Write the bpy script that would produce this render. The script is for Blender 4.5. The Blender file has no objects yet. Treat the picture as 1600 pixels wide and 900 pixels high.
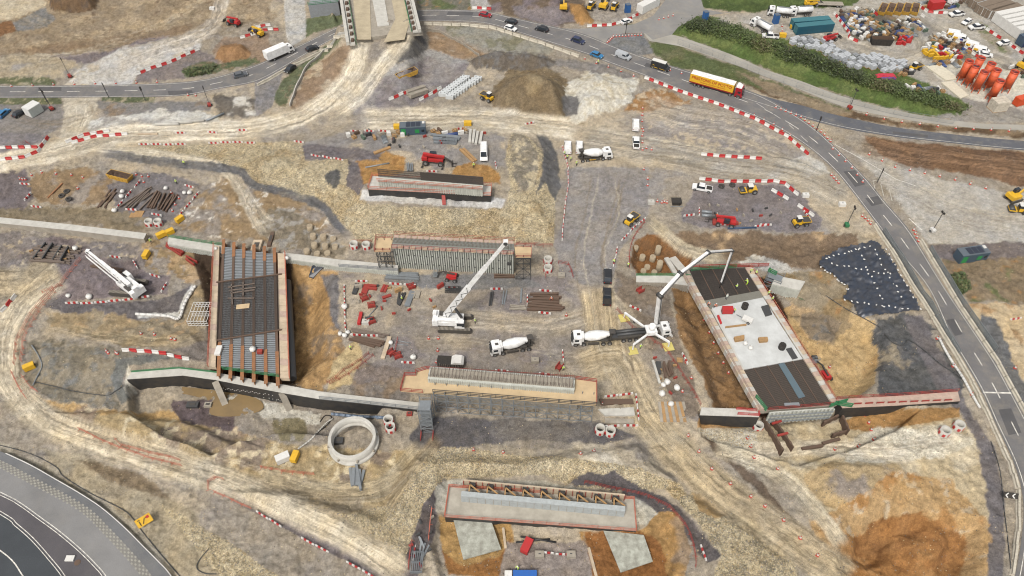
import bpy, bmesh, math, random
import numpy as np
from mathutils import Vector, Matrix
R = math.radians
rnd = random.Random(7)
scn = bpy.context.scene
COL = scn.collection
# ------------------------------------------------------------------ camera, light, exposure
CAM_H, PITCH, FPX = 130.0, R(49.0), 1150.0
cam = bpy.data.cameras.new('camera')
cam.sensor_width = 36.0
cam.lens = FPX / 1600 * 36
cam.clip_start = 1.0
cam.clip_end = 20000
camo = bpy.data.objects.new('camera', cam)
COL.objects.link(camo)
camo.location = (0, 0, CAM_H)
camo.rotation_euler = (R(90) - PITCH, 0, 0)
scn.camera = camo
world = bpy.data.worlds.new('World')
scn.world = world
world.use_nodes = True
wn = world.node_tree
bg = wn.nodes['Background']
sky = wn.nodes.new('ShaderNodeTexSky')
sky.sky_type = 'NISHITA'
sky.sun_disc = False
SUN_EL, SUN_AZ = R(55), R(205)
sky.sun_elevation = SUN_EL
sky.sun_rotation = SUN_AZ
sky.air_density = 1.0
sky.dust_density = 4.0
sky.ozone_density = 1.0
hs = wn.nodes.new('ShaderNodeHueSaturation'); hs.inputs['Saturation'].default_value = 0.15
wn.links.new(sky.outputs[0], hs.inputs['Color']); wn.links.new(hs.outputs[0], bg.inputs[0])
bg.inputs[1].default_value = 0.105
sl = bpy.data.lights.new('sun', 'SUN')
sl.energy = 1.5
sl.angle = R(10)
sl.color = (1.0, 0.93, 0.84)
so = bpy.data.objects.new('sun', sl)
COL.objects.link(so)
# the sun stands at azimuth SUN_AZ measured clockwise from +Y
so.rotation_euler = (R(90) - SUN_EL, 0, R(180) - SUN_AZ)
scn.view_settings.view_transform = 'Standard'
scn.view_settings.look = 'None'
scn.view_settings.gamma = 1
scn.view_settings.use_curve_mapping = False
scn.view_settings.exposure = 0.82
scn.cycles.max_bounces = 5
scn.cycles.diffuse_bounces = 2
scn.cycles.use_denoising = True
scn.cycles.pixel_filter_type = 'BLACKMAN_HARRIS'
scn.cycles.filter_width = 1.1

# ------------------------------------------------------------------ mapping helpers
CP, SP = math.cos(PITCH), math.sin(PITCH)
def P(u, v, z=0.0):
    x = (u - 800) / FPX; y = -(v - 450) / FPX
    dx, dy, dz = x, y * SP + CP, y * CP - SP
    t = (CAM_H - z) / -dz
    return Vector((dx * t, dy * t, z))
def Pn(u, v, z=0.0):
    x = (u - 800) / FPX; y = -(v - 450) / FPX
    dy = y * SP + CP; dz = y * CP - SP
    t = (CAM_H - z) / -dz
    return x * t, dy * t
def proj(x, y, z):
    dz = z - CAM_H
    f = y * CP - dz * SP
    up = y * SP + dz * CP
    return 800 + FPX * x / f, 450 - FPX * up / f

# ------------------------------------------------------------------ noise (numpy)
_rng = np.random.RandomState(3)
_LAT = _rng.rand(8, 256, 256)
def vnoise(x, y, k=0):
    xi = np.floor(x).astype(int); yi = np.floor(y).astype(int)
    fx = x - xi; fy = y - yi
    fx = fx * fx * (3 - 2 * fx); fy = fy * fy * (3 - 2 * fy)
    L = _LAT[k % 8]
    a = L[yi & 255, xi & 255]; b = L[yi & 255, (xi + 1) & 255]
    c = L[(yi + 1) & 255, xi & 255]; d = L[(yi + 1) & 255, (xi + 1) & 255]
    return (a * (1 - fx) + b * fx) * (1 - fy) + (c * (1 - fx) + d * fx) * fy
def fbm(x, y, oct=4, k=0):
    s = 0; a = 0.5; t = 0
    for i in range(oct):
        s = s + a * vnoise(x * 2 ** i + 17.3 * i, y * 2 ** i + 9.1 * i, k + i); t += a; a *= 0.55
    return s / t
def sst(x): x = np.clip(x, 0, 1); return x * x * (3 - 2 * x)
def poly_dist(X, Y, pts):
    """signed distance, positive inside"""
    inside = np.zeros(X.shape, bool); dm = np.full(X.shape, 1e18)
    n = len(pts)
    for i in range(n):
        x0, y0 = pts[i]; x1, y1 = pts[(i + 1) % n]
        if y0 != y1:
            c = ((y0 > Y) != (y1 > Y)) & (X < (x1 - x0) * (Y - y0) / (y1 - y0) + x0)
            inside ^= c
        dx, dy = x1 - x0, y1 - y0; l = dx * dx + dy * dy + 1e-9
        t = np.clip(((X - x0) * dx + (Y - y0) * dy) / l, 0, 1)
        dm = np.minimum(dm, (X - x0 - t * dx) ** 2 + (Y - y0 - t * dy) ** 2)
    d = np.sqrt(dm)
    return np.where(inside, d, -d)
def line_dist(X, Y, pts):
    dm = np.full(X.shape, 1e18); sd = np.zeros(X.shape); ss = np.zeros(X.shape); acc = 0
    for i in range(len(pts) - 1):
        x0, y0 = pts[i]; x1, y1 = pts[i + 1]
        dx, dy = x1 - x0, y1 - y0; L = math.hypot(dx, dy) + 1e-9
        t = np.clip(((X - x0) * dx + (Y - y0) * dy) / L / L, 0, 1)
        ex, ey = X - x0 - t * dx, Y - y0 - t * dy
        d2 = ex * ex + ey * ey
        cr = (dx * (Y - y0) - dy * (X - x0)) / L
        m = d2 < dm
        dm = np.where(m, d2, dm); sd = np.where(m, np.sqrt(d2) * np.sign(cr), sd); ss = np.where(m, acc + t * L, ss)
        acc += L
    return sd, ss
def smooth(pts, n=4, closed=False):
    """Catmull-Rom through pts"""
    out = []; N = len(pts)
    rng = range(N) if closed else range(N - 1)
    for i in rng:
        g = lambda k: pts[k % N] if closed else pts[max(0, min(N - 1, k))]
        p0, p1, p2, p3 = g(i - 1), g(i), g(i + 1), g(i + 2)
        for j in range(n):
            t = j / n
            out.append(tuple(0.5 * (2 * b + (c - a) * t + (2 * a - 5 * b + 4 * c - d) * t * t + (3 * b - a - 3 * c + d) * t ** 3)
                             for a, b, c, d in zip(p0, p1, p2, p3)))
    if not closed: out.append(tuple(pts[-1]))
    return out
def s2l(c):
    return tuple((x / 255 / 12.92) if x / 255 <= 0.04045 else ((x / 255 + 0.055) / 1.055) ** 2.4 for x in c)
KA = 0.62     # photo colour -> albedo
def alb(c, k=KA): return tuple(x * k for x in s2l(c))

# ------------------------------------------------------------------ materials
MATS = {}
def mat(name, rgb, rough=0.7, metal=0.0, var=0.12, scale=1.5, bump=0.0, emit=None, k=KA):
    if name in MATS: return MATS[name]
    m = bpy.data.materials.new(name); m.use_nodes = True
    nt = m.node_tree; b = nt.nodes['Principled BSDF']
    c = alb(rgb, k)
    b.inputs['Roughness'].default_value = rough; b.inputs['Metallic'].default_value = metal
    tc = nt.nodes.new('ShaderNodeTexCoord'); oi = nt.nodes.new('ShaderNodeObjectInfo')
    ad = nt.nodes.new('ShaderNodeVectorMath'); ad.operation = 'ADD'
    nt.links.new(tc.outputs['Object'], ad.inputs[0]); nt.links.new(oi.outputs['Random'], ad.inputs[1])
    nz = nt.nodes.new('ShaderNodeTexNoise'); nz.inputs['Scale'].default_value = scale; nz.inputs['Detail'].default_value = 5
    nz.inputs['Roughness'].default_value = 0.7
    nt.links.new(ad.outputs[0], nz.inputs['Vector'])
    mx = nt.nodes.new('ShaderNodeMix'); mx.data_type = 'RGBA'
    rp = nt.nodes.new('ShaderNodeValToRGB'); rp.color_ramp.elements[0].position = 0.35; rp.color_ramp.elements[1].position = 0.68
    nt.links.new(nz.outputs['Fac'], rp.inputs[0]); nt.links.new(rp.outputs[0], mx.inputs[0])
    dirt = (0.22, 0.18, 0.13)
    a_ = [x * (1 - var) + d * var * 0.5 for x, d in zip(c, dirt)]; b_ = [min(1, x * (1 + var)) for x in c]
    mx.inputs[6].default_value = (*a_, 1); mx.inputs[7].default_value = (*b_, 1)
    nt.links.new(mx.outputs[2], b.inputs['Base Color'])
    if bump:
        bp = nt.nodes.new('ShaderNodeBump'); bp.inputs['Strength'].default_value = bump; bp.inputs['Distance'].default_value = 0.05
        nt.links.new(nz.outputs['Fac'], bp.inputs['Height']); nt.links.new(bp.outputs[0], b.inputs['Normal'])
    if emit:
        b.inputs['Emission Color'].default_value = (*s2l(rgb), 1); b.inputs['Emission Strength'].default_value = emit
    MATS[name] = m
    return m
# ------------------------------------------------------------------ ground heights (traced on the z=0 plane)
STEP = 1.9
us = np.concatenate([[-30000, -12000, -5000, -2500, -1400, -900, -600, -450], np.arange(-340, 1940, STEP), [2050, 2200, 2500, 3000, 4100, 6600, 13600, 31600]])
vs = np.concatenate([[-868, -860, -840, -800, -700, -550, -400, -300, -230, -180], np.arange(-140, 1060, STEP), [1080, 1130, 1200, 1300, 1500, 2000]])
U0, V0 = np.meshgrid(us, vs)
WX, WY = Pn(U0, V0, 0)
UC0, VC0 = np.clip(U0, -900, 2500), np.clip(V0, -400, 1300)
Hh = np.zeros(U0.shape)
def win(arrU, arrV, pts, mrg):
    xs = [p[0] for p in pts]; ys = [p[1] for p in pts]
    c0 = max(0, np.searchsorted(us, min(xs) - mrg) - 1); c1 = np.searchsorted(us, max(xs) + mrg) + 1
    r0 = max(0, np.searchsorted(vs, min(ys) - mrg) - 1); r1 = np.searchsorted(vs, max(ys) + mrg) + 1
    return slice(r0, r1), slice(c0, c1)
NW1 = fbm(WX * 0.12, WY * 0.12, 4, 1) - 0.5
NW2 = fbm(WX * 0.12 + 50, WY * 0.12 + 50, 4, 4) - 0.5
def raise_poly(pts, H, w, warp=10, add=True):
    s = win(None, None, pts, 40)
    d = poly_dist(UC0[s] + NW1[s] * warp * 2, VC0[s] + NW2[s] * warp * 2, pts)
    f = sst(d / w)
    if add: Hh[s] += H * f
    else: Hh[s] = Hh[s] * (1 - f) + H * f
def ramp_line(pts, hs, w, flat):
    """a raised causeway along a line, heights hs per point, flat half width, then a slope of w"""
    s = win(None, None, pts, w + flat + 20)
    X, Y = UC0[s], VC0[s]
    sd, ss = line_dist(X, Y, pts)
    acc = [0]
    for i in range(len(pts) - 1): acc.append(acc[-1] + math.dist(pts[i], pts[i + 1]))
    hh = np.interp(ss, acc, hs)
    f = sst(1 - (np.abs(sd) - flat) / w)
    Hh[s] = np.maximum(Hh[s], hh * f) if max(hs) > 0 else np.minimum(Hh[s], hh * f)
# spoil heaps
raise_poly([(758,150),(790,118),(830,108),(878,118),(896,150),(886,192),(860,196),(800,184),(765,172)], 6.5, 42, 8)
raise_poly([(880,130),(930,110),(1000,125),(990,160),(940,195),(885,192)], 2.6, 35, 8)
raise_poly([(730,92),(770,80),(850,85),(880,100),(840,108),(790,112),(745,105)], 2.2, 14, 6)
raise_poly([(890,2),(915,8),(932,38),(905,42),(885,20)], 2.6, 14, 4)
raise_poly([(800,-10),(880,-10),(885,30),(820,26)], 1.6, 12, 4)
raise_poly([(330,90),(345,66),(385,68),(395,90),(370,98)], 2.0, 14, 4)
raise_poly([(75,-40),(170,-40),(150,18),(95,24),(76,10)], 4, 16, 4)
# stone bank round the upper pier
raise_poly([(230,240),(470,225),(560,180),(860,150),(892,260),(880,385),(700,392),(560,388),(520,345),(440,300),(330,262)], 2.8, 70, 8)
raise_poly([(800,205),(840,200),(862,250),(862,300),(840,300),(820,260)], 0.7, 22, 6)
# cutting under the left deck, with the orange slope on its right
raise_poly([(300,395),(455,408),(530,424),(520,470),(524,560),(470,612),(330,606),(318,500)], -5, 46, 6)
raise_poly([(212,586),(300,578),(340,586),(446,606),(560,622),(600,634),(575,664),(520,680),(430,676),(330,712),(260,690),(200,650),(196,600)], -3.3, 7, 2)
raise_poly([(990,375),(1040,365),(1090,395),(1085,435),(1000,432),(984,405)], -2.5, 14, 6)
# cutting under the right deck
raise_poly([(1060,440),(1200,430),(1240,440),(1380,500),(1400,560),(1340,640),(1180,665),(1110,640),(1075,520),(1040,470)], -3.5, 30, 6)
raise_poly([(1090,640),(1190,643),(1300,632),(1370,628),(1440,640),(1420,660),(1400,674),(1340,700),(1250,728),(1190,712),(1095,682)], -3.0, 8, 2)
raise_poly([(1200,470),(1300,480),(1320,520),(1290,545),(1230,525)], 1.4, 14, 4)
# the pits round the lower pier
raise_poly([(680,800),(1010,830),(1045,810),(1068,870),(1040,925),(690,915),(668,850)], -1.8, 14, 6)
raise_poly([(1290,870),(1320,800),(1400,755),(1545,820),(1540,900),(1480,960),(1300,940)], -4.0, 50, 22)
raise_poly([(1340,830),(1375,812),(1410,830),(1405,870),(1365,885),(1338,862)], -2.2, 20, 5)
raise_poly([(1410,820),(1460,800),(1500,830),(1490,870),(1430,880)], 1.8, 20, 10)
# bottom stone banks
raise_poly([(640,705),(800,712),(1000,690),(1080,760),(1000,775),(850,752),(700,755),(690,800),(640,890),(560,880),(330,760),(450,760),(590,800)], 2.2, 26, 6)
raise_poly([(1050,760),(1110,780),(1240,880),(1200,960),(1100,960),(1085,830)], 1.8, 24, 8)
# tree bank
raise_poly([(955,50),(1090,22),(1180,40),(1260,68),(1400,118),(1460,140),(1510,175),(1430,180),(1300,130),(1100,66),(1010,56)], 3.0, 16, 3)
# left sand slopes
raise_poly([(70,640),(280,640),(420,700),(300,715),(120,670)], 2.0, 16, 6)
raise_poly([(130,520),(260,500),(330,520),(320,560),(200,600),(60,600),(60,540)], 1.2, 26, 10)
raise_poly([(1340,210),(1400,222),(1600,236),(1900,260),(1900,320),(1590,292),(1480,268),(1390,240)], 1.2, 20, 3)
raise_poly([(1000,365),(1120,358),(1340,372),(1300,400),(1180,412),(1060,388)], -0.8, 12, 6)
raise_poly([(1240,720),(1300,715),(1420,712),(1420,760),(1330,800),(1280,780)], 1.2, 22, 8)
# haul ramp up to the bridge
ramp_line([(592,-30),(590,62),(588,100),(570,150),(530,200)], [7.0, 6.6, 4.6, 1.6, 0.0], 26, 52)
# natural unevenness
Hh += (fbm(WX * 0.09, WY * 0.09, 4, 2) - 0.5) * 1.0
calm_ = np.zeros(U0.shape)
for q in ([(530,425),(870,425),(940,455),(960,590),(640,590),(545,540)], [(880,190),(1180,165),(1300,270),(1340,360),(1000,340),(975,450),(866,440),(870,240)], [(540,200),(790,205),(785,262),(560,245)], [(-340,180),(500,175),(880,180),(880,210),(400,215),(100,245),(-340,290)], [(640,650),(1000,660),(1000,700),(640,705)], [(0,160),(330,155),(400,190),(0,235)]):
    s = win(None, None, q, 40); calm_[s] = np.maximum(calm_[s], sst((poly_dist(UC0[s], VC0[s], q) + 14) / 20))
rid = (1 - np.abs(2 * fbm(WX * 0.22 + 3, WY * 0.22, 4, 6) - 1)) ** 3
rid2 = (1 - np.abs(2 * fbm(WX * 0.7 + 3, WY * 0.7 + 8, 3, 3) - 1)) ** 3
Hh += ((fbm(WX * 0.5, WY * 0.5, 4, 5) - 0.5) * 0.7 + (rid - 0.5) * 0.5 + (rid2 - .5) * 0.14) * (1 - 0.8 * calm_)

# ------------------------------------------------------------------ roads (edges traced on z=0)
R1N = [(-340,136),(0,134),(150,133),(250,130),(320,124),(380,108),(415,95),(470,70),(532,40),(570,26),(650,16),(700,15),(760,18),(800,27),(850,38),(910,52),(960,72),(1010,90),(1060,106),(1100,118),(1160,138),(1200,154),(1250,184),(1290,215),(1350,275),(1383,315),(1425,365),(1477,450),(1550,557),(1582,614),(1612,670),(1650,740),(1680,820),(1690,900),(1680,1000),(1660,1060)]
R1S = [(-340,154),(0,153),(150,152),(280,150),(340,139),(400,128),(432,112),(500,72),(545,50),(590,40),(655,33),(725,34),(765,38),(800,48),(875,72),(920,86),(950,98),(1005,118),(1050,136),(1080,148),(1140,168),(1200,192),(1257,226),(1300,262),(1332,300),(1368,348),(1400,390),(1450,450),(1484,525),(1510,570),(1534,612),(1555,660),(1585,725),(1598,775),(1598,825),(1586,900),(1560,1000),(1540,1060)]
R2N = [(1110,124),(1200,152),(1250,164),(1300,178),(1350,189),(1400,199),(1500,211),(1600,220),(1940,245)]
R2S = [(1110,138),(1210,170),(1275,190),(1325,202),(1400,214),(1500,225),(1600,235),(1940,262)]
PTHN = [(1005,51),(1050,54),(1100,70),(1150,88),(1200,110),(1250,126),(1300,145),(1350,160),(1400,172),(1450,182),(1525,192),(1600,195),(1940,200)]
PTHS = [(1015,64),(1050,70),(1075,76),(1150,102),(1200,121),(1250,140),(1300,160),(1337,172),(1400,184),(1450,192),(1525,200),(1600,203),(1940,210)]
JUNC = [(870,44),(905,45),(950,42),(990,38),(1020,25),(1040,0),(1060,-60),(1140,-60),(1095,-2),(1100,14),(1130,20),(1160,17),(1090,26),(1060,42),(1050,54),(1020,62),(1008,52),(975,52),(950,60),(945,72),(930,66),(900,56)]
# ring road, outer edge inwards
RA = [(-340,560),(-150,645),(0,705),(50,727),(87,748),(125,770),(160,793),(195,823),(225,853),(250,878),(268,900),(300,950),(340,1060)]
RB = [(-340,575),(-150,660),(0,719),(37,739),(75,759),(112,779),(142,798),(165,820),(190,845),(215,873),(235,897),(265,945),(300,1060)]
RC = [(-340,590),(-150,675),(0,731),(37,750),(75,769),(112,789),(138,808),(158,829),(180,853),(202,877),(222,903),(250,950),(285,1060)]
RD = [(-340,610),(-150,700),(0,771),(30,787),(62,810),(92,832),(125,860),(150,885),(164,902),(195,950),(230,1060)]
RE = [(-340,632),(-150,718),(0,801),(25,820),(50,842),(75,870),(100,902),(125,950),(150,1060)]
def flat(pts, w=6, z=-0.05):
    s = win(None, None, pts, 40)
    d = poly_dist(UC0[s], VC0[s], pts)
    f = sst((d + 10) / 6); f[d > 0] = 1.0
    Hh[s] = Hh[s] * (1 - f) + z * f
NR = smooth(R1N, 3); SR = smooth(R1S, 3)
flat(NR + SR[::-1]); flat(smooth(R2N, 3) + smooth(R2S, 3)[::-1]); flat(smooth(PTHN, 3) + smooth(PTHS, 3)[::-1]); flat(JUNC)
flat(smooth(RA, 3) + [(-340, 1060)])
COMP = [(1095,30),(1180,20),(1330,6),(1440,-60),(1940,-60),(1940,190),(1600,190),(1520,180),(1460,138),(1400,116),(1290,70),(1210,58),(1130,36)]
flat([(1130,24),(1330,6),(1440,-60),(1940,-60),(1940,180),(1620,175),(1530,165),(1480,140),(1410,112),(1290,66),(1210,54)], z=0.0)
FLATR = [(1310,228),(1360,246),(1450,280),(1560,300),(1700,310),(1700,372),(1455,376),(1420,345)]
flat(FLATR, z=-0.03)
# the bridge opening stays at road level
flat([(500,-60),(700,-60),(690,44),(540,58)], z=-0.05)

def hgt(u, v):
    i = np.searchsorted(us, u) - 1; j = np.searchsorted(vs, v) - 1
    i = max(0, min(len(us) - 2, i)); j = max(0, min(len(vs) - 2, j))
    a = (u - us[i]) / (us[i + 1] - us[i]); b = (v - vs[j]) / (vs[j + 1] - vs[j])
    a = min(1, max(0, a)); b = min(1, max(0, b))
    return float((Hh[j, i] * (1 - a) + Hh[j, i + 1] * a) * (1 - b) + (Hh[j + 1, i] * (1 - a) + Hh[j + 1, i + 1] * a) * b)
def HW(x, y):
    """terrain height under a world point"""
    u, v = proj(x, y, 0.0)
    return hgt(u, v)
def G(u, v, dz=0.0):
    """ground point seen at a pixel: march the ray down to the terrain"""
    lo, hi = 12.0, -9.0
    zs = np.linspace(12, -8, 41); pz = 12.0
    for z in zs:
        p = P(u, v, z)
        if HW(p.x, p.y) >= z:
            a, b = z, pz
            for _ in range(12):
                m = (a + b) / 2; q = P(u, v, m)
                if HW(q.x, q.y) >= m: a = m
                else: b = m
            q = P(u, v, (a + b) / 2); q.z += dz
            return q
        pz = z
    return P(u, v, dz)

# ------------------------------------------------------------------ ground colours: what soil lies where, with shade painted in under both decks
X, Y, Z = WX, WY, Hh
UU, VV = proj(X, Y, Z)
UU = np.clip(UU, -900, 2500); VV = np.clip(VV, -600, 1300)
def col(c): return np.array(alb(c))
TAN=(186,170,142); TAN2=(212,200,176); GREY=(148,142,136); DGREY=(112,110,108); PURP=(136,129,123); STONE=(206,190,154)
SAND=(186,156,114); ORNG=(160,120,72); BRN=(142,120,94); DBRN=(112,92,72); CHALK=(214,208,194); GRN=(92,108,58); DGRN=(70,82,48)
CONC=(186,183,176); MUD=(152,140,118); SLATE=(96,96,99)
Cc = np.empty(U0.shape + (3,)); Cc[:] = col((158,147,130))
n1 = fbm(X * 0.05, Y * 0.05, 5, 0); n2 = fbm(X * 0.16 + 30, Y * 0.16, 5, 2); n3 = fbm(X * 0.6, Y * 0.6 + 11, 4, 3)
def blend(mask, c, sl=np.s_[:]):
    Cc[sl] = Cc[sl] * (1 - mask[..., None]) + col(c) * mask[..., None]
blend(sst((n1 - 0.45) / 0.2) * 0.6, TAN); blend(sst((n2 - 0.55) / 0.15) * 0.5, PURP)
STN = np.zeros(U0.shape); TD = np.zeros(U0.shape); TS = np.zeros(U0.shape); TA = np.zeros(U0.shape); GRS = np.zeros(U0.shape)
WPU = (fbm(X * 0.25, Y * 0.25, 5, 6) - 0.5) * 2; WPV = (fbm(X * 0.25 + 77, Y * 0.25, 5, 7) - 0.5) * 2
WPU += (fbm(X * 0.9, Y * 0.9, 4, 1) - 0.5) * 1.3; WPV += (fbm(X * 0.9 + 40, Y * 0.9, 4, 2) - 0.5) * 1.3
def patch(c, pts, warp=9, f=3, stone=None, grass=None, mix=None, op=1.0):
    s = win(None, None, pts, 60)
    d = poly_dist(UU[s] + WPU[s] * warp, VV[s] + WPV[s] * warp, pts)
    m = sst(d / f + 0.5) * op
    blend(m, c, s)
    if mix:
        for c2, lo, ar in mix:
            nn = (n2, n3, n1)[ar][s]
            blend(m * sst((nn - lo) / 0.12) * 0.75, c2, s)
    STN[s] = STN[s] * (1 - m) + (stone or 0) * m
    GRS[s] = GRS[s] * (1 - m) + (grass or 0) * m
def track(c, pts, w, a=0.8, streak=1.0, edge=0.45):
    pts = smooth(pts, 4)
    s = win(None, None, pts, w + 10)
    sd, ss = line_dist(UU[s] + WPU[s] * 3, VV[s] + WPV[s] * 3, pts)
    ad = np.abs(sd) / w
    tot = sum(math.dist(pts[i], pts[i+1]) for i in range(len(pts)-1))
    f = sst((1 - ad) / edge) * sst(np.minimum(ss, tot - ss) / 22)
    f = f * np.clip(0.9 + 1.2 * (n2[s] - 0.4), 0.7, 1)
    lane = 0.75 + 0.25 * vnoise(sd * 0.35, ss * 0.01, 2) + 0.3 * (vnoise(sd * 0.12, ss * 0.006, 4) - 0.5)
    m = np.clip(f * min(1, a * 1.2) * (lane * 0.7 + 0.34), 0, 1)
    blend(m, c, s)
    STN[s] *= (1 - m)
    up = (f * streak) > TA[s]
    TD[s] = np.where(up, sd, TD[s]); TS[s] = np.where(up, ss, TS[s]); TA[s] = np.where(up, f * streak, TA[s])
# --- far left
patch((152,134,108), [(-340,-140),(425,-140),(430,30),(360,45),(200,75),(60,95),(-340,100)], 14, 8, mix=[((176,156,124),0.5,0),(DBRN,0.62,1)])
patch((116,92,66), [(76,-100),(168,-100),(150,14),(95,22),(76,8)], 5, 2, mix=[((92,80,70),0.5,1)])
patch((190,176,148), [(-340,-100),(74,-100),(70,12),(30,28),(-340,36)], 6, 4)
patch((128,126,122), [(20,36),(70,12),(88,28),(75,42),(28,50)], 4, 2)
patch((136,98,62), [(-340,34),(20,34),(27,48),(0,58),(-340,60)], 4, 2)
patch((172,158,132), [(-340,95),(100,84),(150,90),(130,122),(90,124),(-340,126)], 6, 4, mix=[(GREY,0.5,0)])
patch((140,118,92), [(0,80),(90,70),(200,52),(300,40),(300,52),(180,70),(80,85)], 6, 3)
patch((124,114,120), [(80,88),(160,82),(230,58),(270,56),(200,78),(150,100),(128,100)], 4, 3)
patch((190,186,178), [(98,134),(120,112),(150,96),(190,72),(222,68),(300,52),(330,40),(312,75),(262,95),(215,115),(205,133)], 4, 3, mix=[(TAN,0.55,0)])
patch((132,122,118), [(212,118),(310,76),(345,95),(330,118),(280,125),(210,130)], 5, 3)
patch((150,128,106), [(330,80),(350,60),(420,48),(430,90),(400,100),(340,98)], 6, 4)
patch((156,118,78), [(334,92),(345,72),(370,67),(392,80),(388,92),(360,98)], 3, 2)
patch((112,114,84), [(-340,122),(74,121),(90,128),(88,133),(-340,134)], 3, 2, grass=1, mix=[(TAN,0.55,1)])
patch((104,110,80), [(282,110),(310,95),(340,100),(400,90),(406,97),(330,116),(292,122)], 4, 2, grass=1, mix=[(BRN,0.55,1)])
patch((138,132,126), [(-340,163),(95,162),(102,200),(60,215),(-340,232)], 6, 3)
patch((112,114,84), [(-340,153),(94,152),(96,163),(-340,165)], 3, 2, grass=1, mix=[(TAN,0.55,1)])
patch((188,178,158), [(97,152),(160,150),(148,176),(125,212),(92,216),(100,180)], 4, 3)
patch((104,110,80), [(160,150),(242,150),(240,159),(160,160)], 3, 2, grass=1, mix=[(TAN,0.55,1)])
patch((132,128,124), [(150,160),(330,158),(330,172),(165,180)], 4, 3, mix=[(BRN,0.55,0)])
patch((200,196,184), [(140,192),(165,182),(250,172),(312,172),(345,185),(330,198),(240,204),(140,204)], 6, 3, mix=[(GREY,0.55,0)])
patch((112,104,94), [(330,150),(400,150),(404,180),(345,184)], 6, 3, mix=[(CHALK,0.6,0)])
patch((136,132,130), [(395,112),(445,105),(430,150),(425,170),(400,180),(398,140)], 3, 2)
# --- ramp area
patch((150,126,100), [(452,170),(480,112),(520,76),(556,60),(560,100),(520,150),(470,176)], 6, 3, mix=[(TAN,0.5,0)])
patch((112,116,88), [(428,152),(440,126),(495,80),(536,58),(500,95),(468,120),(452,150),(446,168),(432,165)], 3, 2, grass=0.9, mix=[(BRN,0.6,1)])
patch((134,126,126), [(570,130),(640,96),(670,80),(732,98),(722,120),(700,146),(640,172),(555,180),(545,165)], 6, 3, mix=[(GREY,0.5,0),(PURP,0.55,2)])
patch((158,154,148), [(592,112),(640,92),(672,76),(700,74),(735,98),(700,100),(670,88),(640,104),(600,122)], 3, 3)
patch((108,105,101), [(655,50),(672,72),(655,88),(640,92),(600,104),(572,124),(562,128),(590,104),(640,62)], 4, 2)
patch((156,130,100), [(666,50),(690,52),(766,86),(720,92),(672,74)], 4, 3, mix=[(TAN,0.55,0)])
patch((150,146,132), [(690,38),(800,50),(870,74),(860,84),(780,86),(700,50)], 5, 4, mix=[((120,116,88),0.5,0)])
patch((126,120,106), [(650,-140),(735,-140),(738,15),(700,17),(652,14)], 4, 4, mix=[(GRN,0.5,0),(ORNG,0.65,1)], grass=0.4)
patch((112,118,86), [(470,30),(532,20),(536,36),(480,56)], 4, 2, grass=0.8)
patch((184,181,174), [(438,-140),(474,-140),(478,60),(456,72),(446,56)], 2, 2)
patch((168,164,158), [(726,-140),(760,-140),(768,18),(735,16)], 3, 2)
patch((118,102,84), [(760,-60),(905,-60),(920,36),(880,42),(800,26),(764,18)], 6, 3, mix=[((128,116,120),0.5,0)])
patch((170,128,72), [(888,4),(912,8),(930,36),(910,40),(898,34)], 3, 2)
patch((132,122,124), [(800,12),(885,10),(900,36),(860,38),(810,26)], 5, 3)
patch((160,150,136), [(905,-60),(1040,-60),(1030,6),(990,30),(950,34),(930,36)], 4, 3, mix=[(PURP,0.5,0)])
# --- spoil heaps
patch((132,114,86), [(764,150),(795,112),(850,106),(886,120),(884,180),(868,190),(810,178),(770,172)], 6, 3, mix=[((112,98,76),0.55,1),((150,132,100),0.55,0)], stone=0.25)
patch((112,102,90), [(728,94),(770,80),(850,84),(880,100),(840,110),(790,112),(745,106)], 6, 3, mix=[(DGREY,0.5,1)])
patch((208,202,186), [(882,132),(930,108),(1000,124),(986,155),(950,186),(890,192)], 7, 3, mix=[((180,170,146),0.55,1)])
patch((120,116,112), [(878,150),(905,148),(902,178),(880,182)], 4, 3)
patch((160,120,74), [(976,172),(1000,145),(1040,138),(1080,160),(1040,170),(1000,177)], 6, 3, mix=[(TAN,0.55,1)])
patch((138,132,126), [(870,90),(960,104),(1000,118),(985,125),(900,110),(870,104)], 5, 3)
# --- middle north hardstanding
patch((162,150,132), [(885,195),(960,175),(1180,165),(1255,225),(1275,250),(1340,310),(1380,370),(1340,395),(1200,370),(1060,350),(1010,330),(890,260)], 10, 6, mix=[(GREY,0.5,0),(TAN,0.5,2)])
patch((146,138,132), [(990,185),(1190,180),(1240,235),(1100,240),(1000,225)], 14, 10, mix=[(TAN,0.52,1)])
patch((150,144,138), [(884,262),(1012,262),(1014,335),(975,380),(950,450),(880,450),(866,380),(886,330)], 4, 3, mix=[((138,132,128),0.5,0)])
patch((190,186,176), [(1225,252),(1262,242),(1290,258),(1298,270),(1262,278),(1240,268)], 4, 2)
patch((134,126,128), [(1062,332),(1085,300),(1100,285),(1235,286),(1275,330),(1288,345),(1275,362),(1120,358),(1068,348)], 5, 3, mix=[((120,112,120),0.5,0)])
patch((128,108,86), [(1030,362),(1340,365),(1345,385),(1290,420),(1200,416),(1080,400)], 8, 4, mix=[(SAND,0.58,0)])
patch((190,186,176), [(1180,398),(1215,404),(1248,425),(1238,436),(1200,425),(1150,408)], 5, 2)
patch((182,176,164), [(1330,235),(1400,262),(1480,280),(1560,300),(1940,330),(1940,384),(1450,380),(1400,310)], 5, 3, mix=[((168,160,146),0.5,0)])
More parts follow.
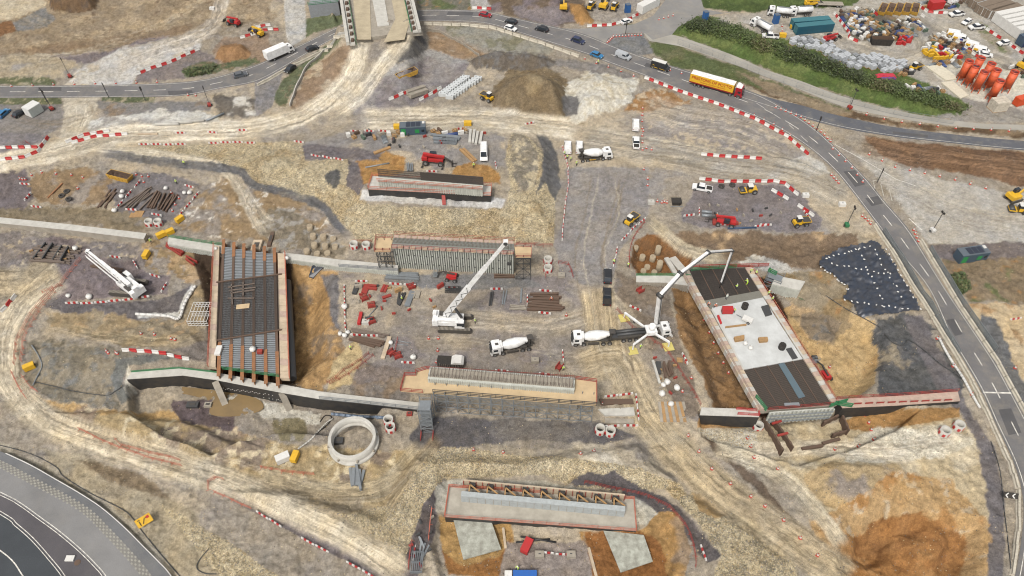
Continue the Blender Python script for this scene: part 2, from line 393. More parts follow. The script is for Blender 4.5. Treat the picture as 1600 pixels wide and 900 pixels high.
# --- right hand
patch((128,98,72), [(1350,212),(1400,220),(1600,238),(1940,262),(1940,320),(1590,292),(1560,282),(1480,268),(1420,262),(1380,246)], 4, 3, mix=[((108,84,64),0.5,0)])
patch((104,84,62), [(1130,118),(1200,134),(1300,165),(1400,190),(1600,206),(1940,215),(1940,242),(1600,217),(1400,198),(1300,178),(1200,150)], 4, 3, mix=[((150,128,98),0.55,0)])
patch((122,112,108), [(1450,382),(1940,375),(1940,420),(1600,408),(1490,408),(1465,400)], 5, 3)
patch((138,120,94), [(1470,405),(1600,404),(1940,420),(1940,480),(1600,474),(1515,472),(1480,425)], 8, 4, mix=[(ORNG,0.62,1),(GRN,0.62,0)])
patch((76,92,48), [(1484,428),(1505,426),(1516,450),(1500,462),(1488,450)], 5, 2, grass=1)
patch((196,174,136), [(1500,476),(1940,474),(1940,760),(1640,720),(1600,640),(1560,560),(1520,500)], 6, 3, mix=[(ORNG,0.62,0)])
patch((112,112,114), [(1530,490),(1556,498),(1580,560),(1610,610),(1598,640),(1570,590),(1540,530)], 6, 3)
# --- compound
patch((176,170,158), COMP, 3, 3, mix=[((160,152,138),0.5,0)])
patch((120,118,114), [(1230,58),(1262,56),(1300,62),(1300,75),(1410,100),(1425,112),(1370,118),(1290,82),(1240,68)], 4, 2)
patch((112,104,90), [(1308,22),(1352,14),(1372,16),(1425,36),(1430,62),(1380,70),(1330,60)], 5, 2, mix=[(GRN,0.6,1),(BRN,0.5,0)])
patch((132,122,104), [(1440,70),(1462,55),(1490,58),(1530,90),(1500,98),(1442,92)], 5, 2)
patch((140,138,134), [(1418,36),(1450,36),(1468,54),(1436,58)], 3, 2)
patch((204,198,180), [(1444,104),(1600,98),(1940,110),(1940,178),(1610,170),(1510,155)], 3, 2)
patch((110,100,96), [(1562,104),(1576,98),(1590,102),(1588,110),(1572,109)], 1, 1)
patch((158,148,128), [(1535,35),(1562,60),(1585,85),(1570,88),(1540,62),(1520,40)], 3, 2, mix=[(GRN,0.5,1)])
patch((150,144,134), [(1430,175),(1500,152),(1600,170),(1940,176),(1940,195),(1600,193),(1500,190)], 4, 3)
# --- grass and bank
patch((96,116,56), [(955,50),(985,38),(1080,24),(1120,30),(1200,58),(1280,68),(1400,112),(1450,130),(1515,165),(1500,178),(1440,180),(1350,158),(1200,110),(1100,68),(1040,53)], 5, 3, grass=1, mix=[((120,128,70),0.5,0),((84,98,50),0.5,1)])
patch((96,112,58), [(1080,-60),(1440,-60),(1330,10),(1150,20),(1100,12)], 4, 2, grass=1, mix=[((70,84,46),0.5,0)])
patch((100,108,68), [(1012,66),(1050,64),(1078,78),(1200,123),(1290,160),(1330,174),(1300,172),(1200,144),(1100,112),(1050,104),(1022,84)], 5, 3, grass=1, mix=[((120,114,84),0.55,0)])
patch((140,124,100), [(1150,112),(1200,126),(1290,162),(1330,176),(1300,178),(1200,146)], 4, 3)
patch((128,128,128), [(945,62),(960,54),(1006,54),(1012,66),(1022,84),(985,88),(950,76)], 3, 2, mix=[((112,112,112),0.5,0)])
# --- left middle
patch((176,160,132), [(-340,205),(60,215),(150,215),(400,212),(400,225),(160,232),(60,250),(-340,330)], 8, 5)
patch((130,124,124), [(-340,215),(60,206),(80,215),(60,240),(-340,255)], 5, 3)
patch((120,110,112), [(-340,275),(40,270),(60,290),(40,330),(-340,345)], 8, 4, mix=[(BRN,0.5,0)])
patch((150,126,94), [(45,285),(60,268),(120,262),(170,268),(190,300),(160,320),(80,320),(50,305)], 8, 4, mix=[(GREY,0.55,0)])
patch((124,118,120), [(170,290),(215,268),(255,270),(310,285),(325,300),(275,345),(240,350),(180,335)], 5, 3)
patch((138,124,100), [(-60,330),(60,322),(200,330),(235,345),(220,365),(100,348),(-60,338)], 8, 4, mix=[(GREY,0.5,0)])
patch((156,132,98), [(300,290),(360,280),(440,300),(490,322),(530,365),(520,385),(440,380),(330,370),(270,350),(290,320)], 9, 5, mix=[(GREY,0.5,0),(CHALK,0.62,1)])
patch((136,124,104), [(420,325),(460,330),(500,360),(540,385),(520,402),(440,390),(400,360)], 8, 4, mix=[((160,156,148),0.5,1)])
patch((124,112,112), [(-60,362),(60,368),(180,380),(220,385),(230,420),(130,400),(60,420),(-60,440)], 8, 4, mix=[(PURP,0.4,0),(TAN,0.6,1)])
patch((128,116,118), [(100,395),(130,395),(200,410),(240,430),(265,432),(260,460),(100,470),(75,460)], 5, 3)
patch((112,106,110), [(75,460),(110,472),(250,470),(300,445),(290,480),(280,492),(210,500),(100,490),(70,480)], 4, 3)
patch((206,204,196), [(213,491),(215,497),(262,495),(280,499),(292,470),(306,448),(298,446),(284,470),(280,488),(262,489)], 3, 1)
patch((158,138,104), [(70,492),(150,488),(215,500),(280,500),(300,450),(320,440),(325,540),(200,540),(80,510)], 8, 4, mix=[(MUD,0.5,0),(SAND,0.6,1)])
patch((158,134,96), [(225,370),(330,390),(330,440),(290,440),(230,420)], 8, 3, mix=[(GREY,0.5,1),(SAND,0.5,0)])
patch((132,122,112), [(265,545),(330,505),(332,570),(290,560)], 3, 2)
patch((128,120,104), [(40,530),(200,545),(215,560),(180,600),(190,640),(100,630),(45,600)], 10, 5, mix=[(MUD,0.5,0),((120,120,116),0.55,1)])
patch((118,118,112), [(172,590),(182,560),(240,552),(270,558),(200,575),(190,600),(205,620),(190,630)], 5, 2)
patch((196,160,102), [(60,620),(150,640),(250,640),(330,660),(420,690),(400,720),(250,700),(100,655)], 9, 5, mix=[((150,132,120),0.52,0),(STONE,0.55,1)])
patch((172,152,116), [(60,640),(110,650),(420,715),(640,720),(640,830),(420,790),(250,740),(80,680)], 9, 6, mix=[(MUD,0.5,0)])
patch((110,96,98), [(268,625),(330,625),(328,648),(368,650),(360,680),(290,668),(266,640)], 4, 2, stone=0.3)
patch((196,190,174), [(200,570),(198,590),(192,605),(200,620),(215,615),(205,600),(208,585)], 3, 2)
patch((196,190,174), [(290,612),(390,620),(500,650),(500,665),(440,662),(365,632),(330,650),(350,625)], 5, 2)
patch((132,122,92), [(425,650),(475,655),(480,690),(440,690),(425,675)], 5, 3, mix=[(GREY,0.6,1)])
patch((176,154,112), [(120,650),(200,646),(330,668),(440,695),(520,700),(640,706),(690,760),(640,800),(560,790),(440,760),(330,745),(200,720),(110,680)], 8, 6, mix=[((130,116,108),0.56,0),(STONE,0.56,1)])
# --- left deck surrounds
patch((168,132,82), [(455,405),(530,428),(528,500),(540,560),(500,610),(455,600)], 6, 4, mix=[((132,118,102),0.56,0),((190,152,96),0.5,1)])
patch((120,116,118), [(500,430),(535,430),(532,520),(518,500),(512,460)], 4, 4)
patch((78,62,48), [(300,392),(458,400),(462,600),(330,600),(322,480)], 3, 4)  # shade beneath the beam deck, painted into the ground colour
# --- central yard
patch((150,140,128), [(530,425),(600,425),(870,430),(940,455),(955,580),(900,600),(640,585),(560,560),(530,500)], 6, 5, mix=[((132,124,124),0.5,0),(TAN,0.52,2)])
patch((128,126,124), [(610,425),(830,430),(850,450),(700,455),(600,440)], 6, 5)
patch((190,168,122), [(540,540),(560,530),(570,560),(600,575),(560,600),(510,610),(520,570)], 6, 3)
patch((132,124,116), [(565,560),(640,580),(640,640),(560,635),(545,610)], 6, 4, mix=[(BRN,0.5,0)])
patch((126,118,118), [(545,585),(600,560),(650,575),(640,590),(560,600)], 6, 4, op=0.5)
patch((104,100,100), [(660,650),(930,660),(1000,680),(900,700),(740,700),(650,712),(640,680)], 5, 4, mix=[((128,120,110),0.52,0)], stone=0.25)
patch((168,156,134), [(740,700),(800,690),(920,690),(1010,690),(1060,740),(1000,740),(800,712)], 7, 5, mix=[((132,124,116),0.52,0),(TAN2,0.6,2)])
# --- stone rubble
patch(STONE, [(170,240),(230,229),(300,226),(470,221),(482,242),(556,252),(566,300),(575,318),(700,326),(790,325),(798,290),(790,250),(797,212),(822,208),(850,240),(868,300),(866,378),(700,380),(560,378),(528,340),(490,315),(430,300),(395,285),(370,265),(280,252)], 4, 2, stone=1.0, mix=[((184,160,116),0.55,0)])
patch((104,102,98), [(506,272),(525,262),(535,275),(526,296),(510,290)], 6, 2, stone=0.5)
patch((150,140,122), [(796,208),(820,206),(842,240),(838,290),(812,300),(800,262)], 6, 4, mix=[(STONE,0.5,1)], stone=0.5)
patch((106,104,102), [(838,210),(852,208),(872,240),(875,290),(866,312),(850,285),(838,305),(846,270),(850,235)], 4, 2)
patch(GREY, [(540,205),(760,205),(790,215),(788,262),(760,255),(700,262),(640,270),(632,248),(600,238),(556,252),(480,240),(475,224)], 5, 3, mix=[(TAN,0.5,0)])
patch((176,134,74), [(552,254),(575,242),(605,238),(634,246),(632,268),(585,284),(560,290)], 3, 2, mix=[((150,108,56),0.52,1)])
patch((176,134,74), [(704,272),(712,259),(735,254),(765,260),(780,272),(784,288),(740,280)], 3, 2, mix=[((150,108,56),0.52,1)])
patch((198,194,186), [(565,296),(780,308),(790,312),(784,326),(700,322),(562,312)], 2, 1)
patch((120,112,116), [(545,250),(560,254),(566,290),(560,305),(540,290),(544,275)], 4, 2, stone=0.4)
patch((122,114,116), [(470,226),(560,232),(600,240),(590,250),(478,248)], 4, 2)
patch(STONE, [(640,704),(700,700),(740,702),(800,712),(900,715),(1000,730),(1060,755),(1075,775),(1060,782),(1040,762),(980,768),(905,760),(850,742),(690,748),(676,790),(650,840),(625,897),(560,868),(480,828),(330,752),(400,765),(470,790),(540,805),(600,790),(640,750)], 4, 2, stone=1.0, mix=[((186,160,112),0.54,0)])
patch((116,108,112), [(330,750),(430,800),(520,845),(600,882),(640,900),(600,905),(500,858),(420,812),(330,768)], 3, 2, stone=0.3)
patch((112,104,108), [(660,790),(690,750),(678,830),(652,905),(624,905),(640,850)], 4, 2, stone=0.3)
patch((184,178,160), [(680,758),(700,748),(850,752),(1000,780),(1050,790),(1040,812),(1000,820),(680,800)], 4, 3)
patch((100,94,98), [(905,742),(925,736),(945,745),(960,735),(980,750),(1000,760),(1040,775),(1060,790),(1110,850),(1125,870),(1105,880),(1060,820),(1010,790),(960,765),(890,755)], 6, 2, stone=0.3)
patch((172,136,78), [(684,806),(800,815),(804,850),(790,896),(770,905),(700,890),(686,840)], 4, 2)
patch((150,104,52), [(690,860),(720,880),(780,870),(800,840),(800,880),(780,900),(700,896)], 6, 3)
patch((170,132,76), [(905,832),(1000,830),(1030,800),(1060,800),(1080,860),(1070,905),(930,905),(916,860)], 4, 2, mix=[((146,128,108),0.55,0)])
patch((146,98,48), [(915,832),(985,825),(1030,845),(1045,905),(925,905)], 6, 3)
patch((146,134,124), [(790,850),(915,845),(930,905),(780,905)], 5, 3)
patch(STONE, [(1060,782),(1080,770),(1120,792),(1180,815),(1240,880),(1250,910),(1110,910),(1125,870),(1100,830)], 5, 3, stone=1.0, mix=[((140,132,112),0.52,1)])
patch((170,140,92), [(1080,770),(1110,770),(1140,800),(1120,812),(1095,800)], 5, 3)
# --- between yard and right deck
patch((140,96,52), [(990,380),(1012,366),(1050,372),(1085,398),(1078,428),(1000,432),(986,410)], 5, 3, mix=[((120,88,56),0.5,1)])
patch((134,120,104), [(960,420),(985,430),(1040,445),(1060,520),(1085,600),(1100,660),(1060,650),(1030,580),(1000,500),(960,460)], 6, 4, mix=[(PURP,0.5,0)])
patch((146,112,72), [(1050,440),(1080,440),(1180,640),(1120,640),(1090,580),(1060,520)], 5, 3, mix=[((112,88,62),0.5,1)])
patch((70,50,36), [(1080,440),(1200,432),(1310,640),(1190,660)], 3, 3)  # dark footprint of the white deck: its shade put into the soil colour
patch((192,162,110), [(1225,480),(1310,478),(1366,500),(1372,560),(1366,600),(1340,622),(1305,622),(1270,560),(1240,520)], 5, 2, mix=[((172,138,88),0.54,0)])
patch((164,142,106), [(1235,470),(1330,482),(1330,510),(1300,540),(1262,525),(1240,500)], 6, 3, mix=[(SAND,0.5,0)])
patch((140,124,102), [(1252,490),(1290,485),(1318,505),(1300,535),(1268,528),(1250,508)], 4, 2, mix=[((112,110,106),0.55,1)])
patch((150,128,92), [(1190,430),(1300,420),(1340,440),(1330,500),(1240,475)], 7, 3, mix=[(ORNG,0.55,1),(MUD,0.5,0)])
patch((98,98,100), [(1366,495),(1440,495),(1500,600),(1500,625),(1370,612),(1372,560)], 16, 4, mix=[((166,150,120),0.47,0),((84,85,88),0.5,1)])
patch((116,110,112), [(1410,495),(1440,492),(1475,560),(1520,650),(1555,700),(1570,780),(1568,905),(1530,905),(1535,760),(1500,650),(1460,600)], 4, 3, mix=[(BRN,0.6,0)])
patch((190,172,136), [(1100,660),(1180,665),(1310,660),(1500,640),(1530,700),(1545,800),(1540,905),(1350,905),(1310,850),(1250,760),(1190,700)], 7, 5, mix=[((198,186,160),0.5,0)])
patch((166,126,72), [(1092,652),(1175,652),(1185,665),(1092,672)], 4, 2)
patch((166,126,72), [(1320,658),(1360,640),(1500,636),(1500,652),(1420,664),(1360,676),(1325,672)], 4, 2)
patch((218,208,184), [(1092,672),(1180,668),(1195,720),(1230,745),(1180,740),(1110,690)], 5, 3, stone=0.6)
patch((218,208,184), [(1330,690),(1370,664),(1420,670),(1480,660),(1520,690),(1480,715),(1400,720),(1320,720)], 7, 4, stone=0.5)
patch((176,152,110), [(1255,740),(1300,722),(1400,725),(1430,745),(1380,780),(1300,795),(1265,775)], 6, 4, mix=[((136,128,124),0.56,0)])
patch((184,150,100), [(1290,900),(1270,860),(1262,815),(1330,785),(1400,735),(1480,745),(1545,812),(1545,905),(1400,960),(1290,950)], 9, 4, mix=[((164,116,58),0.5,0),(TAN,0.62,1)])
patch((162,114,60), [(1318,900),(1322,850),(1360,815),(1440,800),(1510,840),(1500,905),(1400,960),(1325,940)], 12, 5, mix=[((134,92,48),0.55,1),((178,134,80),0.56,0)])
patch((112,96,80), [(1100,680),(1115,690),(1180,745),(1230,800),(1290,850),(1292,860),(1240,830),(1170,755),(1110,700)], 5, 3)
# --- ring road verge
patch((172,162,142), [(-340,520),(-150,620),(0,690),(130,745),(230,800),(330,900),(380,1060),(345,1060),(270,905),(225,853),(125,770),(0,705),(-340,560)], 4, 5, mix=[((140,130,116),0.52,0)])
patch((112,106,92), [(0,700),(60,724),(130,765),(200,820),(262,890),(280,905),(265,905),(220,858),(125,778),(0,712)], 3, 3)
patch((170,156,128), [(60,700),(130,712),(220,752),(300,800),(400,905),(290,905),(200,810),(100,742)], 7, 6, mix=[(MUD,0.52,0)])
patch((120,102,78), [(122,722),(150,722),(200,735),(250,760),(270,780),(220,770),(170,750)], 7, 5, op=0.8)
patch(STONE, [(250,785),(300,815),(390,868),(440,905),(350,905),(300,850)], 5, 3, stone=0.9)
# --- haul tracks
track(TAN2, [(-340,290),(-60,262),(0,254),(90,236),(180,212),(300,206),(400,200),(470,180),(520,150),(552,110),(566,50)], 19, 0.9)
track(TAN2, [(560,185),(640,186),(750,186),(850,196),(905,206)], 22, 0.85)
track(TAN2, [(520,180),(560,150),(600,100),(632,60),(636,30)], 16, 0.8)
track((192,182,166), [(345,-60),(346,0),(335,35),(300,60),(240,80),(170,110)], 14, 0.7)
track(TAN2, [(120,210),(130,185),(125,155)], 16, 0.6)
track(TAN2, [(0,250),(140,232),(300,248),(355,270),(390,330),(415,372)], 9, 0.6)
track(TAN2, [(360,268),(400,320),(430,360)], 8, 0.5)
track((204,190,162), [(100,425),(40,470),(12,520),(8,570),(30,620),(90,665),(200,705),(330,745),(440,790),(560,850),(640,905)], 30, 0.9)
track((180,164,134), [(-340,420),(-60,440),(40,440),(90,410)], 30, 0.8)
track((168,150,116), [(70,505),(130,520),(200,530),(270,535),(330,520)], 12, 0.6)
track((178,162,130), [(400,745),(470,760),(540,770),(600,760),(650,710),(665,690)], 20, 0.8)
track((164,140,100), [(600,800),(640,740),(690,680)], 14, 0.6)
track((186,172,148), [(690,495),(760,500),(860,510),(920,490)], 20, 0.7)
track((188,170,136), [(900,580),(960,560),(985,600),(1010,650),(1060,705),(1130,770),(1230,840),(1330,910)], 36, 0.9)
track((184,166,132), [(930,440),(935,480),(950,560),(960,600)], 34, 0.8)
track((196,182,152), [(1010,340),(1040,365),(1080,395),(1140,405)], 12, 0.8)
track((200,188,162), [(1110,700),(1180,720),(1225,745),(1270,790),(1320,860)], 16, 0.8)
track(TAN2, [(1170,705),(1260,700),(1350,705),(1430,712)], 16, 0.7)
track((172,164,148), [(905,215),(1000,230),(1110,250),(1240,270),(1330,310)], 26, 0.6)
track((176,166,150), [(1000,165),(1060,185),(1150,200),(1230,235)], 30, 0.4)
track((176,166,148), [(1180,30),(1280,45),(1330,70),(1400,90),(1440,75),(1420,40)], 12, 0.6)
track((170,160,144), [(1420,20),(1470,50),(1540,85),(1590,100)], 14, 0.6)
track((104,103,104), [(155,238),(280,256),(370,266),(396,288),(450,303),(500,320),(522,345),(545,372)], 8, 1.0, 0.3, 0.3)
track((136,106,78), [(1340,222),(1450,245),(1600,262),(1800,285)], 20, 0.5, 1.6)
lum_ = (Cc * np.array([0.3, 0.5, 0.2])).sum(-1, keepdims=True); Cc = (Cc * 0.84 + lum_ * np.array([1.04, 1.0, 0.90]) * 0.16)
Cc = Cc ** 1.04 * 1.19 * np.array([0.975, 0.98, 1.0])
# wheel ruts: pairs of narrow dark or pale lines that wander along the haul ways
rr_ = random.Random(11)
def ruts(pts, w, n, cols=((146,130,106),(214,202,178),(134,120,100))):
    for k_ in range((n * 3) // 5):
        off = rr_.uniform(-w, w); c_ = cols[rr_.randrange(len(cols))]; q = []
        for i, (x, y) in enumerate(pts):
            a, b_ = pts[max(0, i-1)], pts[min(len(pts)-1, i+1)]; dx, dy = b_[0]-a[0], b_[1]-a[1]; l = math.hypot(dx, dy)+1e-6
            o_ = off + rr_.uniform(-.25, .25) * w; q.append((x - dy/l*o_, y + dx/l*o_))
        for g_ in (0, 5.5):
            track(c_, [(x, y+g_) for x, y in q], 1.6, 0.28, 0.0, 0.7)
ruts([(0,254),(90,236),(180,212),(300,206),(400,200),(470,180),(520,150),(552,110)], 14, 5); ruts([(560,185),(640,186),(750,186),(850,196),(905,206)], 16, 5)
ruts([(100,425),(40,470),(12,520),(8,570),(30,620),(90,665),(200,705),(330,745),(440,790),(560,850),(640,905)], 24, 9); ruts([(900,580),(960,560),(985,600),(1010,650),(1060,705),(1130,770),(1230,840),(1330,910)], 28, 9)
ruts([(940,265),(930,330),(915,400),(925,460),(945,540),(960,600)], 34, 10); ruts([(905,215),(1000,230),(1110,250),(1240,270),(1330,310)], 24, 9); ruts([(1000,170),(1060,190),(1150,205),(1230,235)], 22, 6)
ruts([(640,490),(720,500),(860,510),(930,490)], 14, 6); ruts([(640,540),(740,535),(860,560),(920,560)], 12, 5); ruts([(400,745),(470,760),(540,770),(600,760),(650,710),(665,690)], 14, 5); ruts([(1330,235),(1400,270),(1500,320),(1600,345)], 24, 8)
ruts([(1110,700),(1180,720),(1225,745),(1270,790),(1320,860)], 10, 4); ruts([(0,100),(120,92),(260,50),(345,0)], 16, 6); ruts([(20,20),(160,60),(300,40),(420,10)], 40, 9, ((128,112,90),(190,172,142))); ruts([(60,650),(150,660),(300,690),(420,720)], 22, 5); ruts([(20,190),(90,200),(150,180),(140,150)], 14, 5)
ruts([(1200,36),(1290,50),(1340,80),(1420,85),(1450,60),(1420,30)], 8, 5, ((150,144,134),(200,196,186))); ruts([(1420,15),(1480,50),(1550,85),(1600,110)], 10, 5, ((150,144,134),(200,196,186))); ruts([(1100,670),(1250,690),(1400,700),(1500,690)], 16, 6)
Cc[..., 2] = np.minimum(Cc[..., 2], Cc[..., 1] * 0.99)
# overall mottling of the soil
n4 = fbm(X * 2.1, Y * 2.1 + 5, 3, 1)
mot = 1 + (n4 - 0.5) * 0.38 + (n3 - 0.5) * 0.42 + (n2 - 0.5) * 0.22 + (n1 - 0.5) * 0.12
tv = (vnoise(TD * 0.55, TS * 0.012, 3) - 0.5) * 0.75 + (vnoise(TD * 0.22, TS * 0.006, 5) - 0.5) * 0.4
mot = mot * (1 + tv * np.clip(TA, 0, 1.4))
Cc *= mot[..., None]
warm = (fbm(X * 0.3, Y * 0.3, 4, 6) - 0.5) * 0.22
Cc[..., 0] *= 1 + warm * 0.5; Cc[..., 2] *= 1 - warm

def grid_mesh(name, X, Y, Z):
    nr, nc = X.shape
    me = bpy.data.meshes.new(name)
    co = np.stack([X, Y, Z], -1).reshape(-1, 3).astype(np.float32)
    me.vertices.add(nr * nc); me.vertices.foreach_set('co', co.ravel())
    idx = np.arange(nr * nc).reshape(nr, nc)
    q = np.stack([idx[1:, :-1], idx[1:, 1:], idx[:-1, 1:], idx[:-1, :-1]], -1).reshape(-1, 4).astype(np.int32)
    me.loops.add(q.size); me.loops.foreach_set('vertex_index', q.ravel())
    me.polygons.add(len(q)); me.polygons.foreach_set('loop_start', np.arange(0, q.size, 4, dtype=np.int32))
    me.polygons.foreach_set('loop_total', np.full(len(q), 4, np.int32))
    me.polygons.foreach_set('use_smooth', np.ones(len(q), bool))
    me.update(); me.validate()
    return me
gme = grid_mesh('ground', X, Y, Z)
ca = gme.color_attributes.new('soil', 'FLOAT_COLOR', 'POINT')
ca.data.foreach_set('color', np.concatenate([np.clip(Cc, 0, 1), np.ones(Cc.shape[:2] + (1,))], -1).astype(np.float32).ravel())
for nm, arr in (('stone', STN), ('grass', GRS), ('track_side', TD), ('track_run', TS), ('track_amount', np.clip(TA, 0, 1.5))):
    at_ = gme.attributes.new(nm, 'FLOAT', 'POINT'); at_.data.foreach_set('value', arr.astype(np.float32).ravel())
def nodes(nt):
    def N(t, **k):
        n = nt.nodes.new('ShaderNode' + t)
        for a, b in k.items():
            if a.startswith('_'): n.inputs[a[1:].replace('_', ' ')].default_value = b
            else: setattr(n, a, b)
        return n
    return N, nt.links.new
gm = bpy.data.materials.new('soil'); gm.use_nodes = True
N, L = nodes(gm.node_tree); bs = gm.node_tree.nodes['Principled BSDF']
bs.inputs['Roughness'].default_value = 0.95; bs.inputs['Specular IOR Level'].default_value = 0.15
geo = N('NewGeometry')
soil = N('Attribute', attribute_name='soil'); stn = N('Attribute', attribute_name='stone'); grs = N('Attribute', attribute_name='grass')
def M(op, a, b=None, c=None, clamp=False):
    n = N('Math', operation=op, use_clamp=clamp)
    for i, v in enumerate((a, b, c)):
        if v is None: continue
        if isinstance(v, (int, float)): n.inputs[i].default_value = v
        else: L(v, n.inputs[i])
    return n.outputs[0]
pos = geo.outputs['Position']
nzA = N('TexNoise', _Scale=0.9, _Detail=8, _Roughness=0.72); L(pos, nzA.inputs['Vector'])
nzB = N('TexNoise', _Scale=4.0, _Detail=4, _Roughness=0.7); L(pos, nzB.inputs['Vector'])
vor = N('TexVoronoi', _Scale=3.4, _Randomness=1.0); L(pos, vor.inputs['Vector'])
vor2 = N('TexVoronoi', _Scale=5.0, _Randomness=1.0); L(pos, vor2.inputs['Vector'])
v2 = N('TexVoronoi', feature='DISTANCE_TO_EDGE', _Scale=3.4); L(pos, v2.inputs['Vector'])
# fine tyre streaks follow the painted run of each haul track
cx = N('CombineXYZ'); td = N('Attribute', attribute_name='track_side'); ts = N('Attribute', attribute_name='track_run'); ta = N('Attribute', attribute_name='track_amount')
L(M('MULTIPLY', td.outputs['Fac'], 0.42), cx.inputs[0]); L(M('MULTIPLY', ts.outputs['Fac'], 0.018), cx.inputs[1])
nzT = N('TexNoise', _Scale=1.6, _Detail=4, _Roughness=0.6); L(cx.outputs[0], nzT.inputs['Vector'])
calm = M('SUBTRACT', 1.0, M('MULTIPLY', ta.outputs['Fac'], 0.45))
fac = M('ADD', M('MULTIPLY', M('MULTIPLY', M('SUBTRACT', nzA.outputs['Fac'], 0.5), 1.5), calm), 1.0)
fac = M('MULTIPLY', fac, M('ADD', M('MULTIPLY', M('SUBTRACT', nzB.outputs['Fac'], 0.5), 1.3), 1.0))
fac = M('MULTIPLY', fac, M('ADD', M('MULTIPLY', M('MULTIPLY', M('SUBTRACT', nzT.outputs['Fac'], 0.5), 1.0), ta.outputs['Fac']), 1.0))
sep = N('SeparateColor'); L(vor.outputs['Color'], sep.inputs[0])
sep2 = N('SeparateColor'); L(vor2.outputs['Color'], sep2.inputs[0])
stv = M('ADD', M('MULTIPLY', M('SUBTRACT', sep.outputs[0], 0.5), 0.55), M('MULTIPLY', M('SUBTRACT', sep2.outputs[0], 0.5), 0.4))
crev = M('MULTIPLY', M('SUBTRACT', 0.16, v2.outputs['Distance'], clamp=True), -2.6)
stv = M('MULTIPLY', M('ADD', stv, crev), stn.outputs['Fac'])
fac = M('MULTIPLY', fac, M('ADD', stv, 1.0))
# scattered pale chippings everywhere
v3 = N('TexVoronoi', _Scale=3.6); L(pos, v3.inputs['Vector']); s3 = N('SeparateColor'); L(v3.outputs['Color'], s3.inputs[0])
chip = M('MULTIPLY', M('LESS_THAN', v3.outputs['Distance'], 0.28), M('GREATER_THAN', s3.outputs[1], 0.86))
fac = M('ADD', fac, M('MULTIPLY', chip, 0.22))
dark = M('MULTIPLY', M('LESS_THAN', v3.outputs['Distance'], 0.33), M('LESS_THAN', s3.outputs[1], 0.10))
fac = M('SUBTRACT', fac, M('MULTIPLY', dark, 0.22))
vm = N('VectorMath', operation='SCALE'); L(soil.outputs['Color'], vm.inputs[0]); L(fac, vm.inputs['Scale'])
gn = N('TexNoise', _Scale=2.2, _Detail=6, _Roughness=0.8); L(pos, gn.inputs['Vector'])
gmx = N('Mix', data_type='RGBA'); gmx.inputs[7].default_value = (0.035, 0.055, 0.016, 1)
L(M('MULTIPLY', M('MULTIPLY', M('SUBTRACT', gn.outputs['Fac'], 0.44), 5.0, clamp=True), M('MULTIPLY', grs.outputs['Fac'], 0.6)), gmx.inputs[0])
L(vm.outputs[0], gmx.inputs[6]); L(gmx.outputs[2], bs.inputs['Base Color'])
bp = N('Bump', _Strength=0.85, _Distance=0.28)
hsum = M('ADD', M('MULTIPLY', nzA.outputs['Fac'], 1.0), M('MULTIPLY', nzB.outputs['Fac'], 0.35))
hsum = M('ADD', hsum, M('MULTIPLY', M('MULTIPLY', M('MINIMUM', v2.outputs['Distance'], 0.2), 1.8), stn.outputs['Fac']))
hsum = M('ADD', hsum, M('MULTIPLY', M('MULTIPLY', nzT.outputs['Fac'], 0.6), ta.outputs['Fac']))
L(hsum, bp.inputs['Height']); L(bp.outputs[0], bs.inputs['Normal'])
gme.materials.append(gm)
ground = bpy.data.objects.new('ground', gme); COL.objects.link(ground); ground['kind'] = 'structure'
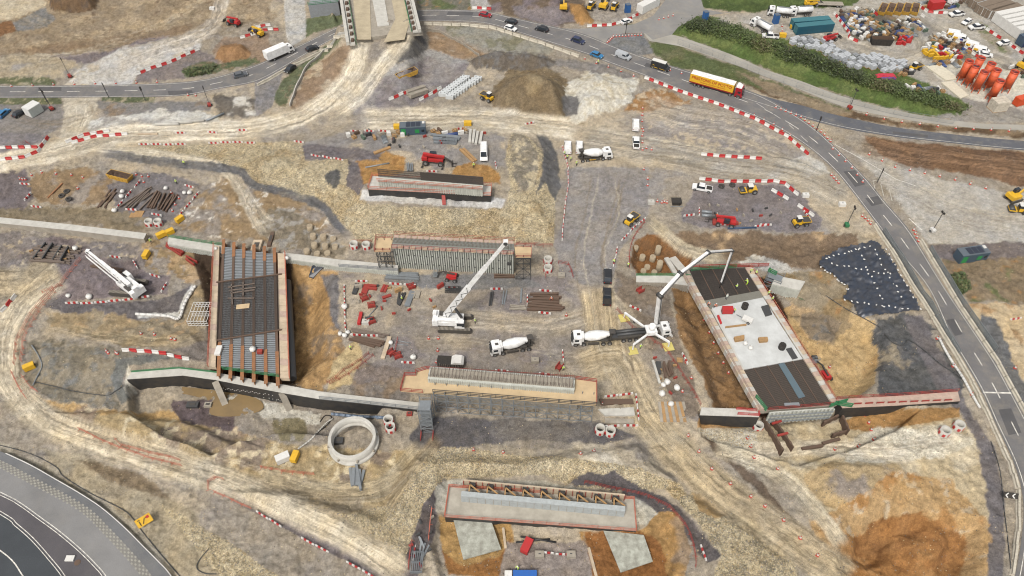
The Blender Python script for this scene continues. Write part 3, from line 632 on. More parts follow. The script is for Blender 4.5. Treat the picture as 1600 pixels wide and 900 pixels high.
# ------------------------------------------------------------------ mesh builder
class MB:
    def __init__(s): s.v = []; s.f = []; s.m = []; s.sm = []; s.mats = []; s.cur = 0
    def use(s, m):
        if m not in s.mats: s.mats.append(m)
        s.cur = s.mats.index(m); return s
    def face(s, ids, smooth=False): s.f.append(tuple(ids)); s.m.append(s.cur); s.sm.append(smooth)
    def add(s, pts): b = len(s.v); s.v += [tuple(p) for p in pts]; return b
    def hexa(s, q):
        """8 points: bottom 4 ccw, top 4 ccw"""
        b = s.add(q)
        for f in ((3,2,1,0),(4,5,6,7),(0,1,5,4),(1,2,6,5),(2,3,7,6),(3,0,4,7)): s.face([b + i for i in f])
    def box(s, c, d, rz=0.0, taper=1.0, M=None):
        x, y, z = d[0]/2, d[1]/2, d[2]/2; q = []
        for zz, t in ((-z, 1), (z, taper)):
            for a, b_ in ((-x,-y),(x,-y),(x,y),(-x,y)):
                a *= t; b_ *= t
                q.append((a*math.cos(rz)-b_*math.sin(rz)+c[0], a*math.sin(rz)+b_*math.cos(rz)+c[1], zz+c[2]))
        if M: q = [tuple(M @ Vector(p)) for p in q]
        s.hexa(q)
    def bar(s, a, b, w, h=None, up=(0,0,1)):
        """a beam of section w x h between two points"""
        a = Vector(a); b = Vector(b); d = b - a
        if d.length < 1e-6: return
        d.normalize(); upv = Vector(up)
        if abs(d.dot(upv)) > 0.95: upv = Vector((1,0,0))
        sd = d.cross(upv).normalized() * (w/2); u = sd.cross(d).normalized() * ((h or w)/2)
        s.hexa([a-sd-u, b-sd-u, b+sd-u, a+sd-u, a-sd+u, b-sd+u, b+sd+u, a+sd+u])
    def tube(s, a, b, r, n=8, r2=None, cap=True, smooth=True):
        a = Vector(a); b = Vector(b); d = (b-a).normalized(); r2 = r if r2 is None else r2
        t = Vector((0,0,1)) if abs(d.z) < 0.9 else Vector((1,0,0))
        p = d.cross(t).normalized(); q = d.cross(p)
        i0 = s.add([a + (p*math.cos(2*math.pi*i/n)+q*math.sin(2*math.pi*i/n))*r for i in range(n)] + [b + (p*math.cos(2*math.pi*i/n)+q*math.sin(2*math.pi*i/n))*r2 for i in range(n)])
        for i in range(n): s.face((i0+i, i0+(i+1)%n, i0+n+(i+1)%n, i0+n+i), smooth)
        if cap: s.face([i0+i for i in range(n)][::-1]); s.face([i0+n+i for i in range(n)])
    def ring(s, c, r0, r1, h, n=24):
        """an open tube with wall: inner r0, outer r1"""
        i0 = s.add([(c[0]+r*math.cos(2*math.pi*i/n), c[1]+r*math.sin(2*math.pi*i/n), c[2]+z) for r, z in ((r1,0),(r1,h),(r0,h),(r0,0)) for i in range(n)])
        for k in range(3):
            for i in range(n): s.face((i0+k*n+i, i0+k*n+(i+1)%n, i0+(k+1)*n+(i+1)%n, i0+(k+1)*n+i), k != 1)
    def prism(s, pts, z0, z1):
        """extrude a ccw xy polygon; z0/z1 may be lists"""
        n = len(pts); za = z0 if hasattr(z0, '__len__') else [z0]*n; zb = z1 if hasattr(z1, '__len__') else [z1]*n
        b = s.add([(p[0], p[1], za[i]) for i, p in enumerate(pts)] + [(p[0], p[1], zb[i]) for i, p in enumerate(pts)])
        ar = sum(pts[i][0]*pts[(i+1)%n][1]-pts[(i+1)%n][0]*pts[i][1] for i in range(n))
        o = (lambda l: l) if ar > 0 else (lambda l: l[::-1])
        s.face(o([b+n+i for i in range(n)])); s.face(o([b+i for i in range(n)][::-1]))
        for i in range(n): s.face(o([b+i, b+(i+1)%n, b+n+(i+1)%n, b+n+i]))
    def profile(s, pts, y0, y1, t0=1.0):
        """side outline in xz extruded across y"""
        n = len(pts)
        b = s.add([(p[0], y0, p[1]) for p in pts] + [(p[0], y1, p[1]) for p in pts])
        ar = sum(pts[i][0]*pts[(i+1)%n][1]-pts[(i+1)%n][0]*pts[i][1] for i in range(n))
        o = (lambda l: l) if ar > 0 else (lambda l: l[::-1])
        s.face(o([b+i for i in range(n)])); s.face(o([b+n+i for i in range(n)][::-1]))
        for i in range(n): s.face(o([b+(i+1)%n, b+i, b+n+i, b+n+(i+1)%n]))
    def blob(s, c, r, seed=0, n=7, m=5, jit=0.15, flat=1.0):
        rr = random.Random(seed); rows = []
        top = s.add([(c[0], c[1], c[2]+r*flat)])
        for j in range(1, m):
            th = math.pi*j/m; row = []
            for i in range(n):
                k = r*(1+rr.uniform(-jit, jit))
                row.append((c[0]+k*math.sin(th)*math.cos(2*math.pi*i/n), c[1]+k*math.sin(th)*math.sin(2*math.pi*i/n), c[2]+k*flat*math.cos(th)))
            rows.append(s.add(row))
        bot = s.add([(c[0], c[1], c[2]-r*flat)])
        for i in range(n):
            s.face((top, rows[0]+i, rows[0]+(i+1)%n), True); s.face((bot, rows[-1]+(i+1)%n, rows[-1]+i), True)
            for j in range(len(rows)-1): s.face((rows[j]+i, rows[j+1]+i, rows[j+1]+(i+1)%n, rows[j]+(i+1)%n), True)
    def build(s, name, parent=None, m=None):
        me = bpy.data.meshes.new(name); me.from_pydata(s.v, [], s.f)
        if m and not s.mats: s.mats = [m]
        for x in s.mats: me.materials.append(x)
        if s.mats and len(s.f): me.polygons.foreach_set('material_index', s.m)
        me.polygons.foreach_set('use_smooth', s.sm); me.update()
        o = bpy.data.objects.new(name, me); COL.objects.link(o)
        if parent: o.parent = parent
        return o
def B(m):
    b = MB(); b.use(m); return b
def tag(o, label=None, cat=None, group=None, kind=None):
    for k, v in (('label', label), ('category', cat), ('group', group), ('kind', kind)):
        if v: o[k] = v
    return o
def empty(name, loc=(0,0,0), rz=0.0):
    o = bpy.data.objects.new(name, None); COL.objects.link(o); o.location = loc; o.rotation_euler = (0, 0, rz); o.empty_display_size = 0.3
    return o
KIDS = {}
def kids(o): return [c for c in bpy.data.objects if c.parent == o] if o.name not in KIDS else KIDS[o.name]
def cache(o):
    KIDS[o.name] = [c for c in bpy.data.objects if c.parent == o]
    for c in KIDS[o.name]: cache(c)
    return o
def copy_tree(o, parent=None):
    c = o.copy(); COL.objects.link(c)
    if parent: c.parent = parent
    for ch in kids(o): copy_tree(ch, c)
    return c
USED = set()
def put(proto, loc, rz=0.0, label=None, group=None, cat=None):
    o = proto if proto.name not in USED else copy_tree(proto)
    if o is proto: USED.add(proto.name)
    o.location = loc; o.rotation_euler = (o.rotation_euler[0], o.rotation_euler[1], rz)
    tag(o, label, cat, group); return o
def heading(a, b): d = b - a; return math.atan2(d.y, d.x)

# ------------------------------------------------------------------ road sheets
def road_mat(name, rgb, dust=0.35, patchy=0.16):
    m = bpy.data.materials.new(name); m.use_nodes = True
    N, L = nodes(m.node_tree); b = m.node_tree.nodes['Principled BSDF']; b.inputs['Roughness'].default_value = 0.88; b.inputs['Specular IOR Level'].default_value = 0.25
    g = N('NewGeometry'); a = N('TexNoise', _Scale=0.12, _Detail=6, _Roughness=0.65); c = N('TexNoise', _Scale=6.0, _Detail=3)
    L(g.outputs['Position'], a.inputs['Vector']); L(g.outputs['Position'], c.inputs['Vector'])
    r = N('ValToRGB'); e = r.color_ramp.elements; q = alb(rgb)
    e[0].position = 0.3; e[0].color = (*[x*(1-patchy) for x in q], 1); e[1].position = 0.72; e[1].color = (*[x*(1+patchy) for x in q], 1)
    L(a.outputs['Fac'], r.inputs[0])
    mx = N('Mix', data_type='RGBA', blend_type='MULTIPLY'); mx.inputs[0].default_value = 0.35
    L(r.outputs[0], mx.inputs[6]); L(c.outputs['Fac'], mx.inputs[7]); 
    dn = N('TexNoise', _Scale=0.22, _Detail=7, _Roughness=0.75); L(g.outputs['Position'], dn.inputs['Vector']); dr = N('ValToRGB'); dr.color_ramp.elements[0].position = 0.48; dr.color_ramp.elements[1].position = 0.8; L(dn.outputs['Fac'], dr.inputs[0]); dm = N('Mix', data_type='RGBA'); dm.inputs[7].default_value = (*alb((176,164,140), .7), 1); df = N('Math', operation='MULTIPLY'); df.inputs[1].default_value = dust; L(dr.outputs[0], df.inputs[0]); L(df.outputs[0], dm.inputs[0]); L(mx.outputs[2], dm.inputs[6]); mx = dm
    sc = N('VectorMath', operation='SCALE'); sc.inputs['Scale'].default_value = 1.2; L(mx.outputs[2], sc.inputs[0]); L(sc.outputs[0], b.inputs['Base Color'])
    return m
ASPH = road_mat('asphalt', (124,122,122)); ASPH2 = road_mat('dark_asphalt', (104,106,112)); PATHM = road_mat('concrete_path', (178,174,164)); LASPH = road_mat('worn_asphalt', (150,148,145))
def pair(A, Bq):
    """sample edge A finely and take the facing point on edge B, always moving forward"""
    a = []; fa = smooth(A, 6)
    for i in range(len(fa)-1):
        n = max(1, int(math.dist(fa[i], fa[i+1]) / 9))
        a += [(fa[i][0]+(fa[i+1][0]-fa[i][0])*j/n, fa[i][1]+(fa[i+1][1]-fa[i][1])*j/n) for j in range(n)]
    a.append(fa[-1]); fb = []; q = smooth(Bq, 6)
    for i in range(len(q)-1): fb += [(q[i][0]+(q[i+1][0]-q[i][0])*j/12, q[i][1]+(q[i+1][1]-q[i][1])*j/12) for j in range(12)]
    fb.append(q[-1]); wb = [P(*p) for p in fb]; k = 0; out = []
    for i, p in enumerate(a):
        w = P(*p); best = min(range(k, min(len(wb), k+160)), key=lambda j: (wb[j]-w).length_squared)
        k = best; out.append(fb[best])
    out[-1] = fb[-1]
    return a, out
def strip(name, A, Bq, z, m, tagit=True):
    """sheet between two traced edges"""
    a, b_ = pair(A, Bq)
    k = B(m); i0 = k.add([P(*p, z) for p in a] + [P(*p, z) for p in b_]); n = len(a)
    for i in range(n-1): k.face((i0+n+i, i0+n+i+1, i0+i+1, i0+i))
    o = k.build(name)
    if tagit: o['kind'] = 'structure'
    return o
def lerp(A, Bq, t):
    A, Bq = pair(A, Bq)
    return [(a[0]*(1-t)+b[0]*t, a[1]*(1-t)+b[1]*t) for a, b in zip(A, Bq)]
strip('main_road', R1N, R1S, 0.012, ASPH)
strip('side_road', R2N, R2S, 0.006, ASPH2)
strip('access_path', PTHN, PTHS, 0.004, PATHM)
k = B(LASPH); jp = [P(*p, 0.008) for p in JUNC]; i0 = k.add(jp)
import mathutils
tri = mathutils.geometry.tessellate_polygon([[Vector(p) for p in jp]])
for t in tri:
    a, b_, c = (jp[i] for i in t); up = (b_-a).cross(c-a).z > 0
    k.face([i0+i for i in (t if up else t[::-1])])
k.build('junction')['kind'] = 'structure'
strip('ring_road_shoulder', RA, RB, 0.0, road_mat('shoulder', (120,121,123), 0.15))
strip('ring_road_rumble_band', RB, RC, 0.004, road_mat('shoulder_light', (140,138,132), .1))
strip('ring_road', RC, RD, 0.008, road_mat('ring_asphalt', (142,141,140), .08))
strip('ring_road_divider', RD, RE, 0.004, road_mat('divider', (100,97,100), .05))
k = B(road_mat('inner_asphalt', (78,82,86), 0)); rr_ = smooth(RE, 6); i0 = k.add([P(*p, 0.008) for p in rr_] + [P(-340, 1062, 0.008)]); n = len(rr_)
for i in range(n-1): k.face((i0+n, i0+i+1, i0+i))
k.build('ring_road_inner_lane')['kind'] = 'structure'
WP = mat('road_paint', (218,215,206), 0.8, var=0.45, scale=1.6, k=0.66)
PATCHM = road_mat('road_repair', (98,97,98), .1)
WP2 = mat('faded_paint', (205,200,188), 0.85, var=0.5, scale=1.2, k=0.5)
def worldline(px, z): return [P(*p, z) for p in px]
def paint(name, px, w, dash=None, gap=None, z=0.02, off=0.0, m=None):
    """painted line along a pixel polyline, width w metres"""
    pts = worldline(px, z); k = B(m or WP); acc = 0.0
    fine = []
    for i in range(len(pts)-1):
        d = pts[i+1]-pts[i]; n = max(1, int(d.length/0.8))
        for j in range(n): fine.append(pts[i] + d*(j/n))
    fine.append(pts[-1])
    for i in range(len(fine)-1):
        a, b_ = fine[i], fine[i+1]; d = (b_-a); l = d.length
        if l < 1e-6: continue
        d /= l; nrm = Vector((-d.y, d.x, 0))
        if dash is None or (acc % (dash+gap)) < dash:
            i0 = k.add([a+nrm*(off-w/2), b_+nrm*(off-w/2), b_+nrm*(off+w/2), a+nrm*(off+w/2)]); k.face((i0, i0+1, i0+2, i0+3))
        acc += l
    o = k.build(name); o['kind'] = 'structure'; return o
def cut(px, u0, u1): return [p for p in px if u0 <= p[0] <= u1]
mid = lerp(R1N, R1S, 0.5)
i_br = [i for i, p in enumerate(mid) if p[0] > 600][0]
paint('road_centre_line', mid, 0.22, 4.0, 4.6)
paint('road_edge_line', lerp(R1N, R1S, 0.93), 0.13)
paint('road_edge_line', lerp(R1N, R1S, 0.07), 0.13)
paint('lane_line', [(1182,161),(1230,192),(1262,222)], 0.15, 3, 3)
paint('road_edge_line', lerp(R2N, R2S, 0.85), 0.12)
paint('stop_line', [(1536,613),(1580,614)], 0.35, z=0.024)
for off in (-0.28, 0.28): paint('double_line', smooth(RD, 6), 0.13, off=off*.8); paint('double_line', smooth(RE, 6), 0.13, off=off*.8)
paint('lane_line', smooth([(-120,792),(0,860),(37,902),(70,960)], 6), 0.2)
# chevrons on the closed lane
for i, (u, v) in enumerate([(1364,282),(1376,287),(1389,294),(1401,301),(1413,310),(1426,316)]):
    paint('chevron', m=WP2, px=[(u+5, v+ (20 if i<4 else 12)), (u, v), (u+44-i*3, v+4+i*0.5)], w=0.2 if i < 4 else 0.11, z=0.012)
paint('lane_line', [(1305,226),(1350,250),(1400,280),(1430,290)], 0.2, z=0.012)
for v0, v1 in ((344,350),(356,361),(370,374)): paint('lane_line', [(1430,v0),(1500,(v0+v1)/2+1),(1620,v1)], 0.12, z=0.012, m=WP2)
paint('lane_line', [(1420,341),(1440,359)], 0.25, z=0.012)
# repair patches and joints in the tarmac
def sheet_px(name, px, z, m):
    k = B(m); i0 = k.add([P(*q, z) for q in px]); a_, b_, c_ = (P(*px[i], z) for i in (0,1,2)); k.face([i0,i0+1,i0+2,i0+3] if (b_-a_).cross(c_-b_).z > 0 else [i0+3,i0+2,i0+1,i0]); k.build(name)['kind'] = 'structure'
for q in ([(1318,268),(1336,266),(1352,288),(1336,292)], [(1352,310),(1372,306),(1380,318),(1362,322)], [(262,142),(300,141),(302,148),(264,149)], [(1010,98),(1040,107),(1036,112),(1006,103)], [(1478,500),(1490,498),(1504,522),(1492,525)], [(1560,640),(1580,638),(1596,676),(1576,680)], [(60,136),(96,136),(96,142),(60,142)], [(700,18),(740,19),(738,24),(698,23)], [(1395,205),(1450,211),(1450,215),(1395,209)]): sheet_px('road_patch', q, 0.016, PATCHM)
# ------------------------------------------------------------------ structures
mCONC = mat('concrete', (206,203,194), 0.85, var=0.16, scale=0.7, bump=0.3)
mCONCD = mat('weathered_concrete', (168,160,146), 0.9, var=0.25, scale=0.6, bump=0.4)
mDECKW = mat('fresh_concrete', (212,214,212), 0.8, var=0.14, scale=0.35)
mWET = mat('wet_concrete', (132,130,120), 0.5, var=0.15, scale=1.5, bump=0.5)
mBLK = mat('black_membrane', (34,37,42), 0.55, var=0.3, scale=0.8)
mSTEEL = mat('grey_formwork', (206,208,198), 0.6, var=0.18, scale=0.9)
mGALV = mat('galvanised_steel', (150,156,160), 0.45, 0.3, var=0.15)
mDKST = mat('dark_steel', (74,76,78), 0.5, 0.2, var=0.2)
mPLY = mat('plywood', (214,188,148), 0.8, var=0.14, scale=0.5)
mPLYP = mat('pale_board', (196,172,156), 0.8, var=0.2, scale=0.8)
mCREAM = mat('cream_formwork', (205,186,160), 0.85, var=0.2, scale=0.5)
mRUST = mat('rusty_steel', (156,104,64), 0.75, var=0.35, scale=1.2)
mRUSTD = mat('brown_steel', (98,76,62), 0.8, var=0.3, scale=1.2)
mREBAR = mat('rebar', (66,60,58), 0.8, var=0.3, scale=2)
mREBARL = mat('rebar_light', (118,104,94), 0.8, var=0.3, scale=2)
mORG = mat('orange_barrier', (206,112,86), 0.6, var=0.12)
mRED = mat('red_plastic', (196,44,46), 0.5, var=0.1)
mREDD = mat('red_steel', (166,52,44), 0.6, var=0.2)
mWHT = mat('white_plastic', (236,234,228), 0.5, var=0.08)
mGRNP = mat('green_edge_mesh', (52,130,84), 0.6, var=0.1)
mBLUE = mat('blue_grey_sheet', (158,164,168), 0.45, 0.2, var=0.15, scale=0.6)
mWOOD = mat('timber', (178,140,92), 0.85, var=0.25)
mDARK = mat('dark_recess', (40,38,36), 0.9, var=0.2)
def bil(c, s, t, z=None):
    a = c[0]*(1-s)+c[1]*s; b = c[3]*(1-s)+c[2]*s; p = a*(1-t)+b*t; p = p.copy()
    if z is not None: p.z = z
    return p
def rail(pts, parent, name='guard_rail', m=None, h=1.1, step=2.4, solid=0.0, zoff=0.0, w=0.07):
    k = B(m or mORG); n_posts = 0
    for i in range(len(pts)-1):
        a, b_ = Vector(pts[i]), Vector(pts[i+1]); a = a+Vector((0,0,zoff)); b_ = b_+Vector((0,0,zoff)); d = b_-a; n = max(1, round(d.length/step))
        for hh in (h, h*0.55, 0.15): k.bar(a+Vector((0,0,hh)), b_+Vector((0,0,hh)), w, w*1.6)
        if solid: k.bar(a+Vector((0,0,solid/2)), b_+Vector((0,0,solid/2)), 0.04, solid)
        for j in range(n+(i == len(pts)-2)):
            q = a+d*(j/n); k.bar(q, q+Vector((0,0,h+0.08)), w, w)
    o = k.build(name, parent); return o
def ztop(ut, vt, ub, vb, zb=0.0):
    y0 = P(ub, vb, zb).y; lo, hi = zb, zb+25
    for _ in range(40):
        m = (lo+hi)/2
        if P(ut, vt, m).y > y0: lo = m
        else: hi = m
    return (lo+hi)/2
def pxwall(name, front, back, zt, zb, mtop, mface, label, cat='wall', ribs=None, front_ribs=True):
    f = [P(*p, zt) for p in front]; b_ = [P(*p, zt) for p in back]
    o = P(*front[0], zt); o = Vector((o.x, o.y, zb)); root = empty(name, o); tag(root, label, cat)
    n = len(f); k = B(mface)
    loc = lambda p, z: (p.x-o.x, p.y-o.y, z-o.z)
    tops, bots = [k.add([loc(p, zt) for p in f+b_])], None
    i0 = tops[0]; i1 = k.add([loc(p, zb) for p in f+b_])
    for i in range(n-1):
        k.face((i1+i, i1+i+1, i0+i+1, i0+i)); k.face((i0+n+i, i0+n+i+1, i1+n+i+1, i1+n+i))
    k.face((i1+n, i1, i0, i0+n)); k.face((i1+n-1, i1+2*n-1, i0+2*n-1, i0+n-1))
    if ribs:
        for i in range(n-1):
            a, b2 = f[i], f[i+1]; d = b2-a; m_ = int(d.length/ribs); nr = Vector((d.y, -d.x, 0)).normalized()
            for j in range(m_):
                q = a+d*((j+0.5)/m_)+nr*0.06
                k.box((q.x-o.x, q.y-o.y, (zt+zb)/2-o.z-0.04), (ribs*0.45, 0.14, zt-zb-0.1), math.atan2(d.y, d.x))
    k.build('wall_face', root)
    k = B(mtop); hh = 0.12
    for i in range(n-1):
        k.hexa([loc(f[i], zt+0.003), loc(f[i+1], zt+0.003), loc(b_[i+1], zt+0.003), loc(b_[i], zt+0.003), loc(f[i], zt+hh), loc(f[i+1], zt+hh), loc(b_[i+1], zt+hh), loc(b_[i], zt+hh)])
    k.build('coping', root)
    return root, f, b_
loc_ = lambda root, pts: [Vector(p)-root.location for p in pts]
# walls
w, f, b_ = pxwall('concrete_wall', [(-60,340),(0,349),(110,360),(225,374)], [(-60,331),(0,340),(110,351),(229,365)], 1.6, -0.8, mCONC, mCONCD, 'long pale concrete wall crossing the left edge above the crawler crane')
w, f, b_ = pxwall('concrete_wall', [(262,381),(300,388),(348,396)], [(264,371),(300,377),(348,384)], 1.4, -4.6, mCONC, mSTEEL, 'short concrete wall with green edge mesh meeting the top left corner of the steel beam deck', ribs=0.5)
rail(loc_(w, b_), w, 'edge_mesh', mGRNP, 1.0)
w, f, b_ = pxwall('concrete_wall', [(442,404),(485,410),(530,417),(575,420),(622,424)], [(442,395),(485,400),(530,406),(575,410),(622,415)], 1.4, -2.6, mCONC, mSTEEL, 'pale concrete wall running from the steel beam deck to the tall grey formwork pier', ribs=0.5)
rail(loc_(w, f[2:]), w, 'guard_rail', mGALV, 1.0)
w, f, b_ = pxwall('concrete_wall', [(198,593),(286,587),(337,594),(440,614),(500,624),(560,630),(658,641)], [(206,582),(280,576),(340,583),(446,602),(500,612),(560,619),(662,630)], 0.8, -3.9, mCONC, mBLK, 'long low concrete wall with black waterproofed face under the near end of the steel beam deck')
rail(loc_(w, f[4:]), w, 'guard_rail', mGALV, 1.1)
rail(loc_(w, b_[:3]), w, 'edge_mesh', mGRNP, 0.6)
k = B(mCONCD)
for (u, v), (u2, v2) in (((336,596),(352,632)), ((440,614),(452,640))):
    k = B(mCONCD); a = P(u, v, 0.7)-w.location; c = P(u2, v2, -3.3)-w.location; k.bar(a, c, 1.3, 0.6); k.build('buttress', w)
k = B(mWHT)
for i in range(34):
    a = (i*0.37) % 1; q = P(340+100*((i*0.618) % 1), 600+20*((i*0.618) % 1), -0.3)-w.location; k.box((q.x, q.y-0.02, q.z-1.9*a), (0.14, 0.08, 0.14))
k.build('tie_marker', w)['kind'] = 'stuff'
w, f, b_ = pxwall('concrete_wall', [(994,441),(1041,442),(1078,447)], [(994,431),(1041,431),(1078,433)], 1.0, -3.6, mCONC, mCONCD, 'short concrete wall left of the top corner of the white concrete deck', ribs=0.5)
rail(loc_(w, b_), w, 'edge_mesh', mGRNP, 0.9)
w, f, b_ = pxwall('concrete_wall', [(1206,444),(1250,454)], [(1212,431),(1258,440)], 1.0, -3.4, mCONC, mSTEEL, 'ribbed concrete wing wall right of the white concrete deck beside the green pond', ribs=0.5)
w, f, b_ = pxwall('concrete_wall', [(1093,649),(1186,652)], [(1096,637),(1184,640)], 0.6, -3.4, mCONC, mBLK, 'low concrete wall left of the near end of the white concrete deck')
rail(loc_(w, [(P(1150,640,0.6)), P(1184,643,0.6), P(1186,650,0.6), P(1152,648,0.6)]), w, 'guard_rail', mRED, 0.9)
w, f, b_ = pxwall('concrete_wall', [(1316,638),(1400,634),(1500,627)], [(1306,624),(1400,619),(1496,612)], 0.8, -3.4, mPLYP, mBLK, 'long concrete wall with red edge rails right of the near end of the white concrete deck')
rail(loc_(w, b_), w, 'guard_rail', mREDD, 1.1, w=0.06)
for i in range(9):
    t = i/8.5; a = P(1334+t*150, 632-t*6, 0.95)-w.location; d = Vector((1.5,0.1,0)); rail([a, a+d], w, 'toe_rail', mREDD, 0.5)
# ---- left deck of steel beams
def deckroot(name, label, corner): r = empty(name, corner); tag(r, label, 'bridge deck'); return r
ZD = 1.9
LD = [P(335,384,ZD), P(446,395,ZD), P(453,593,ZD), P(326,574,ZD)]
dk = deckroot('bridge_deck', 'unfinished bridge deck of brown steel beams with grey metal decking and dark reinforcement', LD[3].copy())
o = dk.location
beams = [((349.6,374.6),(341.6,588)), ((365.8,378.7),(360,591.6)), ((381.3,381),(378.4,594)), ((397,382.7),(396.6,597.4)), ((413.3,385),(415.6,600)), ((428.8,387.6),(434.4,603))]
BW = [(P(*a, ZD), P(*c, ZD)) for a, c in beams]
for i, (a, c) in enumerate(BW):
    k = B(mRUST); a2, c2 = a-o, c-o
    n = 2
    e = (c2-a2).normalized()
    k.bar(a2+Vector((0,0,0.12)), a2+e*5+Vector((0,0,0.12)), 0.75, 0.1); k.bar(c2-e*9+Vector((0,0,0.12)), c2+Vector((0,0,0.12)), 0.75, 0.1)
    k.use(mRUSTD); k.bar(a2+e*5.01+Vector((0,0,0.12)), c2-e*9.01+Vector((0,0,0.12)), 0.6, 0.1)
    k.use(mRUST); k.bar(a2+Vector((0,0,-0.8)), c2+Vector((0,0,-0.8)), 0.14, 1.6); k.bar(a2+Vector((0,0,-1.6)), c2+Vector((0,0,-1.6)), 0.75, 0.1)
    k.build('steel_beam', dk)
def cutp(a, c, t): return a*(1-t)+c*t
for i in range(5):
    k = B(mBLUE); (a0, c0), (a1, c1) = BW[i], BW[i+1]
    t0, t1 = 0.055, 0.935
    A0, A1, C0, C1 = cutp(a0,c0,t0)-o, cutp(a1,c1,t0)-o, cutp(a0,c0,t1)-o, cutp(a1,c1,t1)-o
    nn = 70
    for j in range(nn):
        for (q0, q1, zz, mm) in ((j/nn, (j+0.55)/nn, 0.05, mBLUE), ((j+0.55)/nn, (j+1)/nn, -0.12, mDKST)):
            k.use(mm)
            p = [A0*(1-q0)+C0*q0, A0*(1-q1)+C0*q1, A1*(1-q1)+C1*q1, A1*(1-q0)+C1*q0]
            up = Vector((0,0,zz)); skew = Vector((0, 0.25, 0))
            p = [p[0]-skew, p[1]-skew, p[2]+skew, p[3]+skew]
            k.hexa([x-Vector((0,0,0.15)) for x in p]+[x+up for x in p])
    k.build('deck_panel', dk)
# reinforcement over the middle part
RB0 = [P(341,441,ZD+.2), P(436,428,ZD+.2), P(438,515,ZD+.2), P(336,532,ZD+.2)]
k = B(mREBAR)
for i in range(46):
    s = i/45; k.bar(bil(RB0,s,0)-o, bil(RB0,s,1)-o, 0.05, 0.05)
for i in range(70):
    t = i/69; k.bar(bil(RB0,0,t)-o+Vector((0,0,.06)), bil(RB0,1,t)-o+Vector((0,0,.06)), 0.05, 0.05)
k.build('rebar_mat', dk)
for v0, v1 in ((441,428),(532,515)): k = B(mRUSTD); k.bar(P(338,v0,ZD+.4)-o, P(440,v1,ZD+.4)-o, 0.3, 0.25); k.build('cross_beam', dk)
k = B(mREBARL)
for a, c in (((356,449),(398,443)),((358,454),(400,449)),((360,458),(398,453)),((356,466),(397,466)),((362,444),(363,476)),((380,441),(380,462))): k.bar(P(*a,ZD+.5)-o, P(*c,ZD+.5)-o, 0.25, 0.2)
k.build('rebar_bundle', dk)
for (q, nm) in ((([(335,384),(343,385),(337,574),(326,573)]), 'edge_formwork'), (([(434,396),(445,397),(452,592),(438,591)]), 'edge_formwork')):
    k = B(mCREAM); cc = [P(*p, ZD+0.1)-o for p in q]
    n = 22
    for j in range(n):
        k.use(mCREAM if (j*7+3) % 4 else mPLYP)
        p = [cc[0]*(1-j/n)+cc[3]*(j/n), cc[0]*(1-(j+.97)/n)+cc[3]*((j+.97)/n), cc[1]*(1-(j+.97)/n)+cc[2]*((j+.97)/n), cc[1]*(1-j/n)+cc[2]*(j/n)]
        k.hexa([x-Vector((0,0,.9)) for x in p]+[x+Vector((0,0,.15)) for x in p])
    k.build(nm, dk)
rail([P(335,384,ZD)-o, P(326,574,ZD)-o], dk, 'guard_rail', mORG, 1.2, solid=0.0, w=0.06)
rail([P(446,396,ZD)-o, P(453,592,ZD)-o], dk, 'guard_rail', mORG, 1.1, w=0.06)
rail([P(348,577,ZD+.1)-o, P(436,589,ZD+.1)-o], dk, 'edge_mesh', mGRNP, 1.0)
k = B(mDKST); k.tube(P(449,440,ZD-2)-o, P(457,592,ZD-2)-o, 0.9, 10); k.build('edge_beam', dk)
tag(B(mPLY).__class__ and (lambda kk: (kk.box((0,0,0.3), (2.9,1.3,0.1), R(8)), kk.build('plywood_sheet'))[1])(B(mPLY)), 'loose plywood sheet lying on the dark reinforcement of the steel beam deck', 'plywood').location = P(380,480,ZD+.05)
# ---- white concrete deck
ZR = 1.4
RD_ = [P(1072,421,ZR), P(1172,417,ZR), P(1306,632,ZR), P(1186,641,ZR)]
dr = deckroot('bridge_deck', 'bridge deck with fresh white concrete in the middle and dark reinforcement at both ends', RD_[3].copy()); o = dr.location
k = B(mCONCD); c4 = [x-o for x in RD_]; dn = Vector((0,0,1)); k.hexa([x-dn*1.4 for x in (c4[3],c4[2],c4[1],c4[0])]+[x-dn*0.3 for x in (c4[3],c4[2],c4[1],c4[0])]); k.build('deck_slab', dr)
def sheet(px, z0, z1, m, name, parent, zz): 
    kk = B(m); q = [P(*p, zz)-parent.location for p in px]
    kk.hexa([x+Vector((0,0,z0)) for x in q]+[x+Vector((0,0,z1)) for x in q]); return kk.build(name, parent)
def ccw(px): 
    w_ = [P(*p) for p in px]; a = sum(w_[i].x*w_[(i+1)%4].y-w_[(i+1)%4].x*w_[i].y for i in range(4)); return px if a > 0 else px[::-1]
sheet(ccw([(1112,481),(1192,465),(1254,561),(1160,578)]), -0.29, 0.06, mDECKW, 'concrete_surface', dr, ZR)
sheet(ccw([(1100,470),(1188,454),(1193,465),(1110,481)]), -0.29, 0.02, mWET, 'wet_concrete_edge', dr, ZR)
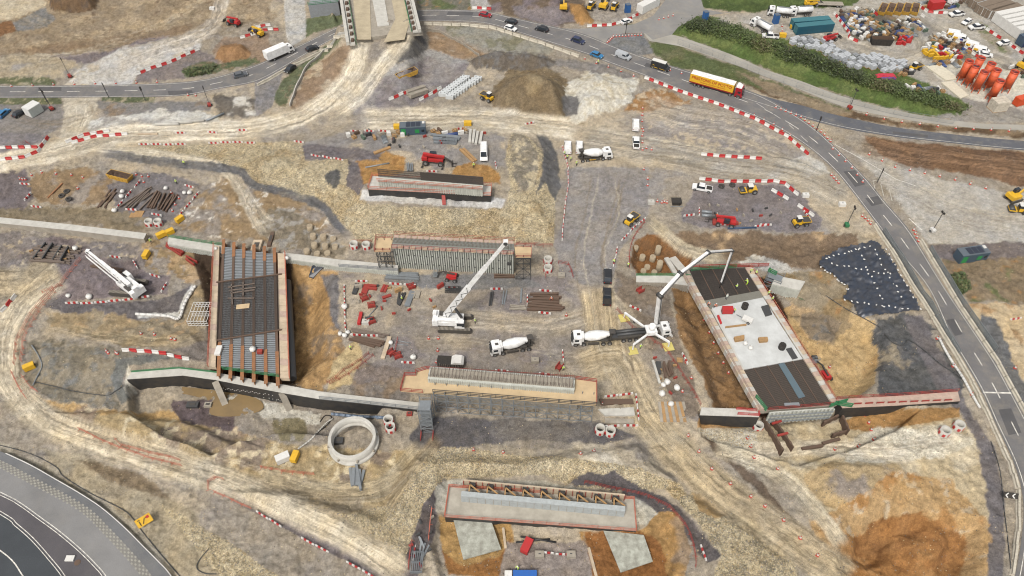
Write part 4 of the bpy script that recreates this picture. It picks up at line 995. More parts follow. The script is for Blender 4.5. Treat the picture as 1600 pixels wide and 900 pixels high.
for q in ([(1077,421),(1165,419),(1188,454),(1100,470)], [(1160,578),(1254,561),(1298,631),(1200,640)]):
    cc = [P(*p, ZR-0.12)-o for p in q]; k = B(mREBAR)
    k.use(mDARK); k.hexa([x-Vector((0,0,.17)) for x in cc[::-1]]+[x-Vector((0,0,.1)) for x in cc[::-1]])
    k.use(mREBAR if q[0][1] < 500 else mREBARL)
    for i in range(56): s = i/55; k.bar(bil(cc,s,0), bil(cc,s,1), 0.07, 0.06)
    k.use(mREBAR)
    for i in range(44): t = i/43; k.bar(bil(cc,0,t)+Vector((0,0,.06)), bil(cc,1,t)+Vector((0,0,.06)), 0.06, 0.06)
    k.build('rebar_mat', dr)
    k = B(mRUSTD)
    for s in (0.18, 0.4, 0.6, 0.82): k.bar(bil(cc,s,0)+Vector((0,0,.12)), bil(cc,s,1)+Vector((0,0,.12)), 0.16, 0.08)
    k.build('spacer_strip', dr)
sheet(ccw([(1216,569),(1225,567),(1258,620),(1248,623)]), 0.0, 0.12, mat('blue_walkway', (96,116,126), 0.6), 'walkway_board', dr, ZR)
sheet(ccw([(1225,630),(1248,629),(1250,634),(1226,635)]), 0.0, 0.12, mBLUE, 'walkway_board', dr, ZR)
for q, ww in (([(1068,432),(1078,431),(1196,640),(1184,641)], 0), ([(1164,419),(1174,418),(1310,630),(1300,632)], 0)):
    k = B(mCREAM); cc = [P(*p, ZR)-o for p in q]; n = 34
    for j in range(n):
        k.use((mCREAM, mPLYP, mCONC)[(j*5+1) % 3])
        p = [cc[0]*(1-j/n)+cc[3]*(j/n), cc[1]*(1-j/n)+cc[2]*(j/n), cc[1]*(1-(j+.95)/n)+cc[2]*((j+.95)/n), cc[0]*(1-(j+.95)/n)+cc[3]*((j+.95)/n)][::-1]
        k.hexa([x-Vector((0,0,1.2)) for x in p]+[x+Vector((0,0,.25)) for x in p])
    k.build('parapet_formwork', dr)
for a_, c_ in (((1112,484),(1162,578)),((1204,478),(1256,560))): k = B(mCONC); k.bar(P(*a_,ZR+.15)-o, P(*c_,ZR+.15)-o, 0.35, 0.3); k.build('kerb_upstand', dr)
rail([P(1186,641,ZR)-o, P(1068,432,ZR)-o], dr, 'guard_rail', mPLYP, 1.1, w=0.09)
rail([P(1172,417,ZR)-o, P(1308,631,ZR)-o], dr, 'guard_rail', mORG, 1.1, w=0.05)
rail([P(1200,641,ZR)-o, P(1300,633,ZR)-o], dr, 'guard_rail', mREDD, 1.1, w=0.05)
rail([P(1077,419,ZR)-o, P(1200,416,ZR)-o], dr, 'edge_mesh', mREDD, 1.0, w=0.1)
rail([P(1080,423,ZR)-o, P(1150,418,ZR)-o], dr, 'edge_mesh', mGRNP, 1.0, w=0.08)
for a, c in (((1180,622),(1196,642)), ((1296,636),(1322,628)), ((1304,632),(1330,636)), ((1200,424),(1212,430))): rail([P(*a,ZR)-o, P(*c,ZR)-o], dr, 'edge_mesh', mGRNP, 1.2, w=0.14)
k = B(mSTEEL); a, c = P(1202,642,ZR)-o, P(1302,635,ZR)-o; k.bar(a-dn*1.9+Vector((0,-.3,0)), c-dn*1.9+Vector((0,-.3,0)), 0.25, 3.6)
for i in range(17):
    q = a*(1-i/16)+c*(i/16); k.bar(q+Vector((0,-.65,-3.9)), q+Vector((0,-.65,0.1)), 0.16, 0.3)
for zz in (-0.6, -1.8, -3.0): k.use(mGALV); k.bar(a+Vector((0,-.9,zz)), c+Vector((0,-.9,zz)), 0.2, 0.16)
k.build('end_formwork', dr)
# scaffold right of the deck
def scaffold(name, label, base, w_, d_, h, nb, lifts, m=mGALV, rz=0.0, nd=1, decked=True, lab_cat='scaffold', stairs=False):
    root = empty(name, base, rz); tag(root, label, lab_cat)
    bw = w_/nb
    for i in range(nb):
        k = B(m); x0, x1 = -w_/2+i*bw, -w_/2+(i+1)*bw
        xs = (x0, x1) if i == nb-1 else (x0,)
        for x in xs:
            for j in range(nd+1):
                y = -d_/2+d_*j/nd; k.bar((x,y,0), (x,y,h+1.0), 0.13)
        for l in range(lifts+1):
            z = max(0.15, h*l/lifts)
            for j in range(nd+1):
                y = -d_/2+d_*j/nd; k.bar((x0,y,z), (x1,y,z), 0.11)
            k.bar((x0,-d_/2,z), (x0,d_/2,z), 0.11)
            if l < lifts:
                z2 = h*(l+1)/lifts
                a, b2 = ((x0, z), (x1, z2)) if (i+l) % 2 else ((x1, z), (x0, z2))
                k.bar((a[0],-d_/2,a[1]), (b2[0],-d_/2,b2[1]), 0.08)
            if stairs and l < lifts:
                z2 = h*(l+1)/lifts; sx = (x0+.3, x1-.3) if l % 2 else (x1-.3, x0+.3)
                k.bar((sx[0],-d_/4,z), (sx[1],-d_/4,z2), 0.7, 0.08, up=(0,1,0)) if False else k.bar((sx[0],0,z+.05), (sx[1],0,z2), d_*0.45, 0.06)
                k.bar(((x0+x1)/2, d_/3, z2), ((x0+x1)/2+0.01, -d_/3, z2), bw*0.9, 0.05)
        k.build('scaffold_bay', root)
    return root
p = P(1205,448,-2.2); scaffold('scaffold_stair', 'small grey scaffold access stair right of the white concrete deck', p, 3.6, 3, 3.6, 1, 3, rz=R(-30), stairs=True)
# ---- tall formwork pier in the yard
T1 = ztop(614,382.6,619,417.5); 
fl, fr = P(619,417.5), P(803,427.6); bl, br_ = P(615,371.5,T1), P(802,383.5,T1)
pr = empty('bridge_pier', fl); tag(pr, 'tall bridge pier in grey ribbed formwork behind the boom of the yard crane', 'bridge pier')
o = fl; fr_ = fr-o; bl_ = Vector((bl.x-o.x, bl.y-o.y, 0)); br2 = Vector((br_.x-o.x, br_.y-o.y, 0)); up = Vector((0,0,T1))
fl0 = Vector((0,0,0)); bl_ = fl0+(bl_-fl0).normalized()*3.2 if bl_.length > 3.2 else bl_; br2 = fr_+(bl_-fl0)
k = B(mat('formwork_gap',(140,143,136),.7)); k.hexa([fl0, fr_, br2, bl_, fl0+up, fr_+up, br2+up, bl_+up])
k.use(mSTEEL)
d = fr_.normalized(); nr = Vector((d.y, -d.x, 0)); n = 54
for i in range(n):
    q = fr_*((i+.5)/n)+nr*0.16; k.box((q.x, q.y, T1/2-0.05), (0.24, 0.3, T1-0.1), math.atan2(d.y, d.x))
k.use(mDKST)
for zz in (0.25*T1, 0.62*T1): 
    for i in range(20): q = fr_*((i+.5)/20)+nr*0.36; k.box((q.x, q.y, zz), (0.3, 0.1, 0.2), math.atan2(d.y, d.x))
k.build('wall_formwork', pr)
k = B(mPLYP); kt = B(mREBAR); up2 = up+Vector((0,0,.003))
for i in range(20):
    a, b2 = i/20, (i+.8)/20; 
    k.use((mPLYP, mCREAM)[i % 2]); q = [fr_*a+nr*0.9, fr_*b2+nr*0.9, fr_*b2+nr*0.05, fr_*a+nr*0.05]; k.hexa([x+up-Vector((0,0,.3)) for x in q]+[x+up for x in q])
    k.build('walkway_board', pr); k = B(mPLYP)
    q = [bl_+(br2-bl_)*a, bl_+(br2-bl_)*b2, bl_+(br2-bl_)*b2-nr*1.0, bl_+(br2-bl_)*a-nr*1.0]; k.hexa([x+up-Vector((0,0,.3)) for x in q]+[x+up for x in q]); k.build('walkway_board', pr); k = B(mPLYP)
k = B(mRUSTD)
for i in range(90):
    q = bl_*0.5+fr_*(0.01+0.98*i/89)+up; k.bar(q+bl_*0.2, q+bl_*0.2+Vector((0,0,0.9)), 0.07); k.bar(q-bl_*0.2, q-bl_*0.2+Vector((0,0,0.9)), 0.07)
k.build('starter_bars', pr)
rail([bl_+up-nr*1.0, br2+up-nr*1.0], pr, 'guard_rail', mREDD, 1.1, w=0.04); rail([fl0+up+nr*0.9, fr_+up+nr*0.9], pr, 'guard_rail', mREDD, 1.1, w=0.04)
for q in ([(588,372),(614,372),(610,393),(585,393)], [(804,385),(831,386),(830,402),(806,402)]):
    cc = [P(*x, T1)-o for x in q]; k = B(mPLY); k.hexa([x-Vector((0,0,.2)) for x in cc[::-1]]+[x for x in cc[::-1]]); k.build('end_platform', pr)
    rail([cc[1], cc[0], cc[3], cc[2]] if q[0][0] < 700 else [cc[0], cc[1], cc[2], cc[3]], pr, 'guard_rail', mREDD, 1.1, w=0.05)
    m_ = sum(cc, Vector())/4; wd = (cc[1]-cc[0]).length
    s = scaffold('support_tower', 'x', m_+Vector((0,0,-T1)), wd*0.85, 3.2, T1-0.4, 2, 4, m=mDKST)
    s.parent = pr; del s['label']; del s['category']
# ---- pier with the plywood deck
T2 = ztop(924,632,924,660) 
def PP(u, v, z=None): return P(u, v, T2 if z is None else z)
o = P(661,645); pq = empty('bridge_pier', o); tag(pq, 'bridge pier with wide orange plywood platform on grey scaffold near the image centre', 'bridge pier')
outl = [(632.6,587),(650,587),(650,582),(667.5,577),(895,592),(932,597),(932,634),(676.5,614),(661,614),(626,611)]
pts = [PP(*x)-o for x in outl]; k = B(mPLY); k.prism([(p.x,p.y) for p in pts], T2-0.25, T2); k.build('plywood_platform', pq)
rail([pts[9], pts[0], pts[1], pts[2], pts[3], pts[4], pts[5], pts[6]], pq, 'guard_rail', mREDD, 1.1, w=0.07); rail([pts[8], pts[9]], pq, 'guard_rail', mREDD, 1.1, w=0.06)
rail([pts[6], pts[7]], pq, 'scaffold_rail', mDKST, 1.2, w=0.08)
a, c = PP(669,597)-o, PP(897,615)-o; d = (c-a); dnm = d.normalized(); nr = Vector((dnm.y, -dnm.x, 0))
k = B(mSTEEL); HB = 1.3
k.hexa([a, c, c-nr*2.9, a-nr*2.9, a+Vector((0,0,HB)), c+Vector((0,0,HB)), c-nr*2.9+Vector((0,0,HB)), a-nr*2.9+Vector((0,0,HB))])
for i in range(66): q = a+d*((i+.5)/66)+nr*0.06; k.box((q.x, q.y, q.z+HB/2-0.02), (0.25,0.2,HB-0.04), math.atan2(d.y,d.x))
k.build('wall_formwork', pq)
k = B(mCONCD); q = [a+dnm*.3-nr*.4, c-dnm*.3-nr*.4, c-dnm*.3-nr*2.5, a+dnm*.3-nr*2.5]; k.hexa([x+Vector((0,0,HB+.003)) for x in q]+[x+Vector((0,0,HB+.12)) for x in q]); k.build('concrete_core', pq)
k = B(mREBARL)
for i in range(74):
    for yy, ln in ((0.45,1.5),(2.4,1.9)):
        q = a+d*((i+.5+rnd.uniform(-.15,.15))/74)-nr*yy+Vector((0,0,HB)); k.bar(q, q+Vector((rnd.uniform(-.08,.08), rnd.uniform(-.08,.08), ln*rnd.uniform(.85,1.1))), 0.075)
for i in range(40): q = a+d*((i+.5)/40)+Vector((0,0,HB+.4)); k.bar(q-nr*.4, q-nr*2.5, 0.07)
k.build('starter_bars', pq)
k = B(mCONCD); fa, fc = P(682,645)-o-nr*2.4, P(900,660)-o-nr*2.4; fa.z = fc.z = 0
k.hexa([fa, fc, fc-nr*3.2, fa-nr*3.2, fa+Vector((0,0,T2-.3)), fc+Vector((0,0,T2-.3)), fc-nr*3.2+Vector((0,0,T2-.3)), fa-nr*3.2+Vector((0,0,T2-.3))]); k.build('pier_wall', pq)
sa, sc = P(682,645)-o, P(924,660)-o; mid_ = (sa+sc)/2
s = scaffold('front_scaffold', 'x', mid_+Vector((0,1.25,0)), (sc-sa).length, 2.2, T2-0.3, 14, 3, m=mGALV, rz=math.atan2((sc-sa).y,(sc-sa).x)); s.parent = pq; del s['label']; del s['category']
st = scaffold('stair_tower', 'grey scaffold stair tower against the left front of the plywood pier platform', P(669,664,0), 2.4, 3.4, T2+0.6, 1, 5, rz=0, stairs=True)
rail([Vector((-1.2,-1.8,0)), Vector((-1.2,-3.6,0))], st, 'guard_rail', mREDD, 1.1); rail([Vector((1.2,-1.8,0)), Vector((1.2,-3.6,0))], st, 'guard_rail', mREDD, 1.1)
# ---- upper pier on the stone bank
zf = G(680,312).z
o = P(576,304,zf); pu = empty('bridge_pier', o); tag(pu, 'low bridge pier with black sided footing on the yellow stone bank at top centre', 'bridge pier')
def box_px(px, zt, zb, m, name, root, face=None):
    q = [P(*x, zt)-root.location for x in px]; k = B(m)
    i0 = len(px); lo = [Vector((x.x, x.y, zb-root.location.z)) for x in q]; hi = q
    k.use(face or m); k.hexa(lo+hi)
    if face:
        k.use(m); k.hexa([x+Vector((0,0,.003)) for x in hi]+[x+Vector((0,0,.1)) for x in hi])
    return k.build(name, root), q
_, q = box_px([(575,296),(767,306),(768,291),(582,275)], zf+1.9, zf-0.6, mCONC, 'footing', pu, mBLK)
rail([q[0], q[1], q[2], q[3], q[0]], pu, 'guard_rail', mORG, 1.1, w=0.06)
def ribwall(px_front_top, dep, zt, zb, root, name, n, m=mSTEEL):
    a, c = (P(*x, zt)-root.location for x in px_front_top); d = c-a; dn_ = d.normalized(); nr_ = Vector((dn_.y, -dn_.x, 0)); hh = zt-zb
    k = B(m); k.hexa([x-Vector((0,0,hh)) for x in (a, c, c-nr_*dep, a-nr_*dep)]+[a, c, c-nr_*dep, a-nr_*dep])
    for i in range(n): q = a+d*((i+.5)/n)+nr_*0.06; k.box((q.x, q.y, q.z-hh/2-.02), (d.length/n*.4, .2, hh-.04), math.atan2(d.y,d.x))
    k.build(name, root); return a, c, nr_
a, c, nr = ribwall([(590,281),(754,294)], 1.6, zf+4.6, zf+1.9, pu, 'wall_formwork', 44)
rail([a+nr*.6, c+nr*.6], pu, 'guard_rail', mORG, 1.0, w=0.06)
k = B(mREBAR)
for i in range(150):
    q = a+(c-a)*(i/149)-nr*1.2; k.bar(q, q+Vector((0,0,2.6)), 0.16 if i > 60 else 0.07)
for zz in (0.5,1.2,1.9,2.5): k.bar(a-nr*1.2+Vector((0,0,zz)), c-nr*1.2+Vector((0,0,zz)), 0.1)
k.build('rebar_cage', pu)
k = B(mREDD); k.bar(P(692,296,zf+2)-o, P(694,320,zf)-o, 0.9, 0.1); k.build('ladder', pu)
# ---- lower pier in the foreground
zl = G(850,830).z
o = P(695,815,zl); pl = empty('bridge_pier', o); tag(pl, 'low bridge pier with concrete wall and timber props in the foreground', 'bridge pier')
_, q = box_px([(695,808),(994,830),(990,780),(702,761)], zl+1.8, zl-0.8, mat('footing_concrete',(184,178,164),.9,var=.2,scale=.4), 'footing', pl, mBLK)
rail([q[0], q[1], q[2]], pl, 'guard_rail', mORG, 1.1, w=0.05); rail([q[2], q[3], q[0]], pl, 'guard_rail', mORG, 1.1, w=0.07)
za = zl+4.3
a, c = P(720,775,za)-o, P(977,799,za)-o; d = c-a; dn_ = d.normalized(); nr = Vector((dn_.y,-dn_.x,0))
k = B(mat('shaded_wall_concrete',(182,188,188),.8,var=.15)); hh = 2.5; ww = 1.0  # cooler grey concrete: the shade of the front face is put into its colour
k.hexa([x-Vector((0,0,hh)) for x in (a+nr*.0, c+nr*.0, c-nr*ww, a-nr*ww)]+[a, c, c-nr*ww, a-nr*ww]); k.use(mCONCD)
for i in range(1, 20): q = a+d*(i/20)+nr*.02; k.box((q.x, q.y, q.z-hh/2), (0.08,.06,hh*.8), math.atan2(d.y,d.x))
k.build('pier_wall', pl)
for i in range(9):
    k = B(mWOOD); q = a+d*((i+.4)/9)-nr*2.6; k.bar(q+Vector((0,0,-.4)), q+dn_*2.0+nr*1.4+Vector((0,0,-.4)), 0.25); k.bar(q+Vector((0,0,-.4)), q+nr*1.6+Vector((0,0,-.4)), 0.25)
    k.use(mBLK); k.box((q.x+.4, q.y+.3, q.z-1.2), (1.2, 1.0, 1.2), math.atan2(d.y,d.x)); k.build('timber_prop', pl)
k = B(mCREAM); k.hexa([x-Vector((0,0,hh)) for x in (a-nr*3.2, c-nr*3.2, c-nr*3.5, a-nr*3.5)]+[x-Vector((0,0,.3)) for x in (a-nr*3.2, c-nr*3.2, c-nr*3.5, a-nr*3.5)]); k.use(mREDD)
for i in range(26): q = a+d*(i/25)-nr*3.1; k.bar(q-Vector((0,0,hh)), q-Vector((0,0,.2)), .12)
k.build('rear_formwork', pl)
# blinding slabs in the two pits
mSLAB = mat('streaked_concrete', (170,172,160), 0.85, var=0.45, scale=0.8, bump=0.2)
for q, lb in (([(708,810),(768,815),(783,858),(724,874)], 'skewed square concrete slab in the left orange pit of the foreground pier'), ([(943,829),(1006,836),(1020,877),(970,894)], 'skewed square concrete slab in the right orange pit of the foreground pier')):
    ws = [G(*x) for x in q]; zz = max(w_.z for w_ in ws)+0.15; base = P(*q[3], zz-.4); k = B(mSLAB); pp = [P(*x, zz)-base for x in q][::-1]
    k.hexa([x-Vector((0,0,.3)) for x in pp]+pp); tag(k.build('concrete_slab'), lb, 'concrete slab').location = base
# ---- manhole shaft ring
c0 = G(553,692); k = B(mCONC); k.ring((0,0,0), 3.9, 5.0, 0.7, 40); k.ring((0,0,0.7), 4.05, 4.6, 1.7, 40); rg = empty('shaft_ring', c0); tag(rg, 'large round concrete shaft ring below the end of the long low wall', 'concrete ring')
k.build('ring_wall', rg); k = B(mCONCD)
for i in range(8):
    an = i*math.pi/4+.3; k.box((4.8*math.cos(an), 4.8*math.sin(an), 0.95), (.5,.3,.5), an)
k.build('ring_bracket', rg)
# ---- flyover at the top
ZB = 6.6
bo = P(530,30,0); br = empty('road_bridge', bo); tag(br, 'unfinished road bridge with haul tracks and pale parapets crossing the main road', 'bridge')
k = B(mCONCD); q = [P(544,62,ZB), P(660,48,ZB), P(628,-40,ZB), P(524,-40,ZB)]; q = [x-bo for x in q]
k.hexa([x-Vector((0,0,1.6)) for x in q]+q); k.build('bridge_slab', br)
mHAUL = mat('haul_dirt', (192,178,150), 0.95, var=0.2, scale=0.4, bump=0.5)
for A, C in (([(549,-40),(552,0),(558,62)], [(577,-40),(578,0),(580,62)]), ([(608,-40),(612,0),(618,30),(600,66)], [(626,-40),(632,0),(640,34),(632,62)])):
    k = B(mHAUL); n = len(A)
    for i in range(n-1):
        qq = [P(*A[i+1],ZB+.02)-bo, P(*C[i+1],ZB+.02)-bo, P(*C[i],ZB+.02)-bo, P(*A[i],ZB+.02)-bo]; k.hexa(qq+[x+Vector((0,0,.15)) for x in qq])
    k.build('haul_track', br)
k = B(mCONC); qq = [P(590,42,ZB+.02)-bo, P(608,40,ZB+.02)-bo, P(594,-40,ZB+.02)-bo, P(574,-40,ZB+.02)-bo]; k.hexa(qq+[x+Vector((0,0,.2)) for x in qq]); k.build('median_slab', br)
for top, bot in (((527,-40),(544,70)), ((634,-40),(656,50))):
    k = B(mCONC); a, c = P(*top,ZB)-bo, P(*bot,ZB)-bo; k.bar(a+Vector((0,0,.4)), c+Vector((0,0,.4)), 1.0, 1.2); sgn = 1 if top[0] < 580 else -1
    for off in (1.4,): k.bar(a+Vector((off*sgn,0,-.1)), c+Vector((off*sgn,0,-.1)), 1.6, .5)
    k.build('parapet', br)
    rail([a+Vector((2.6*sgn,0,.1)), c+Vector((2.6*sgn,0,.1))], br, 'edge_mesh', mGRNP, 1.1, w=0.12)
    for i in range(12): k = B(mRUSTD); q2 = a*(1-(i+.5)/12)+c*((i+.5)/12)+Vector((1.6*sgn,0,.5)); k.box(q2, (.8,1.3,.8)); k.build('bearing_recess', br)
# blue grey side wall of the underpass left of the flyover
k = B(mat('abutment_concrete',(150,154,158),.85,var=.15)); a, c = P(486,29,0)-bo, P(532,24,0)-bo
k.hexa([a, c, c+Vector((0,14,0)), a+Vector((0,14,0)), a+Vector((0,0,4.8)), c+Vector((0,0,4.8)), c+Vector((0,14,4.8)), a+Vector((0,14,4.8))]); k.build('abutment_wall', br)
rail([a+Vector((0,0,4.8)), c+Vector((0,0,4.8))], br, 'guard_rail', mGRNP, 1.1, w=.08)
# ------------------------------------------------------------------ vehicles and plant, front along +X, origin on the ground
mGLASS = mat('vehicle_glass', (48,56,64), 0.15, 0.0, var=0.05)
mTYRE = mat('tyre_rubber', (42,42,44), 0.9, var=0.3)
mRIM = mat('wheel_rim', (170,172,174), 0.4, 0.5, var=0.1)
mLAMP = mat('lamp_lens', (230,232,228), 0.2, var=0.02)
mTAIL = mat('tail_lens', (170,30,28), 0.3, var=0.02)
mCHAS = mat('chassis', (66,64,62), 0.7, var=0.3)
mYEL = mat('plant_yellow', (226,178,40), 0.5, var=0.15, k=0.7)
mYELO = mat('dirty_yellow', (206,160,58), 0.6, var=0.3)
mCAR = {}
def paint_mat(c):
    if c not in mCAR: mCAR[c] = mat('vehicle_paint_%s' % c, {'white':(240,240,238),'black':(44,47,52),'navy':(48,58,92),'blue':(56,132,184),'silver':(190,194,198),'red':(170,32,44),'grey':(98,102,108),'darkred':(150,36,40)}[c], 0.32, var=0.2 if c == 'white' else 0.08, scale=.9, k=0.7 if c == 'white' else 0.62)
    return mCAR[c]
def wheels(root, xs, y, r=0.34, w=0.24, n=12):
    for x in xs:
        for s in (-1, 1):
            k = B(mTYRE); k.tube((x, s*(y-w/2), r), (x, s*(y+w/2), r), r, n)
            k.use(mRIM); k.tube((x, s*(y+w/2-.01), r), (x, s*(y+w/2+.02), r), r*0.55, 8); k.build('wheel', root)
def car(color, kind='car'):
    L_, W_, H_ = {'car':(4.3,1.8,1.48),'suv':(4.7,1.9,1.72),'van':(5.2,1.98,2.0),'bigvan':(6.0,2.05,2.55),'pickup':(5.3,1.9,1.8)}[kind]
    root = empty({'car':'car','suv':'car','van':'van','bigvan':'van','pickup':'pickup_truck'}[kind]); c = paint_mat(color); l = L_/2; w_ = W_/2
    if kind in ('car','suv'): low = [(-l,.3),(l-.1,.28),(l,.55),(l-.15,.78),(l-1.15,.95),(-l+.35,1.0),(-l,.9)]; gh = (l-1.15, l-1.75, -l+.75, -l+.3, .95, H_)
    elif kind == 'pickup': low = [(-l,.45),(l-.1,.4),(l,.65),(l-.1,.95),(l-1.2,1.08),(-l,1.08)]; gh = (l-1.2, l-1.75, -.55, -.75, 1.06, H_)
    else: low = [(-l,.35),(l-.1,.35),(l,.6),(l-.12,1.0),(l-.9,1.2),(l-.95,1.25),(-l,1.25)]; gh = (l-.9, l-1.5, -l+.1, -l, 1.22, H_)
    k = B(c); k.profile(low, -w_, w_); k.build('body', root)
    x0, x1, x2, x3, z0, z1 = gh; a = w_-.04; b_ = w_-.2
    van = kind in ('van','bigvan')
    k = B(mGLASS if not van else c); q = [(x3,-a,z0),(x0,-a,z0),(x0,a,z0),(x3,a,z0),(x2,-b_,z1-.06),(x1,-b_,z1-.06),(x1,b_,z1-.06),(x2,b_,z1-.06)]; k.hexa(q); k.build('cabin' if van else 'windows', root)
    if van:
        k = B(mGLASS); k.hexa([(x0-.02,-a+.15,z0+.02),(x0+.03,-a+.15,z0+.02),(x0+.03,a-.15,z0+.02),(x0-.02,a-.15,z0+.02),(x1-.02,-b_+.1,z1-.12),(x1+.03,-b_+.1,z1-.12),(x1+.03,b_-.1,z1-.12),(x1-.02,b_-.1,z1-.12)])
        k.build('windscreen', root)
        for s in (-1,1):
            k = B(mGLASS); k.hexa([(x1-1.0,s*(a+.01),z0+.05),(x0-.15,s*(a+.01),z0+.05),(x0-.15,s*(a-.03),z0+.05),(x1-1.0,s*(a-.03),z0+.05),(x1-1.0,s*(b_+.06),z0+.55),(x1-.05,s*(b_+.06),z0+.55),(x1-.05,s*(b_),z0+.55),(x1-1.0,s*(b_),z0+.55)]); k.build('side_window', root)
    k = B(c); k.hexa([(x2-.02,-b_-.02,z1-.059),(x1+.02,-b_-.02,z1-.059),(x1+.02,b_+.02,z1-.059),(x2-.02,b_+.02,z1-.059),(x2+.06,-b_+.05,z1+.02),(x1-.06,-b_+.05,z1+.02),(x1-.06,b_-.05,z1+.02),(x2+.06,b_-.05,z1+.02)]); k.build('roof', root)
    if kind == 'pickup':
        k = B(mDARK); k.box((-l+.85,0,1.09), (1.5,1.5,.04)); k.build('load_bed', root)
    wheels(root, (l-.85, -l+.85), w_-.08, .36 if kind == 'car' else .4)
    for s in (-1, 1):
        k = B(mLAMP); k.box((l-.06, s*(w_-.3), .68), (.12,.4,.16)); k.build('headlight', root)
        k = B(mTAIL); k.box((-l, s*(w_-.2), .85), (.06,.25,.22)); k.build('tail_light', root)
    k = B(mDARK); k.box((l+.0,0,.45), (.08,1.2,.18)); k.build('grille', root)
    return root
def cab(root, x, w=2.45, h=2.9, c=None, ln=2.2, z=0.55):
    c = c or paint_mat('white'); y = w/2
    k = B(c); k.profile([(x-ln,z),(x-.05,z),(x,z+.5),(x-.08,z+1.25),(x-.45,h-.15),(x-.8,h),(x-ln,h)], -y, y); cb = k.build('cab', root)
    k = B(mGLASS); k.hexa([(x-.12,-y+.12,z+1.2),(x+.0,-y+.12,z+1.2),(x+.0,y-.12,z+1.2),(x-.12,y-.12,z+1.2),(x-.52,-y+.16,h-.25),(x-.37,-y+.16,h-.25),(x-.37,y-.16,h-.25),(x-.52,y-.16,h-.25)]); k.build('windscreen', cb)
    for s in (-1,1): k = B(mGLASS); k.box((x-1.1, s*(y+.005), z+1.55), (.9,.03,.65)); k.build('side_window', cb)
    for s in (-1,1):
        k = B(mLAMP); k.box((x+.01, s*(y-.35), z+.35), (.05,.45,.2)); k.build('headlight', cb)
        k = B(mDARK); k.box((x-.15, s*(y+.18), z+1.6), (.12,.25,.5)); k.build('mirror', cb)
    k = B(mDARK); k.box((x+.01,0,z+.75), (.05,1.5,.45)); k.build('grille', cb)
    k = B(mCHAS); k.box((x-1.5,0,h+.03),(.7,.6,.06)); k.build('roof_hatch', cb)
    for s in (-1,1): k = B(mCHAS); k.box((x-1.1,s*(y+.01),z+.35),(1.3,.05,.5)); k.build('step_panel', cb)
    return cb
def mixer():
    root = empty('mixer_truck'); cab(root, 4.6)
    k = B(mCHAS); k.box((-.3,0,.95), (8.6,.9,.35)); k.box((-.2,1.05,.75), (2.4,.35,.5)); k.box((-.2,-1.05,.75), (2.4,.35,.5)); k.build('chassis', root)
    wheels(root, (3.7, 1.9, -2.4, -3.8), 1.08, .52, .3)
    k = B(paint_mat('white')); prof = [(1.9,.35,2.0),(1.7,.75,2.02),(.6,1.15,2.15),(-1.2,1.15,2.35),(-3.4,.62,2.75),(-3.7,.5,2.8)]
    for (a,ra,za),(b_,rb,zb) in zip(prof, prof[1:]): k.tube((a,0,za),(b_,0,zb), ra, 18, rb, cap=False)
    k.tube((1.95,0,2.0),(1.9,0,2.0), .3, 18, .35)
    k.build('drum', root)
    k = B(mCHAS); k.box((-3.9,0,2.0), (.25,1.6,2.2)); k.box((-4.2,0,3.35), (.9,.9,.5), taper=1.5); k.bar((-4.3,0,2.2), (-5.0,0,1.1), .5, .2); k.tube((-3.0,.9,2.0),(-3.0,.9,3.2),.06,6); k.box((-2.6,0,1.45),(1.6,2.1,.25)); k.build('chute', root)
    k = B(paint_mat('white')); k.box((2.15,0,2.0), (.5,1.9,1.5)); k.build('water_tank', root)
    k = B(mYELO); k.box((-1.2,-1.2,.75), (2.2,.06,.3)); k.build('side_guard', root)
    return root
def tanker():
    root = empty('tanker_truck'); cab(root, 4.0)
    k = B(mCHAS); k.box((-.3,0,.95), (7.6,.9,.35)); k.build('chassis', root); wheels(root, (3.1,-1.6,-2.9), 1.08, .5, .3)
    k = B(paint_mat('white')); k.tube((1.3,0,2.1),(-3.9,0,2.1), 1.05, 16); k.build('tank', root); k = B(mGALV); k.box((-1.3,0,3.2), (4.4,.6,.1)); k.build('walkway', root)
    return root
def boxtruck():
    root = empty('box_truck'); cab(root, 4.9, h=2.8)
    k = B(mCHAS); k.box((0,0,.9), (9,.9,.3)); k.build('chassis', root); wheels(root, (4.0,-2.6), 1.05, .48, .3)
    k = B(paint_mat('white')); k.box((-1.05,0,2.35), (7.5,2.5,2.5)); k.build('cargo_box', root)
    k = B(mDARK)
    for s in (-1,1): k.box((-.5, s*1.15, .75), (3.5,.06,.4))
    k.build('side_guard', root); return root
def textmesh(txt, size, m, name, parent, loc, rot, extr=0.01, sx=1.0):
    cu = bpy.data.curves.new('t', 'FONT'); cu.body = txt; cu.size = size; cu.extrude = extr; cu.align_x = 'CENTER'; cu.align_y = 'CENTER'; cu.offset = 0.012*size
    t = bpy.data.objects.new('t', cu); COL.objects.link(t); bpy.context.view_layer.update()
    me = bpy.data.meshes.new_from_object(t.evaluated_get(bpy.context.evaluated_depsgraph_get())); bpy.data.objects.remove(t); bpy.data.curves.remove(cu)
    me.materials.clear(); me.materials.append(m); me.name = name; o = bpy.data.objects.new(name, me); COL.objects.link(o)
    if parent: o.parent = parent
    o.location = loc; o.rotation_euler = rot; o.scale = (sx,1,1); return o
